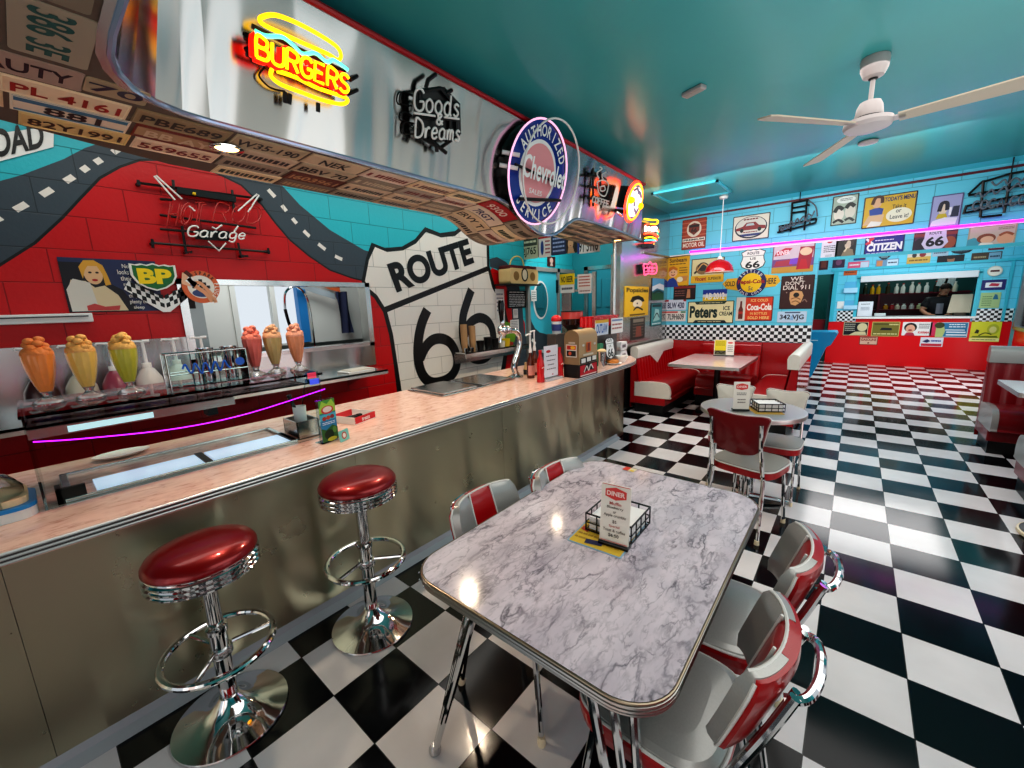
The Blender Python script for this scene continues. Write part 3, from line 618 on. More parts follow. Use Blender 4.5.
b = MB(); b.box((XG+.004, YG1-.03, 1.235), (.004, .045, .03), M('sticker_red', '#e04468', .3, emis='#e04468', es=.4)); b.box((XG+.004, YG1-.02, 1.20), (.004, .05, .03), M('sticker_blue', '#4258e0', .3, emis='#4258e0', es=.5)); local(b, O2).obj('sticker', dc_)
# ---- chilled tub with glass lids set on the counter
tb = empty('ice_cream_tub', 'chilled tub with two glowing pale blue glass lids inside display case', 'tub', (-.6, -.1, ZT)); LID_GLOW = M('lid_glow', '#d4e4f6', .12, emis='#c4dcf8', es=.55)  # lid material glows in place of light reflected off the glass
b = MB()
for x0, x1, y0, y1 in ((-.84, -.45, -.58, -.555), (-.84, -.45, .26, .285), (-.84, -.82, -.58, .285), (-.447, -.437, -.58, .285)): b.bx(x0, x1, y0, y1, ZT+.001, ZT+.018, STEELP)
local(b, O2).obj('rim', tb, None, .003)
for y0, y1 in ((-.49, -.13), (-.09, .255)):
    b = MB(); b.bx(-.645, -.45, y0, y1, ZT+.002, ZT+.014, LID_GLOW); o = local(b, O2).obj('glass_lid', tb)
    b = MB(); b.bx(-.65, -.45, y1, y1+.03, ZT+.004, ZT+.018, BLK); local(b, O2).obj('lid_handle', o)
b = MB(); b.bx(-.82, -.65, -.555, .26, ZT+.001, ZT+.006, PINK); local(b, O2).obj('tub_deck', tb)
b = MB(); b.bx(-.46, -.44, -.60, -.52, ZT+.001, ZT+.06, BLK); b.bx(-.52, -.44, -.60, -.585, ZT+.001, ZT+.06, BLK); local(b, O2).obj('black_bracket', tb)
for i, (px, py, la) in enumerate([(122, 454, 'white oval plate behind the left glass lid'), (322, 423, 'white oval plate lying behind the steel scoop bin')]):
    p = AZ(px, py, ZT+.012); p.x = max(p.x, -1.03)
    b = MB(); b.lathe([(.001, .0), (.06, .0), (.085, .012), (.088, .014), (.07, .008), (.001, .006)], WHITE, 28); o = b.obj('plate', None, Matrix.Translation((p.x, p.y, ZT+(.007 if i == 0 else .001))) @ Matrix.Diagonal((.8, 1.25, 1, 1))); tag(o, la, 'plate')
sb = empty('scoop_bin', 'open steel scoop bin beside the tall menu holder', 'bin', (-.56, .36, ZT))
b = MB()
for x0, x1, y0, y1 in ((-.09, .09, -.06, -.054), (-.09, .09, .054, .06), (-.09, -.084, -.06, .06), (.084, .09, -.06, .06)): b.bx(x0, x1, y0, y1, .001, .10, STEELP)
b.bx(-.09, .09, -.06, .06, .001, .006, STEELP); b.obj('steel_tub', sb)
b = MB(); b.lathe([(.03, .01), (.035, .17), (.032, .17), (.027, .012)], WHITE, 20, (0, 0, 0)); b.obj('white_cup', sb)
b = MB(); b.tube([(.0, .0, .08), (-.02, -.04, .24)], [.006, .012], BLK); b.obj('scoop_handle', sb)
# ---- milkshakes
def shake(name, label, x, y, col, topcol, px_dummy=None):
    e = empty(name, label, 'milkshake', (x, y, ZG+.001), random.uniform(0, 3), 'milkshakes on the glass shelf')
    fl = lambda a, z: 1+.035*cos(12*a) if .07 < z < .19 else 1
    b = MB(); b.lathe([(.001, .0), (.046, .0), (.048, .006), (.042, .014), (.022, .024), (.012, .034), (.016, .044), (.021, .052)], M('foot_glass', '#f4f4f6', .04, trans=.85, ior=1.4), 24); b.obj('glass_foot', e)
    b = MB(); b.lathe([(.001, .050), (.019, .052), (.026, .075), (.034, .11), (.041, .15), (.0445, .185), (.0455, .196), (.043, .197), (.001, .194)], M('shake_'+col.strip('#'), col, .25, coat=.5, noise=.12, nscale=40), 48, rfun=fl); b.obj('shake_glass', e)
    b = MB(); tm = M('froth_'+topcol.strip('#'), topcol, .6, noise=.15, nscale=60, bump=.6, bscale=70); rr = random.Random(int(x*100+y*1000))
    b.ball((0, 0, .20), (.046, .046, .034), tm, 20, 12)
    for k in range(9):
        a = k*2.4; q = .029-.002*k; b.ball((q*cos(a), q*sin(a), .215+.005*k), (.017, .017, .014), tm, 12, 8)
    b.obj('ice_cream', e); return e
for la, px, py, c, t in (('orange milkshake in a fluted glass, leftmost on the shelf', 50, 406, '#d9823f', '#cf7a3e'), ('pale golden milkshake in a fluted glass, second from left', 91, 397, '#d8b361', '#cf9c58'), ('lime green milkshake with tan froth in a fluted glass', 132, 393, '#b4b040', '#cfa35c'), ('pink strawberry milkshake in a fluted glass', 257, 375, '#dc6c62', '#df7d6c'), ('pale olive milkshake in a fluted glass, between two pink ones', 277, 373, '#b9a26c', '#cfa07c'), ('salmon pink milkshake in a fluted glass, rightmost on the shelf', 299, 368, '#d08a66', '#d89a84')):
    p = AX(px, py, -.62); shake('milkshake', la, -.62, p.y, c, t)
# ---- clear straw caddy + steel malt cups on the shelf
e = empty('straw_caddy', 'clear acrylic caddy with blue script holding steel cups', 'caddy', (-.62, -.02, ZG+.001))
b = MB(); b.bx(-.06, .06, -.16, .16, 0, .003, GLASSB); b.bx(.058, .061, -.16, .16, 0, .15, GLASS); b.bx(-.061, -.058, -.16, .16, 0, .15, GLASS); b.bx(-.06, .06, -.161, -.158, 0, .15, GLASS); b.bx(-.06, .06, .158, .161, 0, .15, GLASS); b.obj('acrylic_box', e)
b = MB(); sc_ = crom([(.062, -.11+.012*i, .085+.022*sin(i*1.9)*(1 if i % 3 else 1.5)) for i in range(17)], 5); b.tube(sc_, .004, C('#1f62c8', .3)); b.prism(ellpts(.125, .095, .02, .02, 20), 0, .003, C('#1f62c8', .3), X=FR((.0615, 0, 0), (0, 1, 0), (0, 0, 1))); b.obj('blue_script', e)
b = MB()
for y in (-.16, -.05, .06, .16):
    b.tube([(-.055, y, .0), (-.055, y, .155), (.055, y, .155), (.055, y, 0)], .003, CHROME)
for z in (.06, .155): b.tube([(-.055, -.16, z), (.055, -.16, z), (.055, .16, z), (-.055, .16, z)], .003, CHROME, True)
b.obj('wire_rack', e)
for i, (y, la) in enumerate(((-.0, 'tall steel malt cup in the acrylic caddy, left one'), (.10, 'tall steel malt cup in the acrylic caddy, right one'))):
    b = MB(); b.lathe([(.028, 0), (.034, .15), (.037, .165), (.035, .165), (.03, .12), (.026, .01)], CHROME, 24); o = b.obj('malt_cup', None, Matrix.Translation((-.62, -.02+y, ZG+.006))); tag(o, la, 'cup', 'malt cups in the caddy')
# ---- pass shelf, backsplash, syrup jugs
sh = empty('pass_shelf', 'steel pass shelf along the red wall below the hatch', 'shelf', (-1.75, 0, 1.0))
b = MB(); b.bx(XB+.001, -1.52, -1.9, 1.58, 1.005, 1.02, STEELP); b.bx(-1.53, -1.52, -1.9, 1.58, .98, 1.02, STEELP); local(b, (-1.75, 0, 1.0)).obj('shelf_board', sh)
for y in (-.9, .5, 1.4): b = MB(); b.prism([(XB+.001, 1.005), (-1.55, 1.005), (XB+.001, .85)], y-.01, y+.01, STEELP, X=Matrix(((1, 0, 0, 0), (0, 0, 1, 0), (0, 1, 0, 0), (0, 0, 0, 1)))); local(b, (-1.75, 0, 1.0)).obj('bracket', sh)
struct(MB().bx(XB, XB+.012, -1.9, .19, 1.02, 1.425, STEELP).obj('trim_backsplash')); struct(MB().bx(XB, XB+.012, .19, 1.72, 1.02, 1.22, STEELF).obj('trim_backsplash_2'))
def jug(y, col, la, x=-1.70, lab='#3a58b8', pump='#e9e9ea', h=1):
    e = empty('syrup_jug', la, 'jug', (x, y, 1.021), 0, 'pump jugs of syrup on the pass shelf')
    b = MB(); m = M('jug_'+col.strip('#'), col, .3, coat=.3); b.lathe([(.001, 0), (.066, 0), (.072, .01), (.073, .11), (.068, .16), (.04, .215), (.022, .235), (.022, .26), (.001, .262)], m, 24); b.obj('jug_body', e)
    b = MB(); b.lathe([(.025, .235), (.025, .262), (.001, .263)], WHITE, 16); b.tube([(0, 0, .26), (0, 0, .40)], [.011, .009], M('pump_white', pump, .35)); b.tube([(0, 0, .40), (.0, -.055, .405), (0, -.06, .395)], .007, M('pump_white')); b.tube([(0, 0, .402), (0, .035, .403)], .010, M('pump_white')); b.obj('pump', e)
    b = MB(); b.add([(.074*cos(a), .074*sin(a), z) for z in (.03, .085) for a in [(-.75+.125*i) for i in range(13)]], [(i, i+1, 14+i, 13+i) for i in range(12)], C('#dfe6f2')); b.add([(.0745*cos(a), .0745*sin(a), z) for z in (.062, .085) for a in [(-.75+.125*i) for i in range(13)]], [(i, i+1, 14+i, 13+i) for i in range(12)], C(lab)); b.obj('label', e)
for y, c, la, l in ((-.56, '#3a1714', 'dark brown syrup jug behind the orange milkshake', '#2a3f90'), (-.40, '#b9b4a4', 'grey white pump jug right of the dark brown jug', '#8a2a70'), (-.245, '#8c3c50', 'dull pink syrup jug behind the golden milkshake', '#3058c0'), (-.09, '#c9c4c0', 'pale grey pump jug right of the green milkshake', '#3058c0'), (.065, '#cfd2cf', 'white pump jug beside the acrylic caddy', '#3f6fc0'), (.22, '#cdbcc0', 'whitish pump jug furthest right, behind the acrylic caddy', '#c03038')): jug(y, c, la, lab=l)
b = MB(); p = AX(14, 421, -1.2); 
b.lathe([(.045, 0), (.058, .13), (.062, .16), (.058, .16), (.05, .1), (.042, .008)], CHROME, 24); b.tube([(-.061*cos(a), .061*sin(a), .158) for a in [i*.3 for i in range(21)]], .004, BLK); o = b.obj('malt_cup', None, Matrix.Translation((-1.62, -.80, 1.021))); tag(o, 'lone steel malt cup on the pass shelf, far left', 'cup')
# light batten and small stuff at the hatch
e = empty('light_batten', 'white fluorescent light batten on the red wall, far left', 'light', (XB+.001, -.8, 1.585)); b = MB(); b.bx(0, .05, -.5, .53, -.028, .028, WHITE); b.obj('batten_body', e, None, .006); b = MB(); b.bx(.05, .06, -.48, .51, .006, .013, C('#3c3c40')); b.obj('batten_slot', e)
e = empty('cake_container', 'clear plastic cake dome on white base with blue band', 'container', (-.50, -.80, ZT+.001))
b = MB(); b.prism(rrect(.24, .30, .05), 0, .035, C('#d3d6d4', .35)); b.obj('base', e, None, .005)
b = MB(); b.prism(rrect(.245, .305, .05), .036, .05, C('#1d7fc0', .3)); b.obj('blue_band', e)
b = MB(); b.prism(rrect(.21, .27, .05), .051, .075, C('#dcc39a', .6)); b.obj('cake_slab', e, None, .01)
b = MB(); b.lathe([(.13, .05), (.128, .10), (.10, .14), (.04, .155), (.001, .156)], GLASSB, 28); b.obj('dome_lid', e)
# ---- kitchen things seen through the hatch
hp = [AX(195, 330, -3.2), AX(242, 290, -3.2)]
e = empty('exhaust_hood', 'dark steel kitchen exhaust hood seen through the hatch', 'hood', (-3.0, -.1, 1.3))
b = MB(); b.bx(-.5, .1, -.9, .62, .50, 1.3, KS); b.obj('hood_body', e); b = MB(); b.bx(.06, .10, -.9, .66, -1.3, .50, KS); b.obj('splash_panel', e)
b = MB(); b.bx(.1, .112, .42, .60, .34, .54, BLK); b.obj('vent_opening', e)
e = empty('kitchen_bench', 'steel kitchen bench with splashback below the bright window', 'bench', (-3.9, 1.6, 0))
b = MB(); b.bx(-.36, .3, -1.5, 1.4, .88, .92, STEELP); b.obj('bench_top', e); b = MB(); b.bx(-.34, .28, -1.48, 1.38, .001, .88, KS); b.obj('bench_body', e); b = MB(); b.bx(-.38, -.36, -1.5, 1.5, .92, 1.13, KS); b.obj('splashback', e)
a0 = AX(318, 345, -3.6)
e = empty('spray_tap', 'tall chrome spray tap by the kitchen window', 'tap', (-3.7, a0.y, .921))
b = MB(); b.tube(crom([(0, .0, .01), (0, 0, .5), (0, -.03, .85), (0, -.15, .98), (0, -.28, .90), (0, -.31, .7)], 6), .014, CHROME); b.obj('spout', e)
b = MB(); b.tube(crom([(0, -.31, .7), (0, -.28, .5), (0, -.2, .3), (0, -.22, .22)], 6), .02, BLKG); b.obj('hose', e)
a0 = AX(326, 300, -4.2)
ap = empty('hanging_apron', 'orange and navy apron hanging on the kitchen wall', 'apron', (-4.22, a0.y, a0.z))
b = MB(); cl = (M('orange_cloth', '#b9582a', .8), M('navy_cloth', '#1d2340', .8), M('grey_cloth', '#9aa3a8', .8))
b.grid(lambda u, v: (.05+.03*sin(u*14), -.55+.75*u, .36-.25*u+.16*v-.1*v*sin(u*3)), 20, 4, cl[0]); b.obj('cloth_fold', ap)
b = MB(); b.grid(lambda u, v: (.08+.03*sin(u*9+v*4), .12+.18*u+.05*v, .12-.62*v), 10, 10, cl[1]); b.obj('cloth_drop', ap)
b = MB(); b.grid(lambda u, v: (.1+.02*sin(u*9), -.5+.6*u, .2-.2*u+.09*v), 12, 3, cl[2]); b.obj('lining', ap)
b = MB(); b.bx(-.02, .22, -.03, .03, .42, .46, BLK); b.obj('hook', ap)
kd = AX(352, 320, -2.5)
e = empty('steel_cabinet', 'dark steel kitchen cabinet at the right edge of the hatch', 'cabinet', (-2.35, 2.62, 0)); b = MB(); b.bx(-.15, .15, -.3, .45, 0, 2.2, M('cabinet_grey', '#2c2e2e', .35)); b.obj('cabinet_body', e); b = MB(); b.bx(-.12, .12, -.42, -.3, 1.45, 1.52, BLK); b.bx(-.12, .12, -.50, -.3, 1.78, 1.9, BLK); b.obj('shelf', e)
for la, px, py in (('stack of white papers on pass shelf, right end', 352, 366),):
    b = MB(); b.bx(-.09, .09, -.14, .14, 0, .012, WHITE); b.bx(-.08, .08, -.11, .13, .012, .02, C('#b9b2a6')); o = b.obj('paper_stack', None, FR((-1.70, 1.36, 1.021), (1, .1, 0), (-.1, 1, 0))); tag(o, la, 'papers')
e = empty('kitchen_scale', 'small dark kitchen scale on the bench behind the hatch', 'scale', (-3.75, AX(283, 352, -3.75).y, .921)); b = MB(); b.bx(-.1, .1, -.12, .12, 0, .05, BLK); b.obj('scale_body', e, None, .01); b = MB(); b.lathe([(.001, .051), (.1, .052), (.105, .06), (.001, .061)], CHROME2, 24); b.obj('scale_pan', e)
# ================================================================ BAR STOOLS
def stool(label, x, y, rz):
    e = empty('bar_stool', label, 'stool', (x, y, 0), rz, 'red topped bar stools at the counter')
    b = MB(); b.lathe([(.001, .012), (.19, .0), (.197, .004), (.195, .010), (.15, .022), (.10, .040), (.065, .062), (.045, .085), (.034, .10), (.001, .10)], CHROME, 56); b.obj('trumpet_base', e)
    b = MB(); b.lathe([(.030, .05), (.030, .40), (.036, .405), (.036, .43), (.026, .435), (.026, .655), (.045, .66), (.001, .665)], CHROME, 28); b.lathe([(.037, .30), (.04, .305), (.04, .33), (.037, .335)], CHROME2, 28); b.obj('column', e)
    b = MB(); zz = .318; R = .168; b.tube([(R*cos(2*pi*k/48), R*sin(2*pi*k/48), zz) for k in range(48)], .0125, CHROME, True, 10)
    for k in range(3): a = 2*pi*k/3+.5; b.tube([(.036*cos(a), .036*sin(a), zz), (R*cos(a), R*sin(a), zz)], .008, CHROME)
    b.obj('foot_ring', e)
    b = MB(); pf = [(.001, .655), (.15, .656), (.172, .664)]
    for k in range(3): z = .666+.019*k; pf += [(.176, z), (.184, z+.005), (.184, z+.011), (.176, z+.016)]
    pf += [(.178, .728), (.17, .731)]; b.lathe(pf, CHROME, 56); sd = b.obj('ribbed_band', e)
    b = MB(); b.lathe([(.172, .722), (.181, .733), (.180, .744), (.168, .760), (.13, .776), (.07, .785), (.001, .787)], REDS, 56); b.obj('seat_cushion', e)
    return e
s1 = stool('chrome bar stool with sparkly red seat, nearest to the camera', .058, -.292, .9)
s2 = dup(s1, 'chrome bar stool with sparkly red seat, nearer to the dining table', (.083, .322, 0), .3)
for st_o, dz_, dr in ((s1, -.022, 0), (s2, .035, .05)):      # seats wound to different heights
    for ch in st_o.children:
        n_ = ch.name.split('.')[0]
        if n_ in ('ribbed_band', 'seat_cushion'): ch.location.z += dz_; ch.scale = (.965, .965, 1)
        if n_ == 'column': ch.location.z += dz_*.9
        if n_ == 'foot_ring': ch.location.z += dr; ch.scale = (1.07, 1.07, 1)

# ================================================================ DINING TABLE
tx0, tx1, ty0, ty1, TZ = .792, 1.60, .088, 1.27, .75
dt = empty('dining_table', 'large diner table with grey marble laminate top and chrome legs', 'table', ((tx0+tx1)/2, (ty0+ty1)/2, 0))
w_, h_ = tx1-tx0, ty1-ty0
b = MB(); b.prism(rrect(w_, h_, .115, 10), TZ-.03, TZ, TABLE, CHROME2); b.obj('tabletop', dt)
EDGE = M('edge_band', (.34, .33, .31), .3, 1); b = MB()
for k, (z, r, m) in enumerate(((TZ-.003, .0035, GOLD), (TZ-.012, .0055, EDGE), (TZ-.022, .0055, EDGE), (TZ-.031, .0035, EDGE))): b.tube([(x, y, z) for x, y in rrect(w_+.006, h_+.006, .118, 10)], r, m, True, 8)
for i in range(16):
    p = rrect(w_+.022, h_+.022, .12, 10)[i*2+1] if i < 16 else None
    b.ball((p[0], p[1], TZ-.017), .003, CHROME, 8, 6)
b.obj('chrome_edge_band', dt)
b = MB(); b.prism(rrect(w_-.1, h_-.1, .09, 8), TZ-.085, TZ-.031, M('apron_dark', '#2a2420', .5)); b.obj('apron', dt)
for sx in (-1, 1):
    for sy in (-1, 1):
        top = Vector((sx*(w_/2-.175), sy*(h_/2-.14), TZ-.06)); ft = Vector((sx*(w_/2-.015), sy*(h_/2-.035), .004)); tv = Vector((sx*.7, -sy*.7, 0)) if sx*sy > 0 else Vector((.7, .7, 0))*1
        b = MB()
        for k in (-1, 1):
            b.tube([top+tv*.06*k, top+(ft-top)*.5+tv*.035*k, ft+tv*.010*k], [.014, .013, .010], CHROME, seg=10)
        b.tube([top, top+(ft-top)*.5, ft], [.013, .012, .009], CHROME, seg=10)
        lg = b.obj('leg', dt)
        b = MB(); b.lathe([(.001, 0), (.022, 0), (.022, .012), (.012, .03)], CHROME2, 14, (ft.x, ft.y, 0)); b.obj('foot_cap', lg)
# ================================================================ DINER CHAIRS (red and silver)
def superell(a, b_, n, k=40): return [(a*abs(cos(t))**(2/n)*(1 if cos(t) >= 0 else -1), b_*abs(sin(t))**(2/n)*(1 if sin(t) >= 0 else -1)) for t in [2*pi*i/k for i in range(k)]]
def chair(label, x, y, rz, group):
    e = empty('diner_chair', label, 'chair', (x, y, 0), rz, group)
    def ringz(z, s, m_):
        return [(px*s, py*s, z) for px, py in superell(.20, .20, 4.2, 44)]
    b = MB(); rings = [ringz(z, s, 0) for z, s in ((.395, .90), (.40, .955), (.43, .99), (.455, 1.0), (.468, .985))]
    for i in range(len(rings)-1): b.add(rings[i]+rings[i+1], [(k, (k+1) % 44, 44+(k+1) % 44, 44+k) for k in range(44)], RED, True)
    b.poly(rings[0][::-1], RED); st = b.obj('seat', e)
    b = MB(); rr2 = [ringz(z, s, 0) for z, s in ((.466, .965), (.476, .945), (.484, .86), (.489, .6), (.491, .25))]
    for i in range(len(rr2)-1): b.add(rr2[i]+rr2[i+1], [(k, (k+1) % 44, 44+(k+1) % 44, 44+k) for k in range(44)], SILV, True)
    b.poly(rr2[-1], SILV); b.obj('seat_top', st)
    MB().tube([(px*.975, py*.975, .470) for px, py in superell(.20, .20, 4.2, 44)], .0045, M('piping_white', '#dcdad4', .35), True, 6).obj('piping', st)
    # backrest: a padded slab bent round the sitter, silver wings and a red middle
    def bp(s, t, off):                                   # s along width -1..1, t up 0..1, off outward
        zc = .585+.215*t; wid = .195*(1-.06*(2*t-1)**2)
        rc = 1-.10*max(0, abs(2*t-1)-.7)/.3*abs(s)**6
        x_ = wid*s*rc*.97; y_ = -.222-.068*t+.055*abs(s)**2.2
        nrm = Vector((-.055*2.2*abs(s)**1.2*(1 if s > 0 else -1)/.2, 1, .31)).normalized()
        return Vector((x_, y_, zc))+nrm*off
    def slab(s0, s1, th0, th1, m, ns=8, puff=.008, ins=0):
        b = MB(); nt = 8
        def P(i, j, side):
            s = s0+(s1-s0)*i/ns; t = ins+(1-2*ins)*j/nt; ed = min(1, min(t, 1-t)/.12+.001, 1); ed = sqrt(max(0, 1-(1-ed)**2))
            return bp(s, t, (th1 if side else th0)*(.45+.55*ed)+(puff*ed*(1 if side else -1)*sin(pi*min(1, max(0, i/ns)))))
        for side in (0, 1):
            vs = [P(i, j, side) for j in range(nt+1) for i in range(ns+1)]
            b.add(vs, [((j*(ns+1)+i, j*(ns+1)+i+1, (j+1)*(ns+1)+i+1, (j+1)*(ns+1)+i) if not side else (j*(ns+1)+i+1, j*(ns+1)+i, (j+1)*(ns+1)+i, (j+1)*(ns+1)+i+1)) for j in range(nt) for i in range(ns)], m, True)
        bd = [(i, 0) for i in range(ns+1)]+[(ns, j) for j in range(1, nt+1)]+[(i, nt) for i in range(ns-1, -1, -1)]+[(0, j) for j in range(nt-1, 0, -1)]
        vs = [P(i, j, 0) for i, j in bd]+[P(i, j, 1) for i, j in bd]; n = len(bd)
        b.add(vs, [(k, (k+1) % n, n+(k+1) % n, n+k) for k in range(n)], m, True)
        return b
    bk = slab(-.97, .97, -.024, .0, RED, 18, .004, .01).obj('backrest', e, None, sharp=.9)
    slab(-.36, .36, -.002, .022, RED, 8, .006).obj('center_panel', bk, None, sharp=.9)
    for s0, s1 in ((-1.0, -.37), (.37, 1.0)): slab(s0, s1, -.014, .023, SILV, 8, .006).obj('side_panel', bk, None, sharp=.9)
    b = MB()
    for s in (-.365, .365): b.tube([bp(s, t/8, .023) for t in range(9)], .004, M('piping_white'), seg=6)
    b.tube([bp(-.98+1.96*k/16, .985, .012) for k in range(17)], .0045, M('piping_white'), seg=6)
    for s in (-.995, .995): b.tube([bp(s, .03+.94*t/8, -.012) for t in range(9)], .0045, M('piping_white'), seg=6)
    b.obj('piping', bk)
    b = MB(); b.tube(crom([(-.11, -.292, .735), (-.10, -.326, .747), (-.055, -.342, .754), (0, -.346, .756), (.055, -.342, .754), (.10, -.326, .747), (.11, -.292, .735)], 5), .011, CHROME, seg=10); b.obj('grab_handle', e)
    for s in (-1, 1):
        b = MB(); b.tube(crom([(s*.115, -.31, .755), (s*.125, -.272, .65), (s*.15, -.215, .52), (s*.165, -.17, .40), (s*.175, -.185, .28), (s*.19, -.235, .012)], 6), .0115, CHROME, seg=10); b.tube([(s*.097, -.31, .755), (s*.107, -.272, .65), (s*.132, -.215, .52), (s*.156, -.165, .40)], .009, CHROME, seg=8); lg = b.obj('leg', e)
        b = MB(); b.lathe([(.001, 0), (.015, 0), (.017, .012), (.013, .036)], CREAM, 12, (s*.19, -.236, 0)); b.obj('foot_cap', lg)
        b = MB(); b.tube([(s*.155, .13, .398), (s*.165, .15, .25), (s*.18, .175, .012)], .0115, CHROME, seg=10); lg = b.obj('leg', e)
        b = MB(); b.lathe([(.001, 0), (.015, 0), (.017, .012), (.013, .036)], CREAM, 12, (s*.181, .176, 0)); b.obj('foot_cap', lg)
    b = MB(); b.tube([(-.155, -.17, .388), (-.155, .14, .388), (.155, .14, .388), (.155, -.17, .388)], .010, CHROME, True, 8); b.obj('seat_frame', e)
    return e
G4 = 'red and silver chairs around the large table'
c1 = chair('red and silver diner chair, nearer right side of the large table', 1.495, .43, pi/2, G4)
dup(c1, 'red and silver diner chair, further right side of the large table', (1.515, .865, 0), pi/2+.05)
dup(c1, 'red and silver diner chair, nearer left side of large table', (.92, .56, 0), -pi/2)
dup(c1, 'red and silver diner chair, further left side of large table', (1.02, .96, 0), -pi/2-.05)
# ---- second kind: flat red back with silver front
def chair2(label, x, y, rz, group):
    e = empty('cafe_chair', label, 'chair', (x, y, 0), rz, group)
    b = MB(); pr = superell(.205, .20, 4, 40)
    b.prism(pr, .415, .462, RED, smooth=True); st = b.obj('seat', e)
    b = MB(); b.prism([(a*.97, c*.97) for a, c in pr], .462, .474, SILV, smooth=True); b.obj('seat_top', st, None, .006)
    MB().tube([(a*1.0, c*1.0, .464) for a, c in pr], .005, M('piping_white'), True, 6).obj('piping', st)
    out = [(-.19, .80), (-.205, .835), (-.17, .85), (-.08, .842), (0, .838), (.08, .842), (.17, .85), (.205, .835), (.19, .78), (.165, .67), (.135, .60), (.08, .575), (0, .565), (-.08, .575), (-.135, .60), (-.165, .67)]
    out = [(p.x*.95, p.y) for p in crom([(a, c, 0) for a, c in out], 4, True)]
    tilt = lambda x_, z, d: (x_, -.20-.16*(z-.5)+.5*x_*x_-d, z)
    def pad(d0, d1, k, m, bb):
        n = len(out); pts = [(x_*k, .71+(z-.71)*k) for x_, z in out]
        for d, fl in ((d0, 0), (d1, 1)):
            vs = [tilt(x_, z, d) for x_, z in pts]+[tilt(x_*.5, .71+(z-.71)*.5, d+(.012 if fl else -.012)) for x_, z in pts]+[tilt(0, .71, d+(.016 if fl else -.016))]
            f = [(i, (i+1) % n, n+(i+1) % n, n+i) for i in range(n)]+[(n+i, n+(i+1) % n, 2*n) for i in range(n)]
            bb.add(vs, [q[::-1] for q in f] if not fl else f, m, True)
        bb.add([tilt(x_, z, d0) for x_, z in pts]+[tilt(x_, z, d1) for x_, z in pts], [(i, (i+1) % n, n+(i+1) % n, n+i) for i in range(n)], m, True)
    b = MB(); pad(0, .028, 1, DRED, b); bk = b.obj('backrest', e, None, sharp=.9)
    b = MB(); pad(-.018, .002, .97, WHV, b); b.obj('front_panel', bk, None, sharp=.9)
    MB().tube([tilt(x_, z, .004) for x_, z in out], .005, M('piping_white'), True, 6).obj('piping', bk)
    for s in (-1, 1):
        b = MB(); b.tube(crom([tilt(s*.155, .80, .035), tilt(s*.155, .62, .04), (s*.16, -.205, .45), (s*.165, -.20, .38), (s*.18, -.255, .012)], 6), .0125, CHROME, seg=10); lg = b.obj('leg', e)
        b = MB(); b.lathe([(.001, 0), (.016, 0), (.014, .03)], CREAM, 12, (s*.18, -.256, 0)); b.obj('foot_cap', lg)
        b = MB(); b.tube([(s*.16, .14, .416), (s*.165, .15, .25), (s*.175, .165, .012)], .0125, CHROME, seg=10); lg = b.obj('leg', e)
        b = MB(); b.lathe([(.001, 0), (.016, 0), (.014, .03)], CREAM, 12, (s*.175, .166, 0)); b.obj('foot_cap', lg)
    return e
G3 = 'chairs around the small round table'
k1 = chair2('red backed chrome chair with its back to the camera at round table', 1.36, 2.53, -.24, G3)
k2 = dup(k1, 'white fronted chair at the far left of the round table', (1.10, 3.13, 0), pi+.1)
k3 = dup(k1, 'white fronted chair at the far right of the round table', (1.455, 3.11, 0), pi-.03)
for k_ in (k2, k3): k_.scale = (.76, .9, .97)
# ---- round table
rt = empty('round_table', 'small round pearl topped table with chrome pedestal', 'table', (1.285, 2.87, 0))
b = MB(); b.lathe([(.001, .722), (.335, .722), (.345, .726)], M('underside', '#3a3630', .6), 56); b.lathe([(.345, .75), (.001, .7505)], TABLE2, 56); b.obj('tabletop', rt)
b = MB(); b.lathe([(.344, .718), (.350, .720), (.352, .735), (.350, .749), (.344, .751)], RIBM, 56); b.obj('metal_edge', rt)
b = MB(); b.lathe([(.001, .04), (.035, .04), (.035, .70), (.10, .715), (.001, .72)], CHROME, 24)
for k in range(4): a = k*pi/2+.7; b.tube([(.038*cos(a), .038*sin(a), .04), (.038*cos(a), .038*sin(a), .70)], .012, CHROME)
b.obj('pedestal', rt)
for k in range(4):
    a = k*pi/2+.35; b = MB(); b.tube([(.03*cos(a), .03*sin(a), .045), (.2*cos(a), .2*sin(a), .03), (.30*cos(a), .30*sin(a), .014)], [.02, .017, .012], CHROME2); b.obj('base_foot', rt)

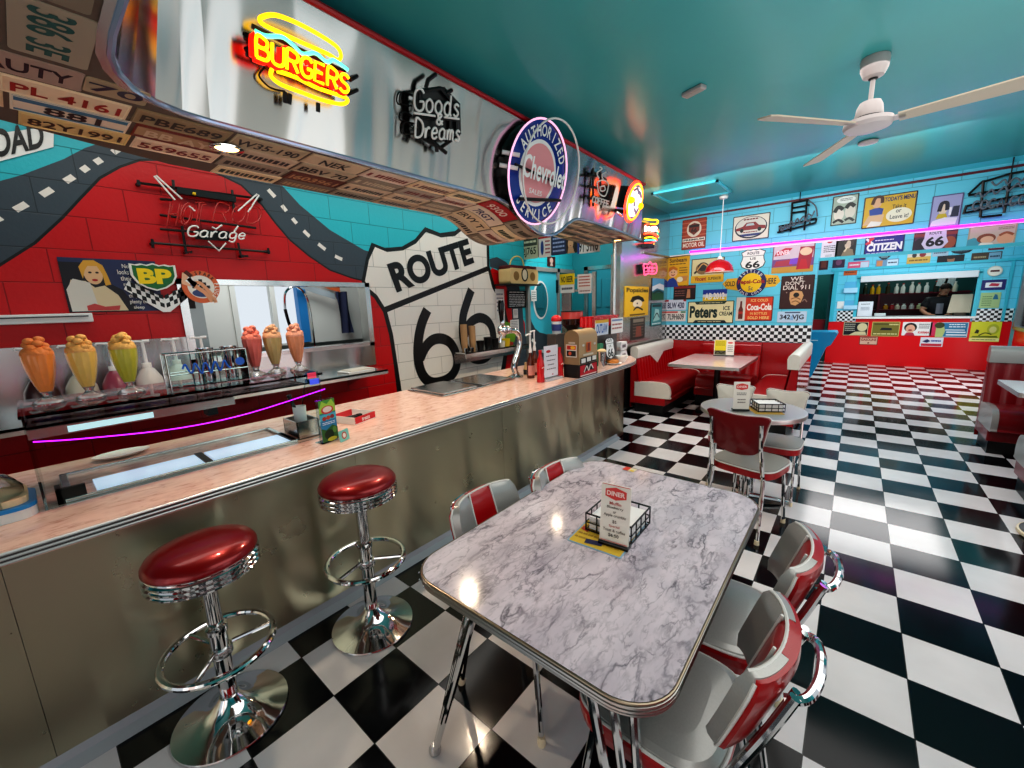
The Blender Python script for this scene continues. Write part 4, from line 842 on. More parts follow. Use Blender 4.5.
# ================================================================ BOOTHS
def bench(name, label, L, mat, group, cols=(RED, WHV), vdrop=True, caps=(1, 1), hb=.93):
    red, wh = cols; e = empty(name, label, 'booth bench', group=group, mat=mat)
    b = MB(); b.bx(.02, L-.02, .09, .50, .001, .13, BLK); b.obj('plinth', e)
    b = MB(); b.bx(0, L, .06, .50, .13, .24, red); b.obj('seat_base', e, None, .008)
    sp = crom([(.50, .24, 0), (.03, .24, 0), (.0, .27, 0), (-.005, .34, 0), (.02, .41, 0), (.09, .448, 0), (.25, .456, 0), (.44, .44, 0), (.50, .44, 0)], 5)
    sp = [(p.x, p.y) for p in sp]
    YZ = Matrix(((0, 0, 1, 0), (1, 0, 0, 0), (0, 1, 0, 0), (0, 0, 0, 1)))       # prism profile (y,z) swept along x
    b = MB(); b.prism(sp, .03, L-.03, red, X=YZ, smooth=True); st = b.obj('seat_cushion', e, None, sharp=.8)
    for k, (x0, x1) in enumerate(((0.0, .045), (L-.045, L))):
        if caps[k]: b = MB(); b.prism([(.24+(y-.24)*1.02, .34+(z-.34)*1.03) for y, z in sp], x0, x1, wh, X=YZ, smooth=True); b.obj('seat_end_cap', st, None, .012, sharp=.8)
    b = MB(); n = max(4, int(L/.10))
    def bf(u, v):
        x = L*u; z = .42+(hb-.14-.42)*v; y = .435+.05*v-.012*abs(sin(pi*n*u))
        return (x, y, z)
    b.grid(bf, n*6, 4, red); b.bx(0, L, .50, .56, .13, hb-.05, red); b.prism([(.449, .42), (.499, hb-.14), (.499, hb-.03), (.55, hb-.03), (.55, .2), (.449, .2)], .002, L-.002, red, X=YZ); b.obj('backrest', e)
    tp = [(.57, hb-.15), (.57, hb-.01), (.55, hb+.012), (.50, hb+.015), (.465, hb-.005), (.455, hb-.04), (.462, hb-.15)]
    b = MB(); b.prism([(y, z) for y, z in tp], -.005, L+.005, wh, X=YZ, smooth=True); tc = b.obj('top_roll', e, None, sharp=.8)
    if vdrop:
        b = MB(); b.add([(L*.30, .455, hb-.14), (L*.70, .455, hb-.14), (L*.5, .448, hb-.30), (L*.30, .47, hb-.14), (L*.70, .47, hb-.14), (L*.5, .463, hb-.30)], [(0, 2, 1), (3, 4, 5), (0, 3, 5, 2), (1, 2, 5, 4), (0, 1, 4, 3)], wh); b.obj('pointed_flap', tc)
    b = MB(); b.bx(.0, L, .56, .566, .06, hb-.16, M('gloss_laminate', '#7c0a12', .06, coat=.5)); b.obj('outer_panel', e)
    return e
def MR(x, y, rz): return Matrix.Translation((x, y, 0)) @ Matrix.Rotation(rz, 4, 'Z')
GB = 'red booth benches in the corner'
# left bench faces +x (local -y -> world +x): rotate +90
bench('booth_bench', 'red booth bench with white pointed top against the steel wall', 1.46, MR(-.03, 4.96, pi/2), GB)
bench('booth_bench', 'long red booth bench along the sign wall under checker band', .79, MR(.01, Y1-.62, 0), GB, (RED, RED), False, (0, 0), .90)
bench('booth_bench', 'red booth bench with white rolled top beside the passage', 1.62, MR(.84, 6.40, -pi/2), GB)
b = MB(); b.grid(lambda u, v: (XS+.01+(XE-XS-.02)*u, Y1-.034-.010*abs(sin(pi*3*v)), .02+.895*v), 4, 18, RED); b.bx(XS+.01, XE-.01, Y1-.034, Y1-.002, .02, .915, RED); tag(b.obj('padded_wall_panel'), 'red padded panel along the sign wall under chequered band', 'panel')
bt = empty('booth_table', 'pink rectangular booth table on black pedestal in the corner', 'table', (.395, 5.45, 0))
PINK2 = marble('booth_laminate', '#e9c9c4', '#b98d88', 6, .12, (.4, .6), (1, 1, 1), .5, .2)
b = MB(); b.prism(rrect(.86, 1.22, .03, 4), .712, .75, PINK2, RIBM); b.obj('tabletop', bt, None, .004)
b = MB(); b.tube([(0, .2, .03), (0, .2, .712)], .04, BLK, seg=16); b.box((0, .2, .7), (.3, .3, .02), BLK); b.box((0, .2, .015), (.42, .42, .03), BLK); b.obj('pedestal', bt)
GR = 'booth benches by the right hand windows'
bench('booth_bench', 'dark red booth bench with silver top facing us by right windows', 1.2, MR(2.92, 5.20, 0), GR, (DRED, SILV), False, (1, 0), 1.0)
bench('booth_bench', 'dark red booth bench turned away from us at the right edge', 1.2, MR(4.12, 4.38, pi), GR, (DRED, SILV), False, (0, 1), 1.0)
bt = empty('booth_table', 'white topped booth table at the right edge of the room', 'table', (3.50, 4.82, 0))
b = MB(); b.prism(rrect(1.2, .70, .03, 4), .712, .75, M('pale_laminate', '#d8dde0', .15), RIBM); b.obj('tabletop', bt, None, .004)
b = MB(); b.tube([(.1, 0, .03), (.1, 0, .712)], .04, BLK, seg=16); b.box((.1, 0, .015), (.4, .4, .03), BLK); b.obj('pedestal', bt)
# blue booth behind the sign wall
e = empty('blue_booth_bench', 'turquoise blue booth bench end beyond the sign wall', 'booth bench', (1.1, 8.5, 0)); BL = M('blue_vinyl', '#1496c4', .3, coat=.3)
pr = [(-.5, .96), (.51, .97), (.53, .93), (.46, .76), (.40, .72), (.24, .20), (-.5, .20)]
b = MB(); b.prism(pr, -.06, .5, BL, X=FR((0, 0, 0), (1, 0, 0), (0, 0, 1))); b.obj('shaped_panel', e, None, .012)
b = MB()
for z, x1 in ((.70, .22), (.56, .05), (.83, .28)): b.bx(-.5, x1, -.504, -.50, z-.006, z+.006, WHITE)
b.obj('white_piping', e); b = MB(); b.bx(-.45, .2, -.45, .05, .001, .2, BLK); b.obj('plinth', e)
# ================================================================ LICENCE PLATES under the bulkhead
_arc = [0]
pp3 = [(y, z) for y, z in prof]
for a, c in zip(pp3, pp3[1:]): _arc.append(_arc[-1]+sqrt((c[0]-a[0])**2+(c[1]-a[1])**2))
def soff(s):                     # arc length from y=.03 -> point and tangent
    if s <= 0: return (.03+s, ZS), (1, 0)
    s0 = s+.25
    for i in range(len(_arc)-1):
        if _arc[i+1] >= s0:
            t = (s0-_arc[i])/(_arc[i+1]-_arc[i]); a, c = pp3[i], pp3[i+1]; d = (c[0]-a[0], c[1]-a[1]); l = sqrt(d[0]**2+d[1]**2)
            return (a[0]+d[0]*t, a[1]+d[1]*t), (d[0]/l, d[1]/l)
    return None, None
def bent_plate(name, label, x, s0, w, h, bg, txt, fg, band=None, extra=None, group=None):
    """a pressed metal plate that follows the soffit"""
    def P(u, v, n):
        (y, z), (ty, tz) = soff(s0+u); return (x+v, y+tz*n*0, z-n)
    c0, t0 = soff(s0)
    if c0 is None or soff(s0+w/2+.01)[0] is None: return
    org = Vector((x, c0[0], c0[1]))
    def Q(u, v, n): p = P(u, v, n); return (p[0]-org.x, p[1]-org.y, p[2]-org.z)
    bg = PB(bg); b = MB(); ns = 5; m = C(bg, .4)
    for n, fl in ((.0005, 1), (.003, 0)):
        b.grid(lambda u, v: Q((u-.5)*w, (v-.5)*h, n), ns, 1, m, False, bool(fl))
    for v in (-.5, .5): b.grid(lambda u, n: Q((u-.5)*w, v*h, .0005+.0025*n), ns, 1, m, False, v > 0)
    rim_ = [Q((i/ns-.5)*w*.96, .45*h, .0035) for i in range(ns+1)]+[Q((.5-i/ns)*w*.96, -.45*h, .0035) for i in range(ns+1)]
    b.tube(rim_, .0022, C(bg, .4), True, 5)
    o = b.obj(name, None, Matrix.Translation(org)); tag(o, label, 'licence plate', group)
    if band:
        b = MB()
        for v0, v1, c in band: b.grid(lambda u, v: Q((u-.5)*w*.97, (v0+(v1-v0)*v)*h, .0037), ns, 1, C(c), False)
        b.obj('picture', o)
    t = MB()
    if txt:
        vs, fs, x0, y0, tw, th = text_geo(txt, .02); wd = min(.86, .13*len(txt)+.1)
        t.add([Q(((a-x0)/tw-.5)*w*wd, ((c-y0)/th-.5)*h*.52-.01, .0045) for a, c in vs], fs, C(fg))
    else:
        rr = random.Random(int(s0*100+x*10)); u = -.42
        while u < .40:
            l = rr.uniform(.05, .09); k = rr.uniform(.0, .5)
            if rr.random() > .14: t.add([Q(u*w, -.24*h, .0042), Q((u+l*.8)*w, -.24*h, .0042), Q((u+l*.8)*w, (.12+.1*k)*h, .0042), Q(u*w, (.12+.1*k)*h, .0042)], [(0, 1, 2, 3)], C(fg))
            u += l*1.15
    if extra: t.add([Q(-.25*w, .32*h, .0042), Q(.25*w, .32*h, .0042), Q(.25*w, .42*h, .0042), Q(-.25*w, .42*h, .0042)], [(0, 1, 2, 3)], C(extra))
    if t.f: t.obj('lettering', o)
    return o
rows = (-.322, -.482, -.642, -.796)
PW, PH = .303, .152
known = {(1, -2): ('#c3b294', '5', '#3a2350', None, 'cream plate with purple 5 left of the 881 plate'), (0, -1): ('#d9c2a4', 'PL 4161', '#b3261c', None, 'cream plate with red PL 4161'), (0, 0): ('#8a7a5c', 'PBE689', '#2a2620', None, 'olive brown plate with dark PBE689'), (0, 1): ('#a89c80', 'W35-190', '#191919', None, 'dull green plate with black W35-190'), (0, 2): ('#b5a68c', 'NEK', '#191919', None, 'sandy plate with black NEK'),
 (1, -1): ('#cfc7b4', '881', '#1c1a1a', ((.18, .48, '#3f86a8'), (-.48, -.32, '#4a8fb0')), 'plate with blue sky picture and black 881'), (1, 0): ('#6e2a22', 'BB AY', '#e0cdb0', ((-.30, .34, '#c3a47e'),), 'brown edged plate with BB AY'), (1, 2): ('#a49880', 'BBV 70', '#17171a', None, 'grey plate with black BBV 70'), 
 (2, -1): ('#c9b47c', '82Y1991', '#3a2f20', None, 'golden plate with dark 82Y1991'), (2, 0): ('#d4c0a8', '569655', '#8a2320', None, 'cream plate with dark red 569655'), (2, 2): ('#5a2a1e', 'I603961', '#caa274', None, 'dark brown plate with I603961')}
PB = lambda c: '#%02x%02x%02x' % tuple(min(255, int(int(c[i:i+2], 16)*1.22)) for i in (1, 3, 5))
pal = [('#b9ab92', '#3a3530'), ('#8d8676', '#2c2a26'), ('#c7b79a', '#6a2420'), ('#7d7464', '#d6cbb0'), ('#a39178', '#2a3a52'), ('#cdbf9f', '#23402f'), ('#93897c', '#7a2018'), ('#b4a58e', '#1d1d22'), ('#6b5f52', '#c9b68c'), ('#c2b4a4', '#8a2a22')]
seen_ = set(); rown = ('front', 'second', 'third', 'wall side'); rnd = random.Random(3); nn_ = 0
for ri, rx in enumerate(rows):
    k = -2 if ri else -1
    while True:
        s0 = .03-.405+.317*(k+1)+(.02*ri)
        if k >= 0 and soff(s0+.16)[0] is None: break
        if k > 14: break
        bgc, fgc = pal[(k*3+ri*4+nn_*0) % len(pal)]; txt = None; la = None; band = None
        yy = soff(s0)[0][0]
        if (ri, k) in known: bgc, txt, fgc, band, la = known[(ri, k)]
        if ri == 0 and 1.86 < yy < 2.18 and '9300' not in seen_: seen_.add('9300'); bgc, txt, fgc, la = '#9c1420', '9300', '#f0e6dc', 'red plate with white 9300 on the curved dip'
        if ri == 1 and 1.80 < yy < 2.12: bgc, txt, fgc, la = '#c9bfae', '7RGT', '#3b3a66', 'cream plate with blue 7RGT on the curved dip'
        if ri == 2 and 1.78 < yy < 2.10: bgc, txt, fgc, la = '#bfb193', 'ERVY T', '#2a2722', 'sandy plate with ERVY T on the curved dip'
        if (ri == 3 and k < 1) or (ri == 2 and k < -1): k += 1; continue
        hole = min((yy-y_)**2+(rx+.43)**2 for y_ in (.149, 2.769))
        if la is None:
            cname = {'#b9ab92': 'tan', '#8d8676': 'grey', '#c7b79a': 'cream', '#7d7464': 'dull grey', '#a39178': 'brown tan', '#cdbf9f': 'pale sand', '#93897c': 'grey beige', '#b4a58e': 'faded tan', '#6b5f52': 'dark brown', '#c2b4a4': 'pinkish cream'}[bgc]
            la = 'weathered %s licence plate, place %d along the %s row of soffit' % (cname, k+3, rown[ri])
        bent_plate('licence_plate', la, rx, s0, PW, PH, bgc, txt, fgc, band, None, 'licence plates under the bulkhead'); nn_ += 1
        k += 1
def flat_plate(label, cx_, cy_, ux, vx, w, h, bg, txt, fg, small=None, group='licence plates under the bulkhead', z=ZS-.0005, bandc=None):
    art = []
    if bandc: art.append(('R', .02, .62, .98, .97, bandc))
    if txt: art.append(('T', txt, .08, .2, .92, .75, fg, .02))
    if small: art.append(('T', small, .3, .82, .72, .94, fg))
    return sign('licence_plate', label, 'licence plate', FR((cx_, cy_, z), ux, vx), w, h, bg, art, thick=.003, group=group, r=.012)
flat_plate('grey plate with green 386 3E mounted sideways at the curved corner', .105, -.40, (-1, 0, 0), (0, 1, 0), .31, .155, '#a9a28e', '386 3E', '#1d5f5a')
flat_plate('pinkish plate reading BEAUTY above the PL 4161 plate', -.157, -.475, (0, 1, 0), (1, 0, 0), .305, .152, '#b7a192', 'BEAUTY', '#2a1d2a')
flat_plate('grey plate with raised GEORGIA at the far left edge', .12, -.575, (-1, 0, 0), (0, 1, 0), .31, .155, '#8f8672', 'GEORGIA', '#4a4034')
flat_plate('cream plate with dark 70 tucked beside the curved steel edge', -.152, -.245, (0, 1, 0), (1, 0, 0), .16, .12, '#b8a888', '70', '#2b2a48')
flat_plate('dusty plate with large blue S at the upper left corner', .43, -.42, (-1, 0, 0), (0, 1, 0), .30, .155, '#8a8270', 'S', '#20285a')
# plates on the cross board at the end of the bulkhead
b_ = []
for (px, bg, txt, fg, la, art) in (((517.5, 235, 538, 258), '#b9b79a', '72J765', '#2a2a24', 'pale green plate with dark 72J765 on the cross board', [('R', .02, .5, .98, .98, '#45473a'), ('L', .06, .55, .94, .94, 2, '#c9c7a8')]), ((538.5, 234, 551, 256.5), '#cfcac4', None, '#222', 'white plate with red header and blue bottle picture', [('R', 0, .78, 1, 1, '#a11e24'), ('E', .3, .4, .13, .3, '#28407c'), ('L', .55, .1, .95, .72, 4, '#8a2430')]), ((551.5, 236, 566, 254), '#23304e', None, '#ddd', 'navy plate with rows of small print', [('L', .1, .1, .92, .92, 4, '#8f9cc0')]), ((566.5, 237.5, 577, 252.5), '#2c2420', None, '#fff', 'small portrait plate of a dark haired woman', [('E', .4, .6, .26, .32, '#c49a72'), ('P', ((.1, .0), (.8, .0), (.6, .4), (.2, .4)), '#b28a66'), ('S', ((.62, .95), (.85, .6), (.8, .1)), .16, '#17110e'), ('R', .32, .44, .48, .48, '#7c2c28')]), ((577.5, 238.5, 600, 251.5), '#d8d8d4', '91 3118', '#1d2430', 'white plate with dark 91 3118 nearest to the pole', [('R', .0, .0, .09, 1, '#24408c')])):
    x, z, w, h = rectY(px, 4.27)
    a = list(art)
    if txt: a.append(('T', txt, .08, .08, .92, .45 if '72J' in txt else .8, fg, .02))
    sign('licence_plate', la, 'licence plate', FY(x, z, 4.27), w, h, bg, a, thick=.003, group='plates on the cross board')
# ---- round downlights
for i, (y, z, la) in enumerate(((.149, ZS, 'bright round downlight in the soffit above the bar stools'), (2.769, 2.300, 'bright round downlight beside the curved dip'), (4.06, 2.294, 'bright round downlight above the steel pole'))):
    b = MB(); b.lathe([(.062, 0), (.066, -.006), (.05, -.010), (.046, -.004), (.062, 0)], CHROME, 28); o = b.obj('downlight', None, Matrix.Translation((-.43 if i < 2 else -.40, y, z-.006))); tag(o, la, 'light', 'downlights in the bulkhead')
    b = MB(); b.lathe([(.001, -.004), (.046, -.0045), (.046, -.003)], NEON('#ffc67a', 7), 24); b.obj('lamp_disc', o)
po = MB(); po.tube([(-.45, 4.09, ZT+.002), (-.45, 4.09, 2.27)], .022, STEELP, seg=16); po.lathe([(.001, 0), (.05, 0), (.05, .008), (.022, .012)], CHROME2, 20, (-.45, 4.09, ZT+.001)); tag(po.obj('steel_pole'), 'round steel pole between counter end and bulkhead', 'pole')

# ================================================================ NEON AND BULKHEAD SIGNS
SF = {'A': [[(0, 0), (1.9, 6), (3.8, 0)], [(.8, 2.2), (3, 2.2)]], 'L': [[(0, 6), (0, 0), (3.2, 0)]], 'B': [[(0, 0), (0, 6), (2.4, 6), (3.3, 5.2), (3.2, 3.9), (2.2, 3.2), (.2, 3.2)], [(2.2, 3.2), (3.6, 2.6), (3.8, 1.2), (2.8, .05), (0, 0)]], 'U': [[(0, 6), (0, 1.6), (.6, .3), (2, 0), (3.2, .4), (3.8, 1.6), (3.8, 6)]],
 'R': [[(0, 0), (0, 6), (2.6, 6), (3.6, 5.2), (3.5, 3.8), (2.5, 3.1), (.2, 3.1)], [(2, 3.0), (3.8, 0)]], 'G': [[(3.8, 5), (2.8, 6), (1.2, 5.9), (.1, 4.6), (0, 2), (.9, .3), (2.4, 0), (3.7, .8), (3.8, 2.6), (2.2, 2.6)]], 'E': [[(3.4, 6), (0, 6), (0, 0), (3.5, 0)], [(0, 3.1), (2.8, 3.1)]],
 'S': [[(3.5, 5.2), (2.4, 6), (.9, 5.8), (.2, 4.7), (.9, 3.5), (2.7, 2.8), (3.6, 1.7), (3, .4), (1.5, 0), (.1, .8)]], 'O': [[(1.9, 6), (.4, 5), (0, 3), (.4, 1), (1.9, 0), (3.4, 1), (3.8, 3), (3.4, 5), (1.9, 6)]], 'C': [[(3.6, 5), (2.4, 6), (.9, 5.6), (0, 3.6), (.3, 1.2), (1.6, 0), (3.6, .9)]], 'F': [[(3.4, 6), (0, 6), (0, 0)], [(0, 3.1), (2.8, 3.1)]],
 'D': [[(0, 0), (0, 6), (1.8, 6), (3.4, 4.8), (3.8, 3), (3.3, 1), (1.8, 0), (0, 0)]], 'H': [[(0, 6), (0, 0)], [(3.6, 6), (3.6, 0)], [(0, 3.1), (3.6, 3.1)]], 'T': [[(0, 6), (3.8, 6)], [(1.9, 6), (1.9, 0)]], 'I': [[(.6, 6), (.6, 0)]], 'N': [[(0, 0), (0, 6), (3.5, 0), (3.5, 6)]],
 'a': [[(3, 3.2), (1.6, 3.8), (.2, 2.6), (.3, .7), (1.5, 0), (2.8, .9), (3, 3.4), (3, .8), (3.6, .1)]], 'r': [[(0, 3.4), (.3, 0), (.6, 2.4), (1.6, 3.7), (2.4, 3.3)]], 'g': [[(3, 3.2), (1.6, 3.8), (.2, 2.6), (.4, .8), (1.6, .2), (2.8, 1.2), (3, 3.4), (2.9, -1), (1.6, -2), (.3, -1.2)]], 'e': [[(.3, 1.8), (2.7, 2.2), (2.4, 3.5), (1.2, 3.7), (.2, 2.3), (.5, .6), (1.6, 0), (3, .8)]],
 'o': [[(1.5, 3.8), (.2, 2.8), (.2, 1), (1.5, 0), (2.8, 1), (2.8, 2.8), (1.5, 3.8)]], 'd': [[(2.8, 3), (1.5, 3.8), (.2, 2.6), (.3, .8), (1.5, 0), (2.7, 1), (2.9, 6), (2.9, .8), (3.5, .1)]], 's': [[(2.4, 3.2), (1.3, 3.8), (.4, 2.9), (1.4, 2), (2.4, 1.1), (1.4, 0), (.1, .6)]], 'm': [[(0, 3.6), (.2, 0), (.3, 2.6), (1.1, 3.7), (1.7, 2.8), (1.8, 0), (1.9, 2.6), (2.7, 3.7), (3.3, 2.8), (3.4, .3), (3.8, .1)]], '&': [[(3.4, 0), (.8, 4), (1, 5.4), (2, 5.6), (2.4, 4.6), (.4, 2), (.6, .4), (1.8, 0), (3.2, 2.2)]], 't': [[(1.2, 5.4), (1.1, .8), (1.8, 0), (2.4, .3)], [(0, 3.9), (2.3, 3.9)]]}
SWD = {'I': 1.2, 'r': 2.4, 's': 2.5, 't': 2.5, 'o': 3, 'a': 3.4, 'e': 3, 'g': 3, 'd': 3.4}
def strokes(txt, u0, v0, u1, v1, sm=4, slant=0):
    out, x = [], 0
    for ch in txt:
        if ch == ' ': x += 2.4; continue
        for st in SF[ch]:
            curv = len(st) > 4 and ch not in 'EFHTNI'
            p = [(x+a+slant*c, c, 0) for a, c in st]; out.append([(q[0], q[1]) for q in (crom(p, sm) if curv else [Vector(k) for k in p])])
        x += SWD.get(ch, 3.8)+1.1
    x -= 1.1; lo = min(min(q[1] for q in s_) for s_ in out); lo = min(lo, 0) if lo < -.5 else 0
    return [[(u0+(a/x)*(u1-u0), v0+(c-lo)/(6-lo)*(v1-v0)) for a, c in s_] for s_ in out]
TILT = Vector((TO, 0, .54)).normalized()
def FB(y, z):      # frame on the leaning fascia
    x = XF+TO*(z-ZS)/(2.85-ZS); return FR((x, y, z), (0, 1, 0), TILT)
def fascia(px, d=0): 
    lo, hi = XF-.05, XF+TO+.5
    for _ in range(30):
        X = (lo+hi)/2; p = AX(*px, X)
        if X > XF+TO*(p.z-ZS)/(2.85-ZS)+d/TILT.z: hi = X
        else: lo = X
    return p
def fuv(px, org, d=0):
    """point of the fascia in the sign's own frame"""
    p = fascia(px, d); return (p.y-org[0], (p.z+d*TILT.x-org[1])/TILT.z)
# BURGERS
p = fascia((297, 60)); OB = (p.y, p.z); mb_ = FB(*OB)
e = empty('neon_burger_sign', 'lit yellow and red neon BURGERS sign shaped like a burger', 'neon sign', mat=mb_)
YEL = NEON('#ffc40c', 1.9); RDN = NEON('#ff1c08', 1.3); GRN = NEON('#5fe8c0', 1.4)
def fpts(l, n): return [(*fuv(q, OB, n), n) for q in l]
d_ = .075
b = MB(); ub = fpts([(262, 17), (275, 15), (295, 22), (318, 34), (336, 46), (341, 55), (338, 60), (328, 54), (305, 44), (283, 34), (266, 26), (260, 21)], d_); b.tube(crom(ub, 6, True), .008, YEL, True); b.obj('top_bun_tube', e)
b = MB(); lb_ = fpts([(272, 69), (271, 76), (280, 84), (300, 92), (322, 100), (340, 104), (347, 102), (346, 98), (335, 94), (315, 87), (295, 77), (277, 71)], d_); b.tube(crom(lb_, 6), .008, YEL); b.obj('bottom_bun_tube', e)
b = MB(); b.tube(crom(fpts([(255, 31), (266, 36), (282, 37), (293, 45), (303, 54), (315, 53), (327, 62), (334, 60), (348, 70)], d_+.012), 6), .008, GRN); b.obj('lettuce_tube', e)
c00 = fuv((256, 57), OB, .1); c10 = fuv((348, 94), OB, .1); c01 = fuv((256, 36), OB, .1)
def warp(u, v, n): return (c00[0]+(c10[0]-c00[0])*u+(c01[0]-c00[0])*v, c00[1]+(c10[1]-c00[1])*u+(c01[1]-c00[1])*v, n)
b = MB(); b2 = MB()
for st in strokes('BURGERS', 0, 0, 1, 1):
    b.tube([warp(u, v, d_+.03) for u, v in st], .0065, YEL); b2.tube([warp(u, v, d_-.0) for u, v in st], .015, RDN, seg=6)
b.obj('letter_tubes', e); b2.obj('red_outline_tubes', e)
def bracket(e_, pts, r=.009): 
    b = MB()
    for l in pts: b.tube(l, r, BLK, seg=6)
    b.obj('black_frame', e_)
bx_ = [fuv(q, OB) for q in [(243, 35), (246, 52), (352, 80), (352, 92), (285, 100), (322, 110)]]
bracket(e, [[(*fuv((252, 26), OB, .05), .05), (*fuv((345, 72), OB, .05), .05)], [(*fuv((262, 60), OB, .05), .05), (*fuv((345, 98), OB, .05), .05)], [(*fuv((244, 38), OB, .05), .05), (*fuv((258, 40), OB, .05), .05), (*fuv((246, 34), OB, .005), .005)], [(*fuv((246, 54), OB, .05), .05), (*fuv((262, 60), OB, .05), .05), (*fuv((247, 48), OB, .005), .005)], [(*fuv((350, 80), OB, .05), .05), (*fuv((357, 76), OB, .005), .005)], [(*fuv((348, 94), OB, .05), .05), (*fuv((357, 90), OB, .005), .005)], [(*fuv((285, 92), OB, .06), .06), (*fuv((285, 103), OB, .06), .06)], [(*fuv((290, 94), OB, .06), .06), (*fuv((289, 104), OB, .06), .06)], [(*fuv((318, 103), OB, .06), .06), (*fuv((318, 112), OB, .06), .06)]])
b = MB(); b.tube(crom([(*fuv(q, OB), .03) for q in [(262, 68), (256, 76), (264, 86), (272, 90), (282, 92)]], 5), .004, BLK, seg=5); b.obj('cable', e)
# Goods & Dreams (unlit)
def unlit_sign(name, label, cpx, lines, frame_px, tubes=None, d=.06, back=True):
    p = fascia(cpx); og = (p.y, p.z); e = empty(name, label, 'neon sign', mat=FB(*og)); TUB = M('unlit_tube', '#e8e6e2', .2)
    F = lambda q, n: (*fuv(q, og, n), n)
    b = MB()
    for txt, bl, br, tl, r in lines:
        a0, a1, a2 = F(bl, d+.02), F(br, d+.02), F(tl, d+.02)
        for st in strokes(txt, 0, 0, 1, 1): b.tube([(a0[0]+(a1[0]-a0[0])*u+(a2[0]-a0[0])*v, a0[1]+(a1[1]-a0[1])*u+(a2[1]-a0[1])*v, d+.02) for u, v in st], r, TUB, seg=6)
    for l in tubes or (): b.tube(crom([F(q, d+.02) for q in l], 5), .006, TUB, seg=6)
    b.obj('glass_tubes', e)
    b = MB()
    for l in frame_px: b.tube([F(q, d-.01) for q in l], .011, BLK, seg=6)
    b.obj('black_frame', e); return e, F, d
e, F, d = unlit_sign('neon_script_sign', 'unlit white script neon sign reading Goods & Dreams', (432, 115), [('Goods', (414, 110), (458, 117), (415, 88), .006), ('&', (436, 124), (443, 125), (437, 113), .006), ('Dreams', (415, 137), (459, 141), (416, 119), .006)],
 [[(416, 92), (440, 88), (456, 106), (457, 136), (440, 148), (418, 136), (416, 92)], [(414, 100), (458, 104)], [(414, 116), (459, 120)], [(414, 128), (459, 134)], [(420, 92), (421, 140)], [(450, 98), (450, 142)], [(426, 88), (428, 80), (436, 74)], [(446, 93), (452, 90)], [(428, 138), (446, 153)], [(436, 145), (437, 152)], [(416, 140), (420, 142)]], [[(414, 113), (435, 116)], [(444, 117), (459, 119)]])
b = MB(); b.prism([F(q, 0)[:2] for q in [(418, 90), (440, 87), (456, 104), (457, 134), (446, 143), (420, 137)]], d-.03, d-.024, BLK); b.obj('back_plate', e)
b = MB()
for l in ([(415, 96), (402, 92), (400, 103), (412, 106)], [(416, 118), (404, 112), (403, 120), (416, 124)], [(416, 128), (405, 122), (404, 133), (414, 134)]): b.tube(crom([F(q, .01) for q in l], 5), .004, BLK, seg=5)
b.obj('cable', e)
# COFFEE cup (unlit)
e, F, d = unlit_sign('neon_coffee_sign', 'unlit black and white neon COFFEE cup sign', (598, 188), [('COFFEE', (592, 202), (608, 207), (593, 196), .006)],
 [[(593, 168), (593, 206)], [(588, 176), (596, 176)], [(588, 186), (597, 188)], [(588, 198), (594, 199)], [(600, 170), (601, 208)], [(593, 172), (606, 180)], [(592, 196), (609, 202)]], [[(597, 182), (599, 193), (605, 196), (608, 188), (608, 183), (603, 180), (597, 182)], [(599, 178), (597, 173), (602, 169), (600, 167)], [(603, 179), (602, 175), (606, 172)], [(600, 187), (604, 186), (605, 190), (601, 191), (600, 187)]])
# round authorised service sign
cpx = (538, 174); og_ = fuv(cpx, (0, 0), .07); og = (og_[0], og_[1]*TILT.z); e = empty('round_service_sign', 'large round blue and pink neon service sign with white letters', 'neon sign', mat=FB(*og))
R_ = .345; b = MB(); b.lathe([(.001, .0), (R_-.02, .0), (R_-.02, .05), (R_, .07), (.001, .07)], BLKG, 56); b.obj('drum', e)
b = MB(); b.lathe([(R_-.01, .071), (.22, .0712)], C('#14348e', .2), 56); b.obj('blue_ring', e); b = MB(); b.lathe([(.22, .072), (.195, .0735)], WHITE, 48); b.lathe([(.195, .0735), (.001, .074)], C('#e79a9c', .3), 48); b.obj('pink_disc', e)
b = MB(); PKN = NEON('#f3b7d8', .9); b.tube([(R_*cos(2*pi*k/48), R_*sin(2*pi*k/48), .085) for k in range(48)], .007, PKN, True); b.tube([(R_*.98*cos(2*pi*k/48)+.02, R_*.98*sin(2*pi*k/48)+.01, .19) for k in range(48)], .007, M('unlit_tube'), True); b.obj('ring_tube', e)
def arc_text(mb, txt, r, a0, a1, h, n, m, flip=False):
    k = len(txt)
    for i, ch in enumerate(txt):
        if ch == ' ': continue
        a = a0+(a1-a0)*(i+.5)/k; vs, fs, x0, y0, w, hh = text_geo(ch, .02); wd = h*.75*(w/hh if w/hh < 1.1 else 1.1); t = a-pi/2 if not flip else a+pi/2
        mb.add([(r*cos(a)+((x-x0)/w-.5)*wd*cos(t)-((y-y0)/hh-.5)*h*sin(t), r*sin(a)+((x-x0)/w-.5)*wd*sin(t)+((y-y0)/hh-.5)*h*cos(t), n) for x, y in vs], fs, m)
b = MB(); arc_text(b, 'AUTHORIZED', .275, radians(155), radians(25), .075, .09, WHITE); arc_text(b, 'SERVICE', .275, radians(-140), radians(-40), .075, .09, WHITE, True)
b.text('Chevrolet', -.26, -.06, .26, .085, .14, WHITE, .02); b.text('SALES', -.08, -.14, .08, -.105, .076, WHITE); b.obj('lettering', e)
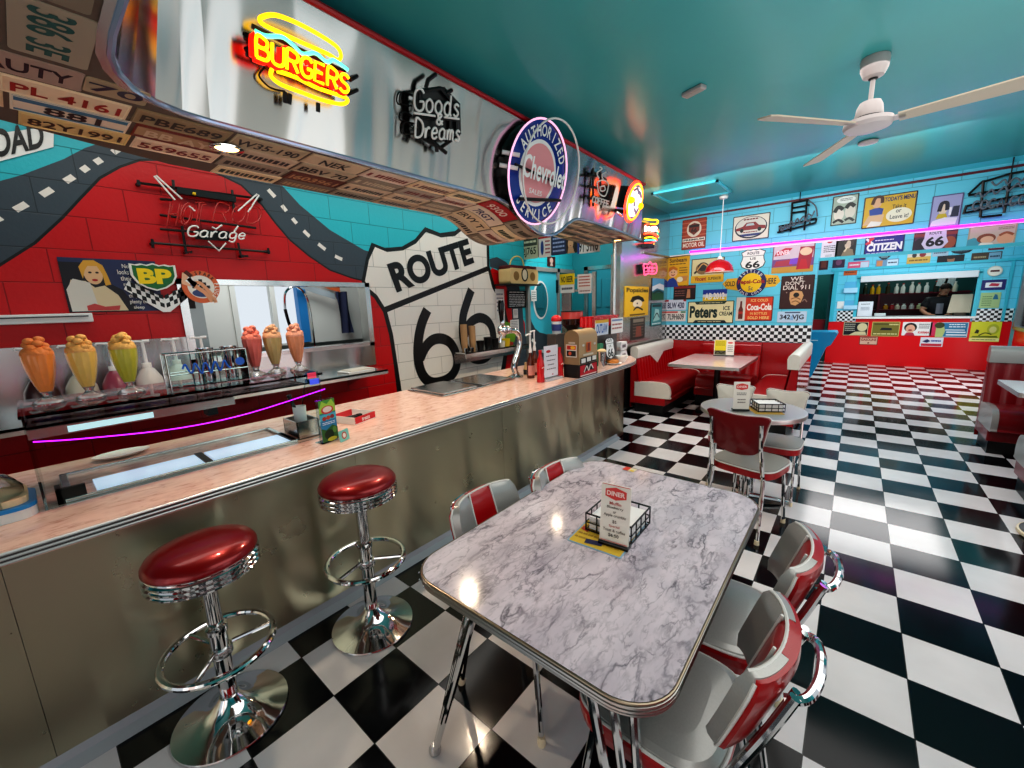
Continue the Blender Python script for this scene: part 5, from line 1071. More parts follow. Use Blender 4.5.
b = MB(); b.tube([(-.30, .0, .10), (.30, -.02, .10)], .01, BLK); b.tube([(-.2, -.2, .1), (.3, -.13, .1)], .012, BLK); b.tube([(-.28, .06, .11), (-.36, .06, .02)], .014, WHITE); b.tube([(-.28, -.02, .11), (-.37, -.02, .02)], .014, WHITE); b.obj('tube_mounts', e)
# bright round sign near the end
og_ = fuv((634, 202), (0, 0), .15); og = (og_[0], og_[1]*TILT.z); e = empty('lit_round_sign', 'glowing white and orange round neon sign near bulkhead end', 'neon sign', mat=FB(*og))
b = MB(); b.box((-.14, .02, .09), (.05, .19, .08), BLKG); b.tube([(-.12, -.12, .05), (-.06, -.15, .09)], .012, CHROME); b.tube([(-.02, -.1, .0), (-.02, -.1, .14)], .02, BLK); b.obj('transformer', e)
b = MB(); b.lathe([(.001, .14), (.135, .14), (.135, .165), (.001, .166)], NEON('#fff0e2', 1.6), 40); b.obj('lit_disc', e)
b = MB(); b.tube([(.148*cos(2*pi*k/40), .165*sin(2*pi*k/40), .16) for k in range(40)], .010, NEON('#ff7a1c', 4), True); b.tube([(.168*cos(2*pi*k/40), .188*sin(2*pi*k/40), .14) for k in range(40)], .008, NEON('#ff3a20', 3), True); b.obj('orange_ring_tube', e)
b = MB()
for l in ([(-.1, .09), (-.04, .12), (.02, .08)], [(.02, .1), (.09, .06)], [(-.1, -.02), (-.05, .02), (-.02, -.04)], [(.0, -.06), (.06, -.1), (.09, -.04)]): b.tube([(a, c, .17) for a, c in l], .012, C('#9a92c0'))
for a, c in ((-.115, .0), (.11, -.02)): b.ball((a, c, .17), .035, NEON('#ffb300', 3), 10, 8)
b.obj('picture', e)
# Hot Rod Garage on the red wall (unlit)
p = AX(200, 215, XB); og = (p.y, p.z); e = empty('hot_rod_neon_sign', 'unlit red and white Hot Rod Garage neon sign on red wall', 'neon sign', mat=FX(og[0], og[1], XB))
def G(q, n=.06): a = AX(*q, XB+n); return (a.y-og[0], a.z-og[1], n)
def gtext(b, txt, bl, br, tl, r, m, n=.08):
    a0, a1, a2 = G(bl), G(br), G(tl)
    for st in strokes(txt, 0, 0, 1, 1, slant=.12): b.tube([(a0[0]+(a1[0]-a0[0])*u+(a2[0]-a0[0])*v, a0[1]+(a1[1]-a0[1])*u+(a2[1]-a0[1])*v, n) for u, v in st], r, m, seg=6)
b = MB(); TUB = M('unlit_tube'); gtext(b, 'Garage', (186, 240), (243, 243), (187, 226), .006, TUB); b.obj('garage_letter_tubes', e); b = MB()
for l in ([(175, 200), (154, 176), (156, 175.5), (182, 199)], [(189, 206), (195, 211)], [(238, 211), (257, 194), (259, 195), (248, 212)], [(212, 227), (216, 229), (222, 225)], [(208, 241), (219, 251), (226, 243)], [(234, 232), (238, 226)]): b.tube([G(q, .08) for q in l], .006, TUB, seg=6)
b.obj('white_tubes', e)
b = MB(); RTB = M('unlit_red_tube', '#b0231f', .25); gtext(b, 'HOT', (166, 226), (200, 224), (168, 204), .005, RTB); gtext(b, 'ROD', (212, 222), (258, 224), (214, 204), .005, RTB); gtext(b, 'HOT', (168, 224), (203, 222), (170, 206), .004, RTB, .075); b.obj('red_tubes', e)
b = MB()
for l in ([(139, 183), (262, 199)], [(160, 199), (172, 200)], [(160, 215), (256, 228)], [(160, 229), (230, 235)], [(152, 243), (270, 252)], [(182, 226), (186, 252), (192, 252)], [(238, 243), (241, 256), (248, 256)], [(173, 180), (174, 190)], [(232, 190), (234, 212)], [(138, 180), (139, 186)], [(152, 239), (153, 248)], [(268, 248), (269, 254)], [(196, 236), (228, 238)]): b.tube([G(q, .035) for q in l], .009, BLK, seg=6)
b.prism([G(q)[:2] for q in [(177, 187), (236, 196), (236, 202), (177, 193)]], .03, .06, BLK)
b.prism([G(q)[:2] for q in [(196, 229), (230, 231), (230, 241), (196, 239)]], .04, .045, BLK)
for q in ((139, 183), (262, 199), (153, 243), (269, 251), (187, 252), (243, 256)): a = G(q); b.tube([(a[0], a[1], .0), (a[0], a[1], .05)], .012, BLK, seg=6)
b.obj('black_frame', e); b = MB(); a = G((194, 194)); b.ball((a[0], a[1], .068), .012, C('#e8c020'), 10, 6); b.obj('yellow_knob', e)
# ================================================================ WALL SIGNS (left wall)
poster = [('R', 0, 0, 1, 1, '#2c3458'), ('P', ((0, 0), (.72, 0), (.58, .42), (.42, .58), (.36, .8), (.2, .92), (0, .92)), '#1d1c24'), ('P', ((.06, .02), (.60, .02), (.52, .32), (.40, .50), (.30, .46), (.22, .58), (.08, .60), (.03, .40)), '#d9c7a4'), ('P', ((.03, .02), (.30, .02), (.26, .55), (.10, .62), (.02, .42)), '#d6d2c8'),
 ('E', .31, .72, .095, .20, '#e3b98c'), ('P', ((.20, .62), (.18, .84), (.24, .96), (.34, .97), (.42, .88), (.45, .70), (.47, .52), (.41, .50), (.40, .72), (.36, .86), (.27, .86), (.235, .78)), '#d8a23c'), ('E', .315, .60, .03, .022, '#b02a28'), ('E', .28, .74, .018, .018, '#3a2a22'), ('E', .35, .74, .018, .018, '#3a2a22'), ('P', ((.18, .03), (.50, .03), (.52, .12), (.36, .10), (.26, .16), (.18, .12)), '#c04a4a'),
 ('T', 'No one', .62, .84, .80, .92, '#e8e4dc'), ('T', 'looks back on', .56, .72, .88, .81, '#e8e4dc'), ('T', 'their life and', .58, .60, .90, .69, '#e8e4dc'), ('T', 'remembers', .60, .49, .88, .57, '#e8e4dc'), ('T', 'the nights', .62, .37, .84, .46, '#e8e4dc'), ('T', 'they had', .63, .25, .82, .34, '#e8e4dc'), ('T', 'plenty of', .63, .13, .82, .23, '#e8e4dc'), ('T', 'sleep', .66, .03, .78, .11, '#e8e4dc')]
sign('pinup_poster', 'tin poster of a blonde woman in fur with white text', 'sign', FX(-.135, 1.785, XB), .46, .335, '#2c3458', poster, thick=.006)
p0, p1 = AX(131, 265, XB+.05), AX(180, 283, XB+.05); cyb, czb = (AX(155, 277, XB+.05).y, AX(155, 277, XB+.05).z)
shp = [(0, .96), (.12, .93), (.24, .97), (.36, .93), (.5, 1), (.64, .93), (.76, .97), (.88, .93), (1, .96), (1, .55), (.9, .28), (.72, .1), (.5, 0), (.28, .1), (.1, .28), (0, .55)]
o = sign('shield_sign', 'green fuel shield sign with two big yellow letters', 'sign', FX(cyb, czb, XB+.035), .245, .185, '#1c6b35', [('T', 'BP', .14, .25, .88, .80, '#f2d41a', .05)], border='#e8e8e0', bw=.010, thick=.012, outline=shp)
cz2 = AX(164, 295, XB+.03); b = MB(); n_, m_ = 9, 4; Wd, Hd = .40, .19
b.prism([(-Wd/2, .05), (-.02, -Hd/2-.01), (.02, -Hd/2-.01), (Wd/2, .05), (Wd/2-.03, Hd/2+.01), (.0, -.01), (-Wd/2+.03, Hd/2+.01)], 0, .006, WHITE)
fl = b.obj('checkered_flags', None, FX(cz2.y, cz2.z-.012, XB+.014)); tag(fl, 'crossed black and white chequered flags under the green shield', 'sign')
b = MB()
for sd in (-1, 1):
    for i in range(8):
        for j in range(3):
            if (i+j) % 2: continue
            def q(i_, j_): t = i_/8; return (sd*(.005+t*(Wd/2-.02)), -Hd/2+.02+t*.085+j_*.032*(.9+.15*t), .0065)
            qs = [q(i, j), q(i+1, j), q(i+1, j+1), q(i, j+1)]; b.poly(qs if sd > 0 else qs[::-1], BLK)
b.obj('check_pattern', fl)
cp = AX(200, 287, XB+.02); R2 = .115
b = MB(); b.prism(ellpts(0, 0, R2, R2*1.02, 40), 0, .006, C('#d9693c')); o = b.obj('round_speedway_sign', None, FX(cp.y+.005, cp.z, XB+.026)); tag(o, 'round orange and chequered sign with a posing woman, right of shield', 'sign')
b = MB(); b.disc(0, 0, R2*.72, R2*.72, .0064, C('#e9e4da'))
for i in range(-3, 4):
    for j in range(-3, 4):
        if (i+j) % 2 == 0 and i*i+j*j < 7.5: q = R2*.19; b.poly([(i*q-q/2, j*q-q/2, .0067), (i*q+q/2, j*q-q/2, .0067), (i*q+q/2, j*q+q/2, .0067), (i*q-q/2, j*q+q/2, .0067)], C('#17171a'))
b.disc(0, -.045, .06, .028, .007, C('#3c4c7c')); b.poly([(-.115, .02, .0072), (-.06, -.0, .0072), (-.03, .05, .0072), (-.05, .09, .0072), (-.1, .1, .0072)], C('#e8b896'))
for pts, c, wd in ((((-.07, .06), (-.03, .0), (.02, -.045), (.055, -.11)), '#e0a078', .028), (((-.06, .02), (-.01, .03), (.02, .0), (.06, -.06), (.075, -.115)), '#e0a078', .024), (((-.075, .08), (-.055, .10)), '#5a2a1c', .05), (((-.075, .06), (-.045, .035)), '#f0ece6', .05), (((-.055, .03), (-.03, .012)), '#4b6aa0', .04)):
    pq = [Vector((*p, 0)) for p in pts]; rb = ribbon(crom(pq, 4) if len(pq) > 2 else pq, wd); n = len(rb)//2
    for i in range(n-1): b.poly([(*rb[2*n-1-i], .0076), (*rb[2*n-2-i], .0076), (*rb[i+1], .0076), (*rb[i], .0076)], C(c))
b.obj('picture', o); b = MB(); arc_text(b, 'SPARK', R2*.86, radians(110), radians(30), .026, .0078, C('#17171a')); arc_text(b, 'PLUGS', R2*.86, radians(20), radians(-50), .026, .0078, C('#f3ece0')); b.obj('lettering', o)

# ================================================================ WALL SIGNS (steel wall)
X1 = XS+.001
SX('ice_block_sign', 'yellow ice block tin sign with cartoon face on steel wall', 'sign', X1, (624.5, 286, 647.5, 315), '#e3b32c', [('T', 'Popsicles', .06, .76, .97, .95, '#16120c', .03), ('P', ((.2, .5), (.3, .66), (.55, .7), (.75, .62), (.82, .5), (.6, .46), (.4, .45)), '#17130f'), ('E', .52, .42, .2, .14, '#ead9b8'), ('S', ((.35, .2), (.5, .3), (.75, .2)), .06, '#17130f'), ('E', .5, .43, .03, .03, '#17130f'), ('R', .2, .03, .85, .08, '#6a5210')])
SX('dark_tin_sign', 'small dark tin sign below the yellow ice block sign', 'sign', X1, (631, 318, 644, 338), '#2e2622', [('R', .12, .78, .88, .93, '#8a8070'), ('L', .12, .1, .9, .75, 5, '#6b5f52'), ('P', ((.3, .12), (.75, .12), (.7, .6), (.35, .6)), '#8c4a3a')], border='#4b4440')
SX('landscape_sign', 'upper tall blue and green landscape sign near the corner', 'sign', X1, (652, 278, 663, 300), '#2c6f86', [('R', 0, .6, 1, 1, '#58a6cc'), ('P', ((0, .4), (.4, .55), (1, .45), (1, .7), (.6, .78), (0, .62)), '#e7ecec'), ('R', 0, 0, 1, .35, '#2f5f3a'), ('S', ((.1, .3), (.5, .42), (.9, .34)), .08, '#16342a')], border='#10262c')
SX('teal_sign', 'lower tall teal sign near the corner', 'sign', X1, (651, 303, 661, 325), '#3d8f93', [('P', ((.2, .2), (.8, .25), (.7, .7), (.35, .75)), '#a9d4cf'), ('R', .1, .82, .9, .93, '#18393c'), ('L', .1, .04, .9, .16, 1, '#e3ede8'), ('S', ((.2, .3), (.5, .55), (.75, .35)), .06, '#18393c')], border='#10262c')
# small lit diner neon on the steel wall
c_ = AX(650, 231, XS+.08); og = (c_.y, c_.z); e = empty('neon_diner_sign', 'small lit multicolour neon DINER burger sign in the corner', 'neon sign', mat=FX(og[0], og[1], XS))
def H(q, n=.08): a = AX(*q, XS+n); return (a.y-og[0], a.z-og[1], n)
b = MB(); b.box((0, -.02, .02), (.5, .26, .03), BLK); bk_ = AX(648, 246, XS+.05); b.box((bk_.y-og[0], bk_.z-og[1], .05), (.25, .05, .09), BLK); b.obj('black_frame', e)
for nm, pts, m, r in (('bun_tube', [(644.5, 219), (652, 220), (656.5, 220), (658, 222), (656, 224), (650, 224)], NEON('#ffcf1a', 2), .012), ('dome_tube', [(645, 225), (651, 224), (656, 227), (659, 232)], NEON('#ff3a22', 2), .010), ('tomato_tube', [(644.5, 234), (650, 233), (656, 235), (658, 237)], NEON('#ff4a1c', 2), .016), ('lettuce_tube', [(659, 230), (657.5, 234), (659, 238)], NEON('#4dff96', 1.6), .008), ('patty_tube', [(645, 238), (651, 237), (656, 239)], NEON('#ffd21a', 2), .011), ('base_tube', [(645, 243), (652, 242.5), (657, 240)], NEON('#ff3a30', 2), .010), ('blue_tube', [(645, 240.5), (651, 240), (656, 241)], NEON('#46d8ff', 1.8), .010), ('drip_tube', [(650, 244), (652, 245.5), (654, 244)], NEON('#ffcf1a', 2), .008)):
    b = MB(); b.tube(crom([H(q) for q in pts], 5), r, m, seg=6); b.obj(nm, e)
b = MB(); 
a0, a1, a2 = H((645, 231), .1), H((657, 231.5), .1), H((645, 226.5), .1)
for st in strokes('DINER', 0, 0, 1, 1): b.tube([(a0[0]+(a1[0]-a0[0])*u+(a2[0]-a0[0])*v, a0[1]+(a1[1]-a0[1])*u+(a2[1]-a0[1])*v, .1) for u, v in st], .008, NEON('#fff4ea', 2), seg=5)
b.obj('letter_tubes', e)
c_ = AX(650, 269, XS+.07); og = (c_.y, c_.z); e = empty('pink_neon_sign', 'small pink pig shaped neon sign on the steel wall', 'neon sign', mat=FX(og[0], og[1], XS))
b = MB(); b.box((-.08, 0, .03), (.3, .12, .05), BLK); b.obj('black_frame', e); b = MB(); pk = NEON('#f0608a', .9)
b.tube(crom([H(q, .07) for q in [(644, 264), (648, 264.5), (650, 262), (652, 264.5), (656, 264), (656.5, 272), (653, 274), (648, 273.5), (644.5, 275), (644, 268)]], 4, True), .012, pk, True, 6)
for l in ([(645, 268), (655, 268)], [(646, 271.5), (654, 271)], [(647, 266), (648.5, 272), (650, 266)], [(652, 266), (652, 273)]): b.tube([H(q, .07) for q in l], .011, pk, seg=6)
b.prism([H(q)[:2] for q in [(644, 265), (656, 265), (656, 273), (645, 274)]], .05, .055, C('#c8607c')); b.obj('pink_tubes', e)

# ================================================================ WALL SIGNS (sign wall and header)
YW = Y1-.001
SY('motor_oil_sign', 'red brown PREMIUM MOTOR OIL tin sign with round emblem', 'sign', YW, (682.8, 220.5, 705.5, 247.8), '#a8402a', [('R', 0, .86, 1, .9, '#c9694a'), ('R', 0, .72, 1, .76, '#c9694a'), ('R', 0, .58, 1, .62, '#c9694a'), ('R', 0, .44, 1, .48, '#c9694a'), ('E', .5, .66, .30, .26, '#e9dcc8'), ('P', ((.28, .80), (.5, .86), (.72, .80), (.72, .60), (.5, .46), (.28, .60)), '#7c2d1e'), ('R', .3, .72, .7, .80, '#1c1412'), ('T', '66', .38, .55, .62, .70, '#1c1412', .03), ('R', .04, .26, .96, .37, '#f0e6d6'), ('T', 'PREMIUM', .08, .285, .92, .345, '#1c1412', .03), ('T', 'MOTOR OIL', .06, .07, .95, .22, '#f0e6d6', .03)], border='#6c2618')
SY('oval_car_sign', 'cream tin sign with red vintage car in an oval', 'sign', YW, (733.6, 217.3, 768.6, 237.8), '#e6dfd0', [('E', .5, .5, .44, .44, '#2a2c3c'), ('E', .5, .52, .41, .40, '#d9d6cc'), ('P', ((.1, .40), (.9, .40), (.9, .52), (.72, .56), (.62, .70), (.38, .70), (.28, .56), (.1, .50)), '#8c2a2c'), ('P', ((.36, .57), (.6, .57), (.57, .66), (.4, .66)), '#b9c4c8'), ('E', .26, .40, .05, .08, '#1a1a1c'), ('E', .74, .40, .05, .08, '#1a1a1c'), ('P', ((.2, .25), (.8, .25), (.7, .16), (.3, .16)), '#2c3a78'), ('L', .3, .76, .7, .88, 1, '#7c2a2a'), ('L', .3, .27, .7, .36, 1, '#8c2a2c')], border='#3c3836')
SY('yellow_bread_sign', 'yellow tin sign of a smiling child with bread, near corner', 'sign', YW, (667.8, 257.8, 688.6, 286.2), '#e0a822', [('T', 'Sunbeam', .1, .82, .88, .96, '#3a2410', .02), ('L', .12, .72, .85, .79, 1, '#5a3a14'), ('E', .28, .48, .20, .15, '#e8b48c'), ('P', ((.06, .50), (.1, .66), (.3, .70), (.5, .60), (.45, .54), (.28, .6)), '#c7701c'), ('P', ((.0, 0), (.55, 0), (.46, .2), (.3, .32), (.12, .28), (0, .16)), '#27408c'), ('P', ((.48, .12), (.92, .2), (.96, .36), (.6, .34)), '#c98a4c'), ('E', .6, .24, .14, .09, '#f0e0c0'), ('L', .56, .42, .92, .66, 3, '#7c5a1c'), ('S', ((.2, .42), (.28, .39), (.36, .42)), .03, '#a02a20'), ('E', .22, .5, .025, .018, '#2a1a10'), ('E', .34, .5, .025, .018, '#2a1a10')])
SY('superior_sign', 'cream and yellow tin sign with helmeted rider behind red lamp', 'sign', YW, (692, 259.5, 723.4, 281.6), '#d9cf9c', [('R', 0, 0, 1, .30, '#dcae28'), ('T', 'Vincent', .12, .08, .48, .26, '#a02420', .03), ('T', 'SUPERIOR', .54, .10, .93, .22, '#3a2c14', .02), ('E', .36, .58, .22, .24, '#8a6a44'), ('E', .36, .66, .16, .18, '#34302c'), ('S', ((.1, .4), (.3, .6), (.55, .5), (.65, .36)), .08, '#2a2624'), ('S', ((.18, .5), (.36, .78), (.55, .6)), .05, '#c89a5c')], border='#2a2824')
x, z, w, h = rectY((741.8, 249.5, 764.5, 269.5), YW)
shld = [(.5, .97), (.38, .92), (.24, .96), (.12, .9), (0, .84), (.06, .66), (.04, .5), (-.02, .34), (.05, .16), (.25, .06), (.5, 0), (.75, .06), (.95, .16), (1.02, .34), (.96, .5), (.94, .66), (1, .84), (.88, .9), (.76, .96), (.62, .92)]
sign('route_shield_sign', 'white ROUTE US 66 shield sign with black border', 'sign', FY(x, z, YW), w, h, '#f0eee8', [('T', 'ROUTE', .26, .72, .74, .84, '#141414', .02), ('R', .06, .64, .94, .66, '#141414'), ('T', 'US', .38, .48, .62, .59, '#141414', .02), ('T', '66', .2, .1, .8, .42, '#141414', .03)], border='#16161a', outline=shld, bw=.01)
SY('diner_picture', 'pink and purple picture sign of a diner at night', 'sign', YW, (773.6, 246.5, 812.8, 271.2), '#d7c3cf', [('R', 0, .0, 1, .22, '#c8963c'), ('R', 0, .22, 1, .5, '#7c4a8a'), ('P', ((.05, .25), (.5, .25), (.5, .48), (.1, .44)), '#b23a50'), ('P', ((.42, .3), (.72, .3), (.7, .52), (.45, .5)), '#8a4ad0'), ('P', ((.04, .62), (.34, .66), (.48, .88), (.3, .9), (.1, .78)), '#c4163a'), ('T', 'DINER', .1, .66, .42, .82, '#f7dfe4', .04), ('P', ((.60, .10), (.92, .10), (.98, .88), (.66, .90)), '#a8203a'), ('E', .8, .72, .14, .14, '#e8c7a8'), ('P', ((.64, .1), (.88, .1), (.82, .45), (.7, .45)), '#c41a30')], border='#8c2a3c')
x, z, w, h = rectY((723.4, 271.8, 779.3, 294.6), YW)
ws = [(0, .52), (.08, .70), (.3, .72), (.7, .80), (.95, .72), (1, .5), (.92, .32), (.7, .28), (.3, .22), (.08, .30)]
o = sign('cola_wing_sign', 'yellow winged SOLD HERE sign with round blue cola badge', 'sign', FY(x, z, YW), w, h, '#e8b42c', [('T', 'SOLD', .05, .40, .23, .60, '#1c1a2a', .02), ('T', 'HERE', .76, .42, .93, .64, '#1c1a2a', .02)], outline=ws)
b = MB(); rb_ = h*.52; b.prism(ellpts(.01, .0, rb_, rb_, 36), .008, .012, C('#20245c')); b.disc(.01, 0, rb_*.72, rb_*.72, .0123, C('#f0c41a')); b.obj('badge', o)
b = MB(); b.text('Pepsi-Cola', .01-rb_*.9, -.03, .01+rb_*.9, .05, .0132, C('#a0141e'), .04); arc_text(b, 'BOTTLED', rb_*.86, radians(150), radians(30), rb_*.2, .013, C('#e8e4e0')); arc_text(b, 'SOLD COLD', rb_*.86, radians(-150), radians(-30), rb_*.2, .013, C('#e8e4e0'), True); b.text('5c', -.02, -.11, .04, -.05, .0132, C('#20245c')); b.obj('badge_lettering', o.children[-1])
SY('warning_sign', 'dark brown WE DON\'T DIAL 911 tin sign with pointing hand', 'sign', YW, (781.8, 276.3, 811.8, 308.6), '#3c1a18', [('T', 'WE', .28, .84, .66, .96, '#e6d6cc', .01), ('T', "DON'T", .14, .72, .72, .83, '#e6d6cc', .01), ('T', 'DIAL 911', .08, .58, .88, .71, '#e6d6cc', .01), ('P', ((.3, .5), (.45, .56), (.66, .52), (.72, .4), (.66, .2), (.5, .1), (.36, .14), (.3, .3)), '#d3a06c'), ('E', .5, .42, .09, .07, '#16100e'), ('S', ((.36, .3), (.5, .34), (.64, .28)), .03, '#8a5a34'), ('S', ((.38, .2), (.5, .24), (.62, .18)), .03, '#8a5a34'), ('S', ((.7, .22), (.76, .28), (.84, .2)), .03, '#8a6c60'), ('E', .2, .5, .02, .02, '#a08478')], border='#241010')
SY('dark_name_sign', 'small black and red sign below the yellow bread sign', 'sign', YW, (674, 285.8, 695.2, 299.2), '#2a1a1c', [('R', .02, .78, .98, .94, '#8c2a24'), ('L', .06, .2, .55, .68, 3, '#8a5a50'), ('P', ((.6, .1), (.78, .12), (.76, .7), (.64, .72)), '#c78a60')], border='#14100f')
def plate(label, px, bg, txt, fg, art=(), Y=YW): return SY('licence_plate', label, 'licence plate', Y, px, bg, list(art)+[('T', txt, .09, .15, .91, .72, fg, .03)], border='#c8c8c8', bw=.004, thick=.004, r=.012, group='licence plates on the walls')
plate('blue and yellow licence plate AB 2012', (703.2, 290, 726.6, 300.8), '#e8c21c', 'AB 2012', '#f4f2e8', [('R', .0, .6, 1, 1, '#2440a0'), ('R', 0, .36, 1, .6, '#d8dce4')])
plate('white licence plate BLW 430 with red corners', (666.2, 299.8, 686, 309.8), '#d8dce6', 'BLW 430', '#1c2452', [('R', 0, .8, .14, 1, '#b03034'), ('R', .86, .8, 1, 1, '#b03034')])
plate('pale licence plate 7L9H609 with red and green top strip', (666, 311, 685.6, 321.3), '#e6dcd4', '7L9H609', '#54504c', [('R', .02, .8, .6, .95, '#d0584c'), ('R', .75, .8, .98, .95, '#3f8a5c')])
plate('pale blue licence plate 342 VJG', (777.8, 311.6, 806, 322.4), '#c3d7ea', '342 VJG', '#23283a', [('R', .25, .84, .78, .95, '#3c4a70'), ('R', .46, .2, .56, .6, '#8fb4d8')])
SY('ice_cream_sign', 'cream ICE CREAM enamel sign with dark green trim', 'sign', YW, (688.3, 301.8, 733, 323.2), '#e9dfae', [('P', ((.14, 1), (.86, 1), (.80, .86), (.2, .86)), '#234238'), ('P', ((.12, 0), (.88, 0), (.82, .14), (.18, .14)), '#1c2a2a'), ('L', .26, .90, .76, .95, 1, '#e4d9a8'), ('L', .24, .04, .78, .1, 1, '#e4d9a8'), ('T', 'Peters', .05, .24, .66, .80, '#16302c', .04), ('T', 'ICE', .78, .58, .92, .76, '#24302c', .02), ('T', 'CREAM', .70, .34, .97, .52, '#24302c', .02)], border='#2a3428')
SY('cola_sign', 'red ICE COLD cola sign with bottle panel at left', 'sign', YW, (737, 297.5, 771.8, 320.8), '#d8401f', [('R', 0, 0, .26, 1, '#d8d4c8'), ('P', ((.07, .08), (.2, .08), (.2, .48), (.165, .62), (.16, .84), (.11, .84), (.105, .62), (.07, .48)), '#6a2a20'), ('R', .07, .3, .2, .4, '#b03024'), ('T', 'ICE COLD', .40, .80, .86, .91, '#f0cc7c', .02), ('T', 'Coca-Cola', .30, .44, .97, .72, '#f7efe4', .04), ('T', 'IN BOTTLES', .40, .26, .86, .36, '#f0cc7c', .02), ('T', 'SOLD HERE', .34, .07, .92, .19, '#f0cc7c', .03)], border='#7c2014')
# header signs
SY('cartoon_sign', 'grey green cartoon sign of a couple with a speech bubble', 'sign', YW, (833.3, 197, 856, 223.3), '#aab8a8', [('E', .52, .84, .36, .12, '#e6ebe6'), ('E', .3, .36, .2, .2, '#e0d8cc'), ('E', .72, .42, .2, .22, '#d8d2c4'), ('S', ((.12, .45), (.25, .62), (.45, .52)), .12, '#1f2424'), ('S', ((.55, .55), (.7, .68), (.88, .58)), .12, '#2a2e2c'), ('S', ((.1, .1), (.3, .18), (.5, .08)), .08, '#1f2424'), ('S', ((.55, .14), (.72, .2), (.9, .1)), .08, '#343a38'), ('L', .3, .8, .76, .9, 2, '#5a6460')], border='#26302e')
SY('menu_joke_sign', 'yellow TODAY\'S MENU sign of a woman with a blue apron', 'sign', YW, (864.8, 198, 913.6, 223.6), '#d8ac28', [('E', .26, .78, .09, .16, '#dcae88'), ('S', ((.17, .74), (.22, .95), (.34, .94), (.36, .76)), .09, '#4a2818'), ('P', ((.14, .4), (.38, .4), (.40, .58), (.32, .62), (.22, .62), (.12, .58)), '#24489c'), ('P', ((.02, .1), (.4, .14), (.42, .4), (.12, .4)), '#d9b48c'), ('P', ((.1, .04), (.36, .05), (.4, .16), (.18, .22)), '#e8e4dc'), ('T', "TODAY'S MENU", .40, .78, .97, .92, '#1c2c5c', .03), ('E', .70, .33, .24, .22, '#ece6d0'), ('T', 'Take it', .56, .54, .82, .66, '#1c1c24', .01), ('T', 'or', .64, .40, .74, .49, '#1c1c24', .01), ('T', 'Leave it!', .54, .22, .88, .35, '#1c1c24', .01)], border='#1f1c28')
SY('lilac_sign', 'lilac tin sign of a woman with a yellow cup', 'sign', YW, (932.8, 196.6, 959, 225.6), '#a7a6d0', [('E', .4, .56, .14, .17, '#e2cdb8'), ('S', ((.28, .5), (.34, .74), (.5, .74), (.54, .52)), .1, '#262030'), ('P', ((.2, .28), (.58, .28), (.52, .42), (.26, .42)), '#c8b02c'), ('P', ((.04, .06), (.86, .06), (.9, .26), (.5, .3), (.1, .22)), '#e2dfee'), ('P', ((.66, .3), (.92, .3), (.92, .62), (.72, .62)), '#31344c'), ('R', .6, .36, .68, .6, '#ece8f0')], border='#5c5a86')
SY('white_notice', 'white notice with a small red heart logo under pink strip', 'sign', YW, (822.4, 239.8, 836.3, 257.8), '#dfdce6', [('E', .5, .84, .16, .06, '#c0203a'), ('L', .15, .3, .88, .68, 4, '#4a4854'), ('L', .3, .08, .7, .2, 2, '#8a8894')])
SY('singer_photo', 'black and white photo of a singer beside the white notice', 'picture', YW, (836.6, 239.2, 854.8, 256.8), '#1c1a1a', [('E', .6, .66, .16, .22, '#c9bca4'), ('S', ((.42, .7), (.55, .92), (.78, .86), (.8, .6)), .12, '#3a322a'), ('P', ((.3, .05), (.95, .05), (.85, .4), (.6, .48), (.42, .38)), '#8a7c66'), ('S', ((.45, .3), (.6, .55)), .07, '#d8c8ac')])
SY('flag_sign', 'navy sign with union flag and bold white lettering', 'sign', YW, (865.8, 236.8, 902.4, 254), '#22208c', [('R', .03, .58, .22, .9, '#20307c'), ('S', ((.03, .6), (.12, .74), (.22, .9)), .10, '#d83040'), ('S', ((.03, .88), (.12, .74), (.22, .6)), .10, '#e9e6ec'), ('R', .1, .56, .15, .92, '#d83040'), ('L', .26, .70, .74, .80, 1, '#e4e0f0'), ('T', 'CITIZEN', .06, .24, .96, .62, '#f3f0f6', .05), ('L', .06, .1, .9, .18, 1, '#c7c2e4')], border='#18165c')
SY('purple_route_sign', 'purple tin sign with a white Route 66 shield', 'sign', YW, (914.8, 231.4, 955, 249), '#5c2a50', [('R', 0, .7, 1, .84, '#8c3a3c'), ('E', .18, .34, .17, .3, '#2a1c30'), ('E', .84, .34, .15, .28, '#a0523c'), ('P', ((.26, .94), (.74, .94), (.76, .6), (.82, .36), (.7, .1), (.5, .02), (.3, .1), (.2, .36), (.25, .6)), '#d9cdea'), ('T', 'ROUTE', .36, .76, .64, .88, '#2a1c34', .02), ('T', '66', .30, .2, .72, .66, '#1c1428', .04)], border='#241428')
SY('faces_sign', 'pale tin sign of two faces and food over header edge', 'sign', YW, (969.4, 227.6, 1013.8, 245.4), '#cbb9ae', [('P', ((.0, .0), (.3, .0), (.36, .3), (.14, .5), (0, .42)), '#4aa0b4'), ('E', .40, .42, .2, .22, '#8a4a38'), ('E', .42, .36, .14, .16, '#e2b598'), ('E', .8, .36, .18, .24, '#e0a888'), ('S', ((.66, .5), (.8, .62), (.95, .5)), .1, '#a0583c'), ('L', .62, .76, .95, .9, 2, '#8a7468'), ('P', ((.24, .1), (.6, .06), (.54, .2), (.3, .24)), '#e8e2d8')], border='#b0a48c')
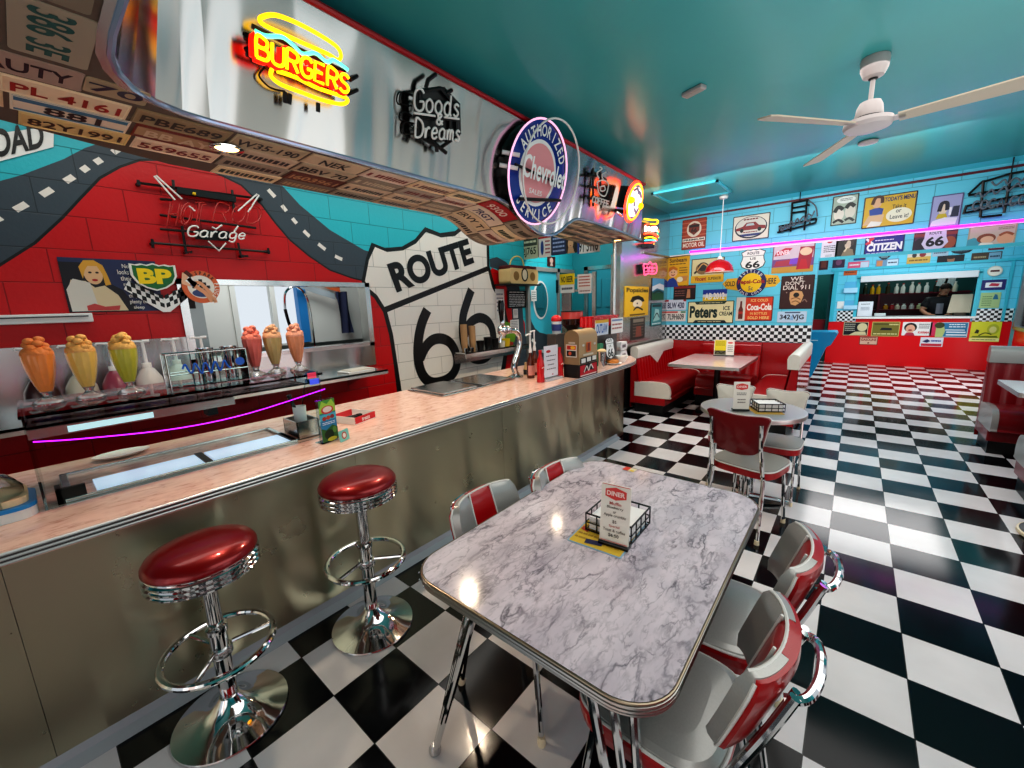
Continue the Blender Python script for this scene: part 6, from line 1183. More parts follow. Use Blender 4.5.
# unlit neon racks on the header
def rack(name, label, px, bars, txts, Y=Y1):
    x, z, w, h = rectY(px, Y); e = empty(name, label, 'neon sign', mat=FY(x, z, Y)); q = lambda u, v, n=.05: ((u-.5)*w, (v-.5)*h, n)
    b = MB()
    for l in bars: b.tube([q(*p) for p in l], .013, BLK, seg=6)
    for u in (.2, .8): b.tube([q(u, .3, 0), q(u, .3, .05)], .012, BLK, seg=6)
    b.obj('black_frame', e)
    b = MB(); tb_ = M('grey_tube', '#6b7480', .25)
    for l in txts:
        if isinstance(l[0], str):
            for st in strokes(l[0], *l[1]): b.tube([q(u, v, .07) for u, v in st], .009, tb_, seg=5)
        else: b.tube(crom([q(*p, .07) for p in l], 5), .009, tb_, seg=5)
    b.obj('glass_tubes', e); b = MB(); b.tube([(0, h/2-.02, .05), (0, h/2+.22, .04)], .006, BLK, seg=5); b.obj('hanging_cord', e)
rack('neon_rack', 'small unlit black neon rack above the pink strip', (780.4, 204, 817.5, 232.5), [[(.30, .95), (.72, .98)], [(.30, .80), (.75, .82)], [(.30, .66), (.7, .66)], [(.32, .97), (.34, .1)], [(.68, .97), (.68, .1)], [(.0, .12), (.95, .28)], [(.02, .3), (.95, .40)], [(.05, .12), (.06, .3)], [(.94, .28), (.95, .4)]], [[(.04+.05*i, .22+.02*i+.07*sin(i*2.3)) for i in range(18)], [(.06+.07*i, .18+.02*i+.05*cos(i*2.9)) for i in range(12)], [(.72, .95), (.9, .75), (.97, .45)]])
rack('neon_rack', 'large unlit black neon rack at the top right', (968.6, 179, 1046, 213.5), [[(.02, .62), (.16, .86), (.5, .96), (.98, .98)], [(.02, .6), (.98, .70)], [(.0, .2), (.98, .34)], [(.02, .36), (.98, .5)], [(.18, .9), (.22, .06)], [(.5, .96), (.5, .1)], [(.76, .98), (.76, .12)], [(.22, .06), (.48, .06)], [(.0, .18), (.02, .38)], [(.96, .3), (.98, .98)]], [('COCA COLA', (.10, .24, .92, .44)), [(.1+.05*i, .56+.02*i*.5+.07*sin(i*2.1)) for i in range(17)], [(.28+.05*i, .78+.004*i+.06*cos(i*2.3)) for i in range(13)], [(.04, .26), (.3, .3), (.6, .3), (.95, .36)]])
# signs on the far wall above the hatch
YS = YF-.001
F_ = [((820, 259.4, 827.6, 269.6), 'dark_red_picture', 'dark red picture at the left end of far wall', '#4a1c22', [('R', .2, .2, .8, .8, '#7c3a30')]), ((833.3, 258.3, 844.3, 267.4), 'purple_picture', 'small dark purple picture on the far wall', '#3c2440', [('E', .5, .55, .25, .3, '#7c4a6a')]), ((854, 256.8, 865.4, 259.9), 'blue_strip_sign', 'tiny blue strip sign on the far wall', '#28408c', [('R', .5, .2, .95, .8, '#5c2a40')]),
 ((848.4, 262.2, 868.5, 267.8), 'pink_plate', 'pink and red plate on the far wall', '#e05a7c', [('R', .6, .1, .98, .9, '#c8d4e4'), ('L', .08, .3, .55, .75, 1, '#f4e4ec')]), ((876.3, 259.8, 898.2, 266.2), 'orange_blue_plate', 'plate with orange left end and pale blue right end', '#6f98b8', [('R', .04, .15, .3, .85, '#d08a5c'), ('R', .5, .12, .96, .88, '#c8dcea'), ('L', .54, .3, .92, .7, 1, '#28304c')]),
 ((908, 252.4, 929.8, 262.6), 'gold_card', 'gold coloured sign with small red figures on far wall', '#d0a850', [('R', .0, .55, 1, .97, '#d9cfc0'), ('E', .65, .72, .14, .2, '#8c2a30'), ('E', .3, .7, .1, .2, '#3c3434'), ('L', .1, .12, .9, .4, 1, '#7c5a24')]), ((933.2, 249.8, 947.9, 255.7), 'grey_plate', 'pale grey plate on the far wall', '#a9bccc', [('L', .08, .25, .9, .7, 1, '#5c6c7c')]), ((937.7, 256.2, 963.4, 263.1), 'night_picture', 'long dark picture of a face on the far wall', '#14141c', [('E', .52, .5, .14, .4, '#9c6a50'), ('E', .5, .75, .16, .2, '#2a1c18')]),
 ((972, 253.3, 1000.8, 260.6), 'brown_blue_plate', 'brown plate with a blue panel on the far wall', '#4c3a2c', [('R', .58, .1, .97, .92, '#7fa8c0'), ('L', .08, .3, .5, .7, 1, '#b09a74'), ('L', .62, .3, .94, .7, 1, '#28384c')]), ((988.8, 246.3, 1003.9, 249.3), 'maroon_strip_sign', 'small maroon strip sign under the header', '#6c2a38', [('L', .1, .3, .9, .7, 1, '#c08a8c')]), ((844.2, 270.2, 856.8, 274.8), 'orange_sign', 'small orange sign left of the serving hatch', '#c4581c', [('L', .1, .3, .9, .7, 1, '#5a2408')])]
for px, nm, la, bg, art in F_: SY(nm, la, 'sign', YS, px, bg, art)
x, z, w, h = rectY((876.3, 254.2, 892.8, 259.2), YS); sign('winged_badge', 'dark winged badge on the far wall', 'sign', FY(x, z, YS), w, h, '#27313c', [('R', .3, .3, .7, .7, '#6c8a94')], outline=[(0, .9), (.3, .75), (.5, 1), (.7, .75), (1, .9), (.8, .4), (.6, .0), (.4, 0), (.2, .4)])
x, z, w, h = rectY((951.4, 248.8, 972.6, 254), YS); sign('long_badge', 'long dark car badge on the far wall', 'sign', FY(x, z, YS), w, h, '#18222c', [('L', .2, .4, .8, .7, 1, '#4c6474')], outline=[(0, .6), (.2, .9), (.5, .8), (.8, 1), (1, .7), (.85, .3), (.5, .1), (.15, .3)])
# right of the hatch
x, z, w, h = rectY((988, 266.4, 1001.4, 275.8), YS); o = MB(); o.prism(ellpts(0, 0, w/2, h/2, 32), 0, .03, C('#d8cfc0')); o.disc(0, 0, w*.43, h*.43, .0305, C('#ece6da')); o = o.obj('round_badge_sign', None, FY(x, z, YS)); tag(o, 'round cream sign with a dark band right of the hatch', 'sign'); b = MB(); b.poly([(-w*.3, -h*.08, .031), (w*.3, -h*.08, .031), (w*.3, h*.1, .031), (-w*.3, h*.1, .031)], C('#5c2a2a')); b.obj('picture', o)
SY('framed_card', 'white card in a purple frame right of the hatch', 'picture', YS, (982.4, 280.2, 1004.8, 289.6), '#e6e6ec', [('P', ((.3, .4), (.7, .35), (.75, .6), (.4, .68)), '#c03048')], border='#2c2a6c', bw=.05)
SY('green_poster', 'pale green poster with a blue figure right of the hatch', 'poster', YS, (981.2, 292.8, 998.6, 307.8), '#a9c48c', [('P', ((.62, .55), (.9, .55), (.82, .85), (.7, .9)), '#2a6c8c'), ('L', .1, .1, .6, .8, 5, '#6c8a5c')])
SY('yellow_comic_sign', 'yellow comic sign on the red wall right of hatch', 'sign', YS, (972, 321.6, 998.5, 341.9), '#d8d838', [('R', .0, .02, 1, .18, '#ecec9c'), ('P', ((.05, .2), (.95, .2), (.9, .3), (.1, .28)), '#6c7c1c'), ('P', ((.14, .42), (.28, .4), (.3, .56), (.2, .62)), '#2c3410'), ('E', .74, .62, .2, .26, '#b4bc34'), ('E', .74, .6, .12, .16, '#dcdc8c'), ('S', ((.3, .3), (.5, .44), (.72, .36)), .05, '#4c5414'), ('L', .1, .06, .9, .13, 1, '#6c6c2c')])
# signs on the red front
SY('shout_sign', 'black sign of a shouting face on the red servery front', 'sign', YS, (844.2, 322, 867.2, 335.6), '#17171c', [('E', .76, .62, .2, .3, '#d8cca0'), ('P', ((.25, .04), (.95, .06), (.9, .3), (.5, .28)), '#d8cca0'), ('L', .06, .3, .48, .9, 4, '#b8b4a4')], border='#c8b890')
SY('olive_car_sign', 'olive tin sign with a dark car on red servery front', 'sign', YS, (872.6, 321.8, 898.4, 336.5), '#7c7430', [('R', .08, .78, .6, .9, '#5c5420'), ('L', .62, .72, .95, .9, 1, '#d8d090'), ('P', ((.3, .42), (.74, .42), (.72, .58), (.36, .6)), '#1c1c20'), ('L', .08, .08, .94, .24, 1, '#e0dc9c')], border='#c8bc70')
SY('smiling_lady_sign', 'white sign of a smiling dark haired lady on red front', 'sign', YS, (903.2, 322, 930.6, 335.8), '#eceae6', [('E', .28, .6, .22, .34, '#1c1414'), ('E', .28, .5, .16, .3, '#e2ac90'), ('P', ((.1, 0), (.46, 0), (.4, .22), (.16, .22)), '#b8344c'), ('E', .28, .40, .07, .06, '#a01c2c'), ('L', .56, .5, .92, .9, 3, '#4c4c54'), ('T', 'KARMA', .56, .16, .94, .32, '#d82c3c', .03)])
SY('pink_strip', 'plain pink panel between two signs on red front', 'sign', YS, (931, 322.2, 935.6, 335.8), '#d0305c')
SY('blue_quote_sign', 'blue quote sign with green face on red servery front', 'sign', YS, (937, 322.3, 966.6, 337.5), '#2c7ca4', [('P', ((0, 0), (.24, 0), (.3, .4), (.22, .9), (0, 1)), '#b4c47c'), ('E', .1, .8, .16, .2, '#3c4420'), ('L', .40, .62, .92, .92, 2, '#e4eef2'), ('R', .34, .3, .94, .38, '#e4eef2'), ('R', .34, .12, .98, .2, '#e4eef2'), ('R', .3, .46, .9, .52, '#e4eef2')], border='#bcd4d8')
SY('gasoline_tag', 'cream GASOLINE tag below the shouting face sign', 'sign', YS, (860, 336.2, 877.2, 345), '#dcb49c', [('T', 'GASOLINE', .08, .46, .92, .74, '#8c2420', .03), ('R', .08, .8, .92, .9, '#8c2420'), ('E', .5, .22, .06, .08, '#8c2420')], border='#8c2420')
SY('red_blue_plate', 'white plate with red and blue marks below blue quote sign', 'licence plate', YS, (920.8, 337.2, 942.2, 346.8), '#dfe0e8', [('R', .05, .05, .95, .32, '#c83040'), ('P', ((.08, .55), (.3, .8), (.45, .6), (.3, .4)), '#1c2c5c'), ('L', .48, .42, .92, .8, 1, '#2c4c9c')])
# acrylic holders left of the hatch
for px, la in (((845, 282, 857, 293), 'upper clear acrylic brochure holder left of the hatch'), ((844.5, 300.5, 857, 309.5), 'lower clear acrylic brochure holder left of the hatch')):
    x, z, w, h = rectY(px, YS); e = empty('brochure_holder', la, 'holder', mat=FY(x, z, YS)); b = MB(); pa = M('pale_acrylic', '#a8dcf4', .1); b.box((0, 0, .004), (w, h, .008), M('acrylic_back', '#58b8e0', .15)); b.obj('back', e); b = MB(); b.box((0, -h*.25, .05), (w, h*.42, .006), pa); b.box((-w/2, -.25*h, .025), (.006, h*.42, .05), pa); b.box((w/2, -.25*h, .025), (.006, h*.42, .05), pa); b.obj('pocket', e)
b = MB(); x, z, w, h = rectY((837.5, 301.5, 843.5, 308.5), YS); b.bx(-w/2, w/2, -h/2, h/2, 0, .01, WHITE); tag(b.obj('light_switch', None, FY(x, z, YS)), 'small white switch plate above chequered strip', 'switch')

# pink LED strip under the ceiling and its conduit
e = empty('pink_led_strip', 'glowing magenta LED strip along the sign wall', 'light strip', (0, Y1-.03, 2.29)); q0, q1 = AY(690, 252, Y1-.03), AY(1024, 218, Y1-.03)
b = MB(); b.tube([(q0.x, 0, q0.z-2.29), (XR-.05, 0, 2.285-2.29)], .014, NEON('#f020e8', 3.2), seg=8); b.obj('glowing_tube', e); b = MB(); b.bx(q0.x, XR-.05, .012, .028, -.02, .02, WHITE); b.obj('channel', e)
b = MB(); b.tube([(XS+.02, 5.4, 2.27), (XS+.02, Y1-.05, 2.28), (q0.x, Y1-.02, 2.285)], .014, ALU, seg=8); tag(b.obj('conduit'), 'thin grey conduit from the steel wall to pink strip', 'conduit')
# ================================================================ THINGS ON THE COUNTER
def on(x, y, z=ZT): return (x, y, z+.001)
CAMR = atan2(CAM.y-.42, CAM.x+.29)
e = empty('menu_holder', 'tall acrylic menu holder with green and blue leaflet beside glass case', 'menu holder', on(-.305, .39), .2)
b = MB(); b.bx(-.012, .012, -.05, .05, 0, .235, GLASSB); b.bx(-.05, .012, -.05, .05, 0, .004, GLASSB); b.obj('acrylic_stand', e)
b = MB(); F0 = FR((.0125, 0, .12), (0, 1, 0), (0, 0, 1)); t_, p_ = MB(), MB()
art_into(t_, p_, [('R', 0, 0, 1, 1, '#2b82b0'), ('R', 0, .68, 1, 1, '#4f9a3c'), ('P', ((.0, .8), (.2, .98), (.5, .9), (.8, 1), (1, .85), (1, .7), (0, .7)), '#a7d04c'), ('E', .5, .76, .38, .10, '#c8342c'), ('E', .5, .77, .28, .07, '#ecd8d0'), ('R', 0, .52, 1, .66, '#49b7cc'), ('E', .25, .56, .13, .05, '#a03a2c'), ('E', .5, .57, .13, .05, '#b8462c'), ('E', .75, .58, .13, .05, '#8c2c2c'), ('L', .1, .40, .9, .48, 2, '#e4eef4'), ('P', ((0, 0), (1, 0), (1, .3), (.7, .38), (.3, .28), (0, .34)), '#31622c'), ('E', .45, .16, .3, .12, '#1d2c1a'), ('E', .6, .04, .3, .05, '#c8c43c'), ('E', .8, .25, .12, .08, '#5c8c3c')], .098, .225, 0)
p_.v = [tuple(F0 @ Vector(v)) for v in p_.v]; p_.obj('leaflet', e); t_.v = []
e = empty('small_card', 'tiny teal card leaning at the foot of the tall menu holder', 'card', on(-.245, .445), .2); b = MB(); b.prism(rrect(.062, .06, .006, 2), -.002, .002, C('#7cc4b8'), X=FR((0, 0, .031), (0, 1, .1), (-.18, 0, 1))); b.obj('card', e); b = MB(); b.prism(ellpts(0, 0, .016, .02, 20), .0021, .0025, C('#b8503c'), X=FR((0, 0, .031), (0, 1, .1), (-.18, 0, 1))); b.prism(ellpts(0, 0, .010, .013, 20), .0026, .003, C('#e8dcd0'), X=FR((0, 0, .031), (0, 1, .1), (-.18, 0, 1))); b.obj('picture', e)
e = empty('red_card_tray', 'red and white cardboard tray behind the menu holder', 'tray', on(-.60, .70), .3); R_C = C('#c8202c')
b = MB(); b.bx(-.10, .10, -.09, .09, 0, .004, WHITE)
for x0, x1, y0, y1, m in ((.096, .10, -.09, .09, R_C), (-.10, -.096, -.09, .09, R_C), (-.1, .1, -.09, -.086, WHITE), (-.1, .1, .086, .09, WHITE)): b.bx(x0, x1, y0, y1, .004, .045, m)
b.obj('tray_box', e); b = MB(); b.text('treats', -.035, -.012, .035, .01, .0008, WHITE, .02, FR((.1, 0, .024), (0, 1, 0), (0, 0, 1))); b.obj('lettering', e)
o = MB(); o.box((0, 0, .012), (.05, .10, .022), BLK); o.box((.02, .03, .028), (.03, .03, .01), BLK); o = o.obj('black_gadget', None, Matrix.Translation((-.60, .70, ZT+.006)), .004); tag(o, 'small black gadget lying in the red cardboard tray', 'gadget')
e = empty('drip_tray', 'steel sink cover with sliding lids set in the counter', 'sink cover', on(-.82, 1.90), .0)
b = MB(); b.bx(-.25, .22, -.44, .45, 0, .012, STEELP); b.obj('frame', e, None, .004)
b = MB(); b.bx(-.23, .20, -.42, -.05, .013, .028, CHROME2); b.obj('lid', e, None, .004); b = MB(); b.bx(-.23, .20, .02, .43, .013, .024, CHROME2); b.obj('lid', e, None, .004); b = MB(); b.bx(-.23, .20, -.045, .015, .013, .016, BLK); b.obj('slot', e)
e = empty('beer_tap', 'chrome swan neck soda tap with a black handle', 'tap', on(-.67, 2.44))
b = MB(); b.lathe([(.001, 0), (.075, 0), (.075, .012), (.04, .03), (.034, .05), (.001, .05)], CHROME, 28); b.tube(crom([(0, 0, .03), (.0, -.02, .12), (0, .03, .22), (0, .075, .32), (0, .07, .40), (0, .02, .45), (0, -.07, .46)], 8), [.034]*8+[.03]*8+[.027]*33, CHROME, seg=16); b.obj('swan_neck', e)
b = MB(); b.ball((0, -.17, .47), (.05, .055, .055), CHROME, 18, 12); b.ball((0, -.10, .47), (.04, .05, .04), CHROME, 16, 10); b.tube([(0, -.17, .45), (0, -.21, .40), (0, -.215, .36)], .013, CHROME); b.lathe([(.02, 0), (.024, .02), (.016, .05)], CHROME, 16, (0, -.17, .52)); b.obj('tap_head', e)
b = MB(); b.lathe([(.012, .0), (.018, .03), (.026, .10), (.030, .16), (.024, .20), (.001, .21)], BLKG, 20, (0, -.18, .54)); b.obj('black_handle', e)
def syrup(label, x, y, h):
    e = empty('syrup_bottle', label, 'bottle', on(x, y), 0, 'pump syrup bottles by the tap'); AM = M('amber_syrup', '#5c2414', .15, coat=.5)
    b = MB(); b.lathe([(.001, 0), (.036, 0), (.038, .006), (.038, .15), (.03, .18), (.014, .22), (.013, .245), (.001, .245)], AM, 24); b.obj('bottle_body', e)
    b = MB(); b.add([(.0388*cos(a), .0388*sin(a), z) for z in (.03, .125) for a in [(-1.6+.16*i) for i in range(17)]], [(i, i+1, 18+i, 17+i) for i in range(16)], C('#dc9c94')); b.obj('label', e)
    b = MB(); b.lathe([(.017, .245), (.017, .27), (.010, .30), (.008, .33)], M('pump_white'), 16); b.tube([(0, 0, .33), (0, 0, h)], .007, M('pump_white')); b.tube([(0, .012, h), (0, -.055, h-.002), (0, -.06, h-.012)], .008, M('pump_white')); b.obj('pump', e)
syrup('amber syrup bottle with white pump and pink label, by the tap', -.53, 2.50, .42); syrup('amber syrup bottle with white pump, behind the bottle shaped sign', -.60, 2.66, .44)
b = MB(); b.lathe([(.001, 0), (.03, 0), (.03, .06), (.026, .09), (.018, .10), (.018, .13), (.001, .13)], C('#c8a878'), 16); b.lathe([(.0305, .01), (.0305, .06)], BLK, 16); o = b.obj('shaker', None, Matrix.Translation(on(-.66, 2.60))); tag(o, 'short tan and black shaker left of the syrup bottles', 'shaker')
e = empty('bottle_sign_holder', 'white notice held between two red cola bottle shapes', 'sign', on(-.315, 2.51), -.06); RB = M('red_plastic', '#c40c16', .25, coat=.4)
for y in (-.135, .155):
    b = MB(); b.lathe([(.001, 0), (.036, 0), (.036, .03), (.031, .07), (.034, .11), (.036, .15), (.028, .20), (.016, .235), (.014, .27), (.016, .275), (.016, .29), (.001, .292)], RB, 24, (0, y, 0)); bo = b.obj('red_bottle', e)
    b = MB(); b.tube([(.033, y-.02, .13), (.036, y, .14), (.033, y+.02, .125)], .004, C('#f0d8d0'), seg=5); b.obj('white_mark', bo)
b = MB(); b.bx(-.006, .006, -.10, .12, .02, .325, GLASSB); b.bx(-.05, .05, -.12, .14, 0, .02, C('#c8c8cc')); b.obj('clear_base', e)
sp_ = MB(); st_ = MB(); art_into(st_, sp_, [('R', 0, 0, 1, 1, '#ecebf2'), ('E', .32, .82, .16, .045, '#c03038'), ('L', .16, .64, .86, .70, 1, '#3c3c48'), ('L', .2, .5, .8, .56, 1, '#3c3c48'), ('L', .26, .36, .72, .42, 1, '#26262e'), ('L', .2, .22, .84, .28, 1, '#3c3c48'), ('E', .6, .07, .05, .02, '#c03038')], .21, .29, 0); F1 = FR((.0075, .01, .175), (0, 1, 0), (0, 0, 1)); sp_.v = [tuple(F1 @ Vector(v)) for v in sp_.v]; sp_.obj('notice', e)
# brown dispenser
e = empty('napkin_dispenser', 'brown round topped dispenser with card logos and red label', 'dispenser', on(-.195, 2.875)); BR = M('tan_metal', '#8f7556', .4); dx, dy = .08, .175
ds = [(-dx, 0), (dx, 0), (dx, .375)]+[(dx*cos(a)*1.0, .375+.075*sin(a)) for a in [pi*k/14 for k in range(1, 14)]]+[(-dx, .375)]
b = MB(); b.prism([(-x, z) for x, z in ds], -dy, dy, BR, M('tan_light', '#b3936a', .35), X=FR((0, 0, 0), (-1, 0, 0), (0, 0, 1)), smooth=False); b.obj('dispenser_body', e, None, .004)
b = MB(); b.bx(-dx-.004, dx+.002, -dy-.004, dy+.004, 0, .125, BLK); b.obj('black_base', e)
b = MB(); t2 = MB(); F2 = FR((dx+.003, 0, .19), (0, 1, 0), (0, 0, 1))
pA, tA = MB(), MB(); art_into(tA, pA, [('R', .04, .02, .96, .30, '#c8202c'), ('P', ((.2, .1), (.35, .3), (.5, .34), (.66, .30), (.8, .12), (.5, .16)), '#17171a'), ('S', ((.25, .12), (.4, .26), (.5, .14), (.62, .28), (.76, .16)), .035, '#efe8e0'), ('R', .06, .03, .94, .055, '#efe8e0'), ('R', .05, .34, .95, .50, '#17171a'), ('R', .1, .36, .33, .47, '#e8e4dc'), ('R', .4, .37, .62, .48, '#e8e4dc'), ('R', .70, .38, .92, .49, '#e8e4dc'), ('R', .2, .53, .75, .58, '#d8ccb8'), ('R', .36, .62, .62, .86, '#d86a2c'), ('R', .42, .64, .56, .84, '#7c2a14'), ('E', .2, .8, .06, .03, '#c8c4bc'), ('E', .82, .8, .06, .03, '#c8c4bc')], .35, .38, 0)
pA.v = [tuple(F2 @ Vector(v)) for v in pA.v]; pA.obj('front_label', e)
pB, tB = MB(), MB(); art_into(tB, pB, [('R', .08, .30, .92, .84, '#d9d4cc'), ('R', .14, .62, .86, .80, '#d04c28'), ('E', .38, .71, .18, .07, '#a81c24'), ('E', .62, .71, .18, .07, '#e8b02c'), ('R', .14, .34, .86, .58, '#17171a'), ('E', .4, .46, .12, .08, '#c8502c'), ('R', .3, .88, .8, .95, '#c8b8a8')], .14, .22, 0)
F3 = FR((0, -dy-.005, .24), (1, 0, 0), (0, 0, 1)); pB.v = [tuple(F3 @ Vector(v)) for v in pB.v]; pB.obj('card_logos', e)
# hopper machine
e = empty('slush_machine', 'drinks machine with dark hopper and red clear lid', 'machine', on(-.66, 3.44))
b = MB(); b.bx(-.12, .12, -.13, .20, 0, .36, M('machine_grey', '#4a4644', .35)); b.obj('machine_body', e, None, .01); b = MB(); b.lathe([(.05, .36), (.06, .40), (.12, .46), (.125, .52), (.001, .522)], M('brown_hopper', '#2a1712', .1, coat=.5), 28, (0, .03, 0)); b.obj('hopper', e)
b = MB(); b.lathe([(.126, .522), (.126, .60), (.001, .60)], M('red_clear', '#c84a44', .1, trans=.3), 28, (0, .03, 0)); b.lathe([(.128, .60), (.128, .612), (.001, .612)], BLK, 28, (0, .03, 0)); b.obj('clear_lid', e)
b = MB(); b.ball((0, 0, .15), (.06, .06, .05), RB, 18, 10); b.lathe([(.045, 0), (.05, .10), (.055, .14)], C('#c8d0d8'), 20); b.lathe([(.052, .03), (.056, .10)], C('#30407c'), 20); o = b.obj('sweet_jar', None, Matrix.Translation((-.66, 3.15, 1.26))); tag(o, 'small jar with a red ball lid beside the hopper', 'jar')
b = MB(); b.bx(-.72, -.60, 3.05, 3.24, ZT+.001, 1.258, M('machine_grey')); tag(b.obj('steel_stand', None, None, .006), 'dark stand carrying the red lidded jar', 'stand')
e = empty('red_covered_box', 'tall dark cabinet under a bright red cloth cover', 'cabinet', on(-.42, 3.70)); b = MB(); b.bx(-.07, .065, -.30, .29, 0, .44, M('machine_grey')); b.obj('cabinet_body', e)
b = MB(); b.grid(lambda u, v: (.075+.006*sin(u*30), -.32+.63*u, .43+.115*v), 40, 3, RB); b.grid(lambda u, v: (-.085+.16*u, -.32-.004*sin(u*20), .43+.115*v), 20, 3, RB); b.bx(-.085, .075, -.32, .31, .53, .546, RB); b.obj('red_cover', e)
for la, y, z, bg, txt, fg, ar in (('blue and white licence plate on the dark cabinet front', (595, 320.5, 608, 334), 0, '#d4dce6', 'OUTLAW', '#2a5ca8', [('R', .0, .8, 1, 1, '#d8a82c')]), ('white licence plate with red marks on the dark cabinet front', (611, 318.5, 622.5, 332), 0, '#e6e2dc', None, '#a03030', [('L', .08, .2, .92, .7, 2, '#9c4440'), ('R', .05, .8, .95, .92, '#6c8cb0')])):
    SX('licence_plate', la, 'licence plate', -.335, y, bg, ar+([('T', txt, .08, .14, .92, .74, fg, .03)] if txt else []), border='#e8e8e8', bw=.004, thick=.004, group='licence plates on the walls')
sign('route_shield_card', 'white ROUTE 66 shield stand on the counter end', 'sign', FR((-.285, 3.66, 1.065), (0, 1, 0), (-.12, 0, 1)), .22, .27, '#efefec', [('T', 'ROUTE', .24, .76, .76, .86, '#141414', .02), ('R', .06, .68, .94, .70, '#141414'), ('T', 'US', .38, .54, .62, .63, '#141414'), ('T', '66', .2, .12, .8, .48, '#141414', .03)], border='#16161a', outline=shld, bw=.012)
for i, (y, z, la) in enumerate(((4.12, .93, 'lower white hexagonal menu block behind bowls'), (4.12, 1.04, 'upper white hexagonal menu block behind bowls'))):
    b = MB(); b.prism([(-.10, 0), (-.075, .05), (.075, .05), (.10, 0), (.075, -.05), (-.075, -.05)], -.04, .04, C('#e0dedc')); o = b.obj('menu_block', None, FX(y, z+.003, -.36)); tag(o, la, 'menu block'); b = MB(); b.poly([(-.05, -.018, .041), (.05, -.018, .041), (.05, .018, .041), (-.05, .018, .041)], C('#6c6468')); b.obj('print', o)
b = MB(); b.bx(-.335, -.30, 3.46, 3.54, ZT+.001, 1.13, C('#3f8f6c')); tag(b.obj('green_carton'), 'green carton behind the shield stand', 'carton')
e = empty('steel_shake_cup', 'steel shake cup with creamy froth on the counter', 'cup', on(-.225, 3.36)); b = MB(); b.lathe([(.001, 0), (.034, 0), (.04, .08), (.046, .18), (.048, .185), (.001, .18)], CHROME, 24); b.obj('cup', e); b = MB(); b.ball((0, 0, .185), (.05, .05, .022), C('#e8cfa0', .6), 18, 8); b.obj('froth', e)
e = empty('donut_plate', 'small plate of golden pastry by the steel cup', 'plate', on(-.25, 3.68)); b = MB(); b.lathe([(.001, .002), (.06, .002), (.10, .014), (.098, .018), (.06, .007), (.001, .007)], WHITE, 28); b.obj('plate', e)
b = MB(); b.tube([(.045*cos(2*pi*k/20), .045*sin(2*pi*k/20), .03) for k in range(20)], .024, M('pastry', '#c47a34', .5, noise=.3, nscale=30), True, 10); b.obj('pastry', e)
def bowl(la, x, y, r):
    b = MB(); b.lathe([(.001, 0), (r*.5, 0), (r*.55, .006), (r*.9, .05), (r, .075), (r*.95, .075), (r*.8, .045), (r*.4, .014), (.001, .012)], WHITE, 28); o = b.obj('white_bowl', None, Matrix.Translation(on(x, y))); tag(o, la, 'bowl', 'white bowls at the counter end'); return o
bowl('white bowl at the counter end, nearer one', -.24, 3.88, .075); bowl('white bowl with red rim at the counter end, further one', -.46, 4.23, .07)
b = MB(); b.tube([(.07*cos(2*pi*k/28), .07*sin(2*pi*k/28), .0755) for k in range(28)], .003, RB, True, 5); b.obj('red_rim', [o for o in bpy.data.objects if o.name == 'white_bowl.001'][0])
# ---- steel shelf on the mural with cups
e = empty('cup_shelf', 'small steel shelf with paper cups below the painted 66', 'shelf', (XB+.001, 3.42, .94)); b = MB(); b.bx(0, .22, -.62, .62, .075, .09, STEELP); b.bx(.0, .01, -.62, .62, -.06, .09, STEELP); b.bx(.21, .22, -.62, .62, .02, .09, STEELP); b.obj('shelf_board', e)
KC = M('kraft_paper', '#b08a62', .7)
def cups(la, y, h, r=.042, x=-1.83, m=KC):
    b = MB(); n = max(2, int(h/.02)); pf = []
    for k in range(n): z = .09+(h-.09)*k/n; pf += [(r*.97, z), (r, z+.008)]
    b.lathe([(r*.72, 0), (r*.94, .085)]+pf+[(r, h), (r*.9, h), (.001, h-.01)], m, 24); o = b.obj('cup_stack', None, Matrix.Translation((x, y, 1.031))); tag(o, la, 'cups', 'cup stacks on the wall shelf')
cups('tall stack of brown paper cups on wall shelf, left', 2.88, .335); cups('tall stack of brown paper cups on wall shelf, right', 3.02, .31)
for y, h, la in ((3.16, .11, 'short stack of black lids on wall shelf, left'), (3.30, .15, 'short stack of black lids on wall shelf, middle'), (3.44, .12, 'short stack of black lids on wall shelf, right')): cups(la, y, h, .055, -1.83, BLK)
for y, la in ((2.83, 'small chrome measuring cup at the shelf end, left'), (2.93, 'small chrome measuring cup at the shelf end, right')): b = MB(); b.lathe([(.02, 0), (.027, .045), (.03, .05), (.026, .05), (.018, .006)], CHROME, 18); o = b.obj('measuring_cup', None, Matrix.Translation((-1.755, y, 1.031))); tag(o, la, 'cup', 'measuring cups on the wall shelf')
b = MB(); b.lathe([(.001, 0), (.05, 0), (.06, .10), (.057, .10), (.045, .01)], C('#d8b81c'), 20); o = b.obj('yellow_tub', None, Matrix.Translation((-1.83, 3.66, 1.031))); tag(o, 'yellow tub on the wall shelf right of the black lids', 'tub')
b = MB(); b.lathe([(.001, 0), (.04, 0), (.045, .08), (.042, .08)], C('#c8c4b4'), 20); o = b.obj('white_mug', None, Matrix.Translation((-1.80, 3.54, 1.031))); tag(o, 'pale mug on the wall shelf beside the yellow tub', 'mug')
b = MB(); b.grid(lambda u, v: (.0+.02*sin(v*5), -.10+.2*u+.03*v, .0+.26*v-.05*u), 6, 6, C('#6c9c28')); o = b.obj('green_cloth', None, Matrix.Translation((XB+.02, 3.86, 1.10))); tag(o, 'green cloth hanging on the mural by the tap', 'cloth')
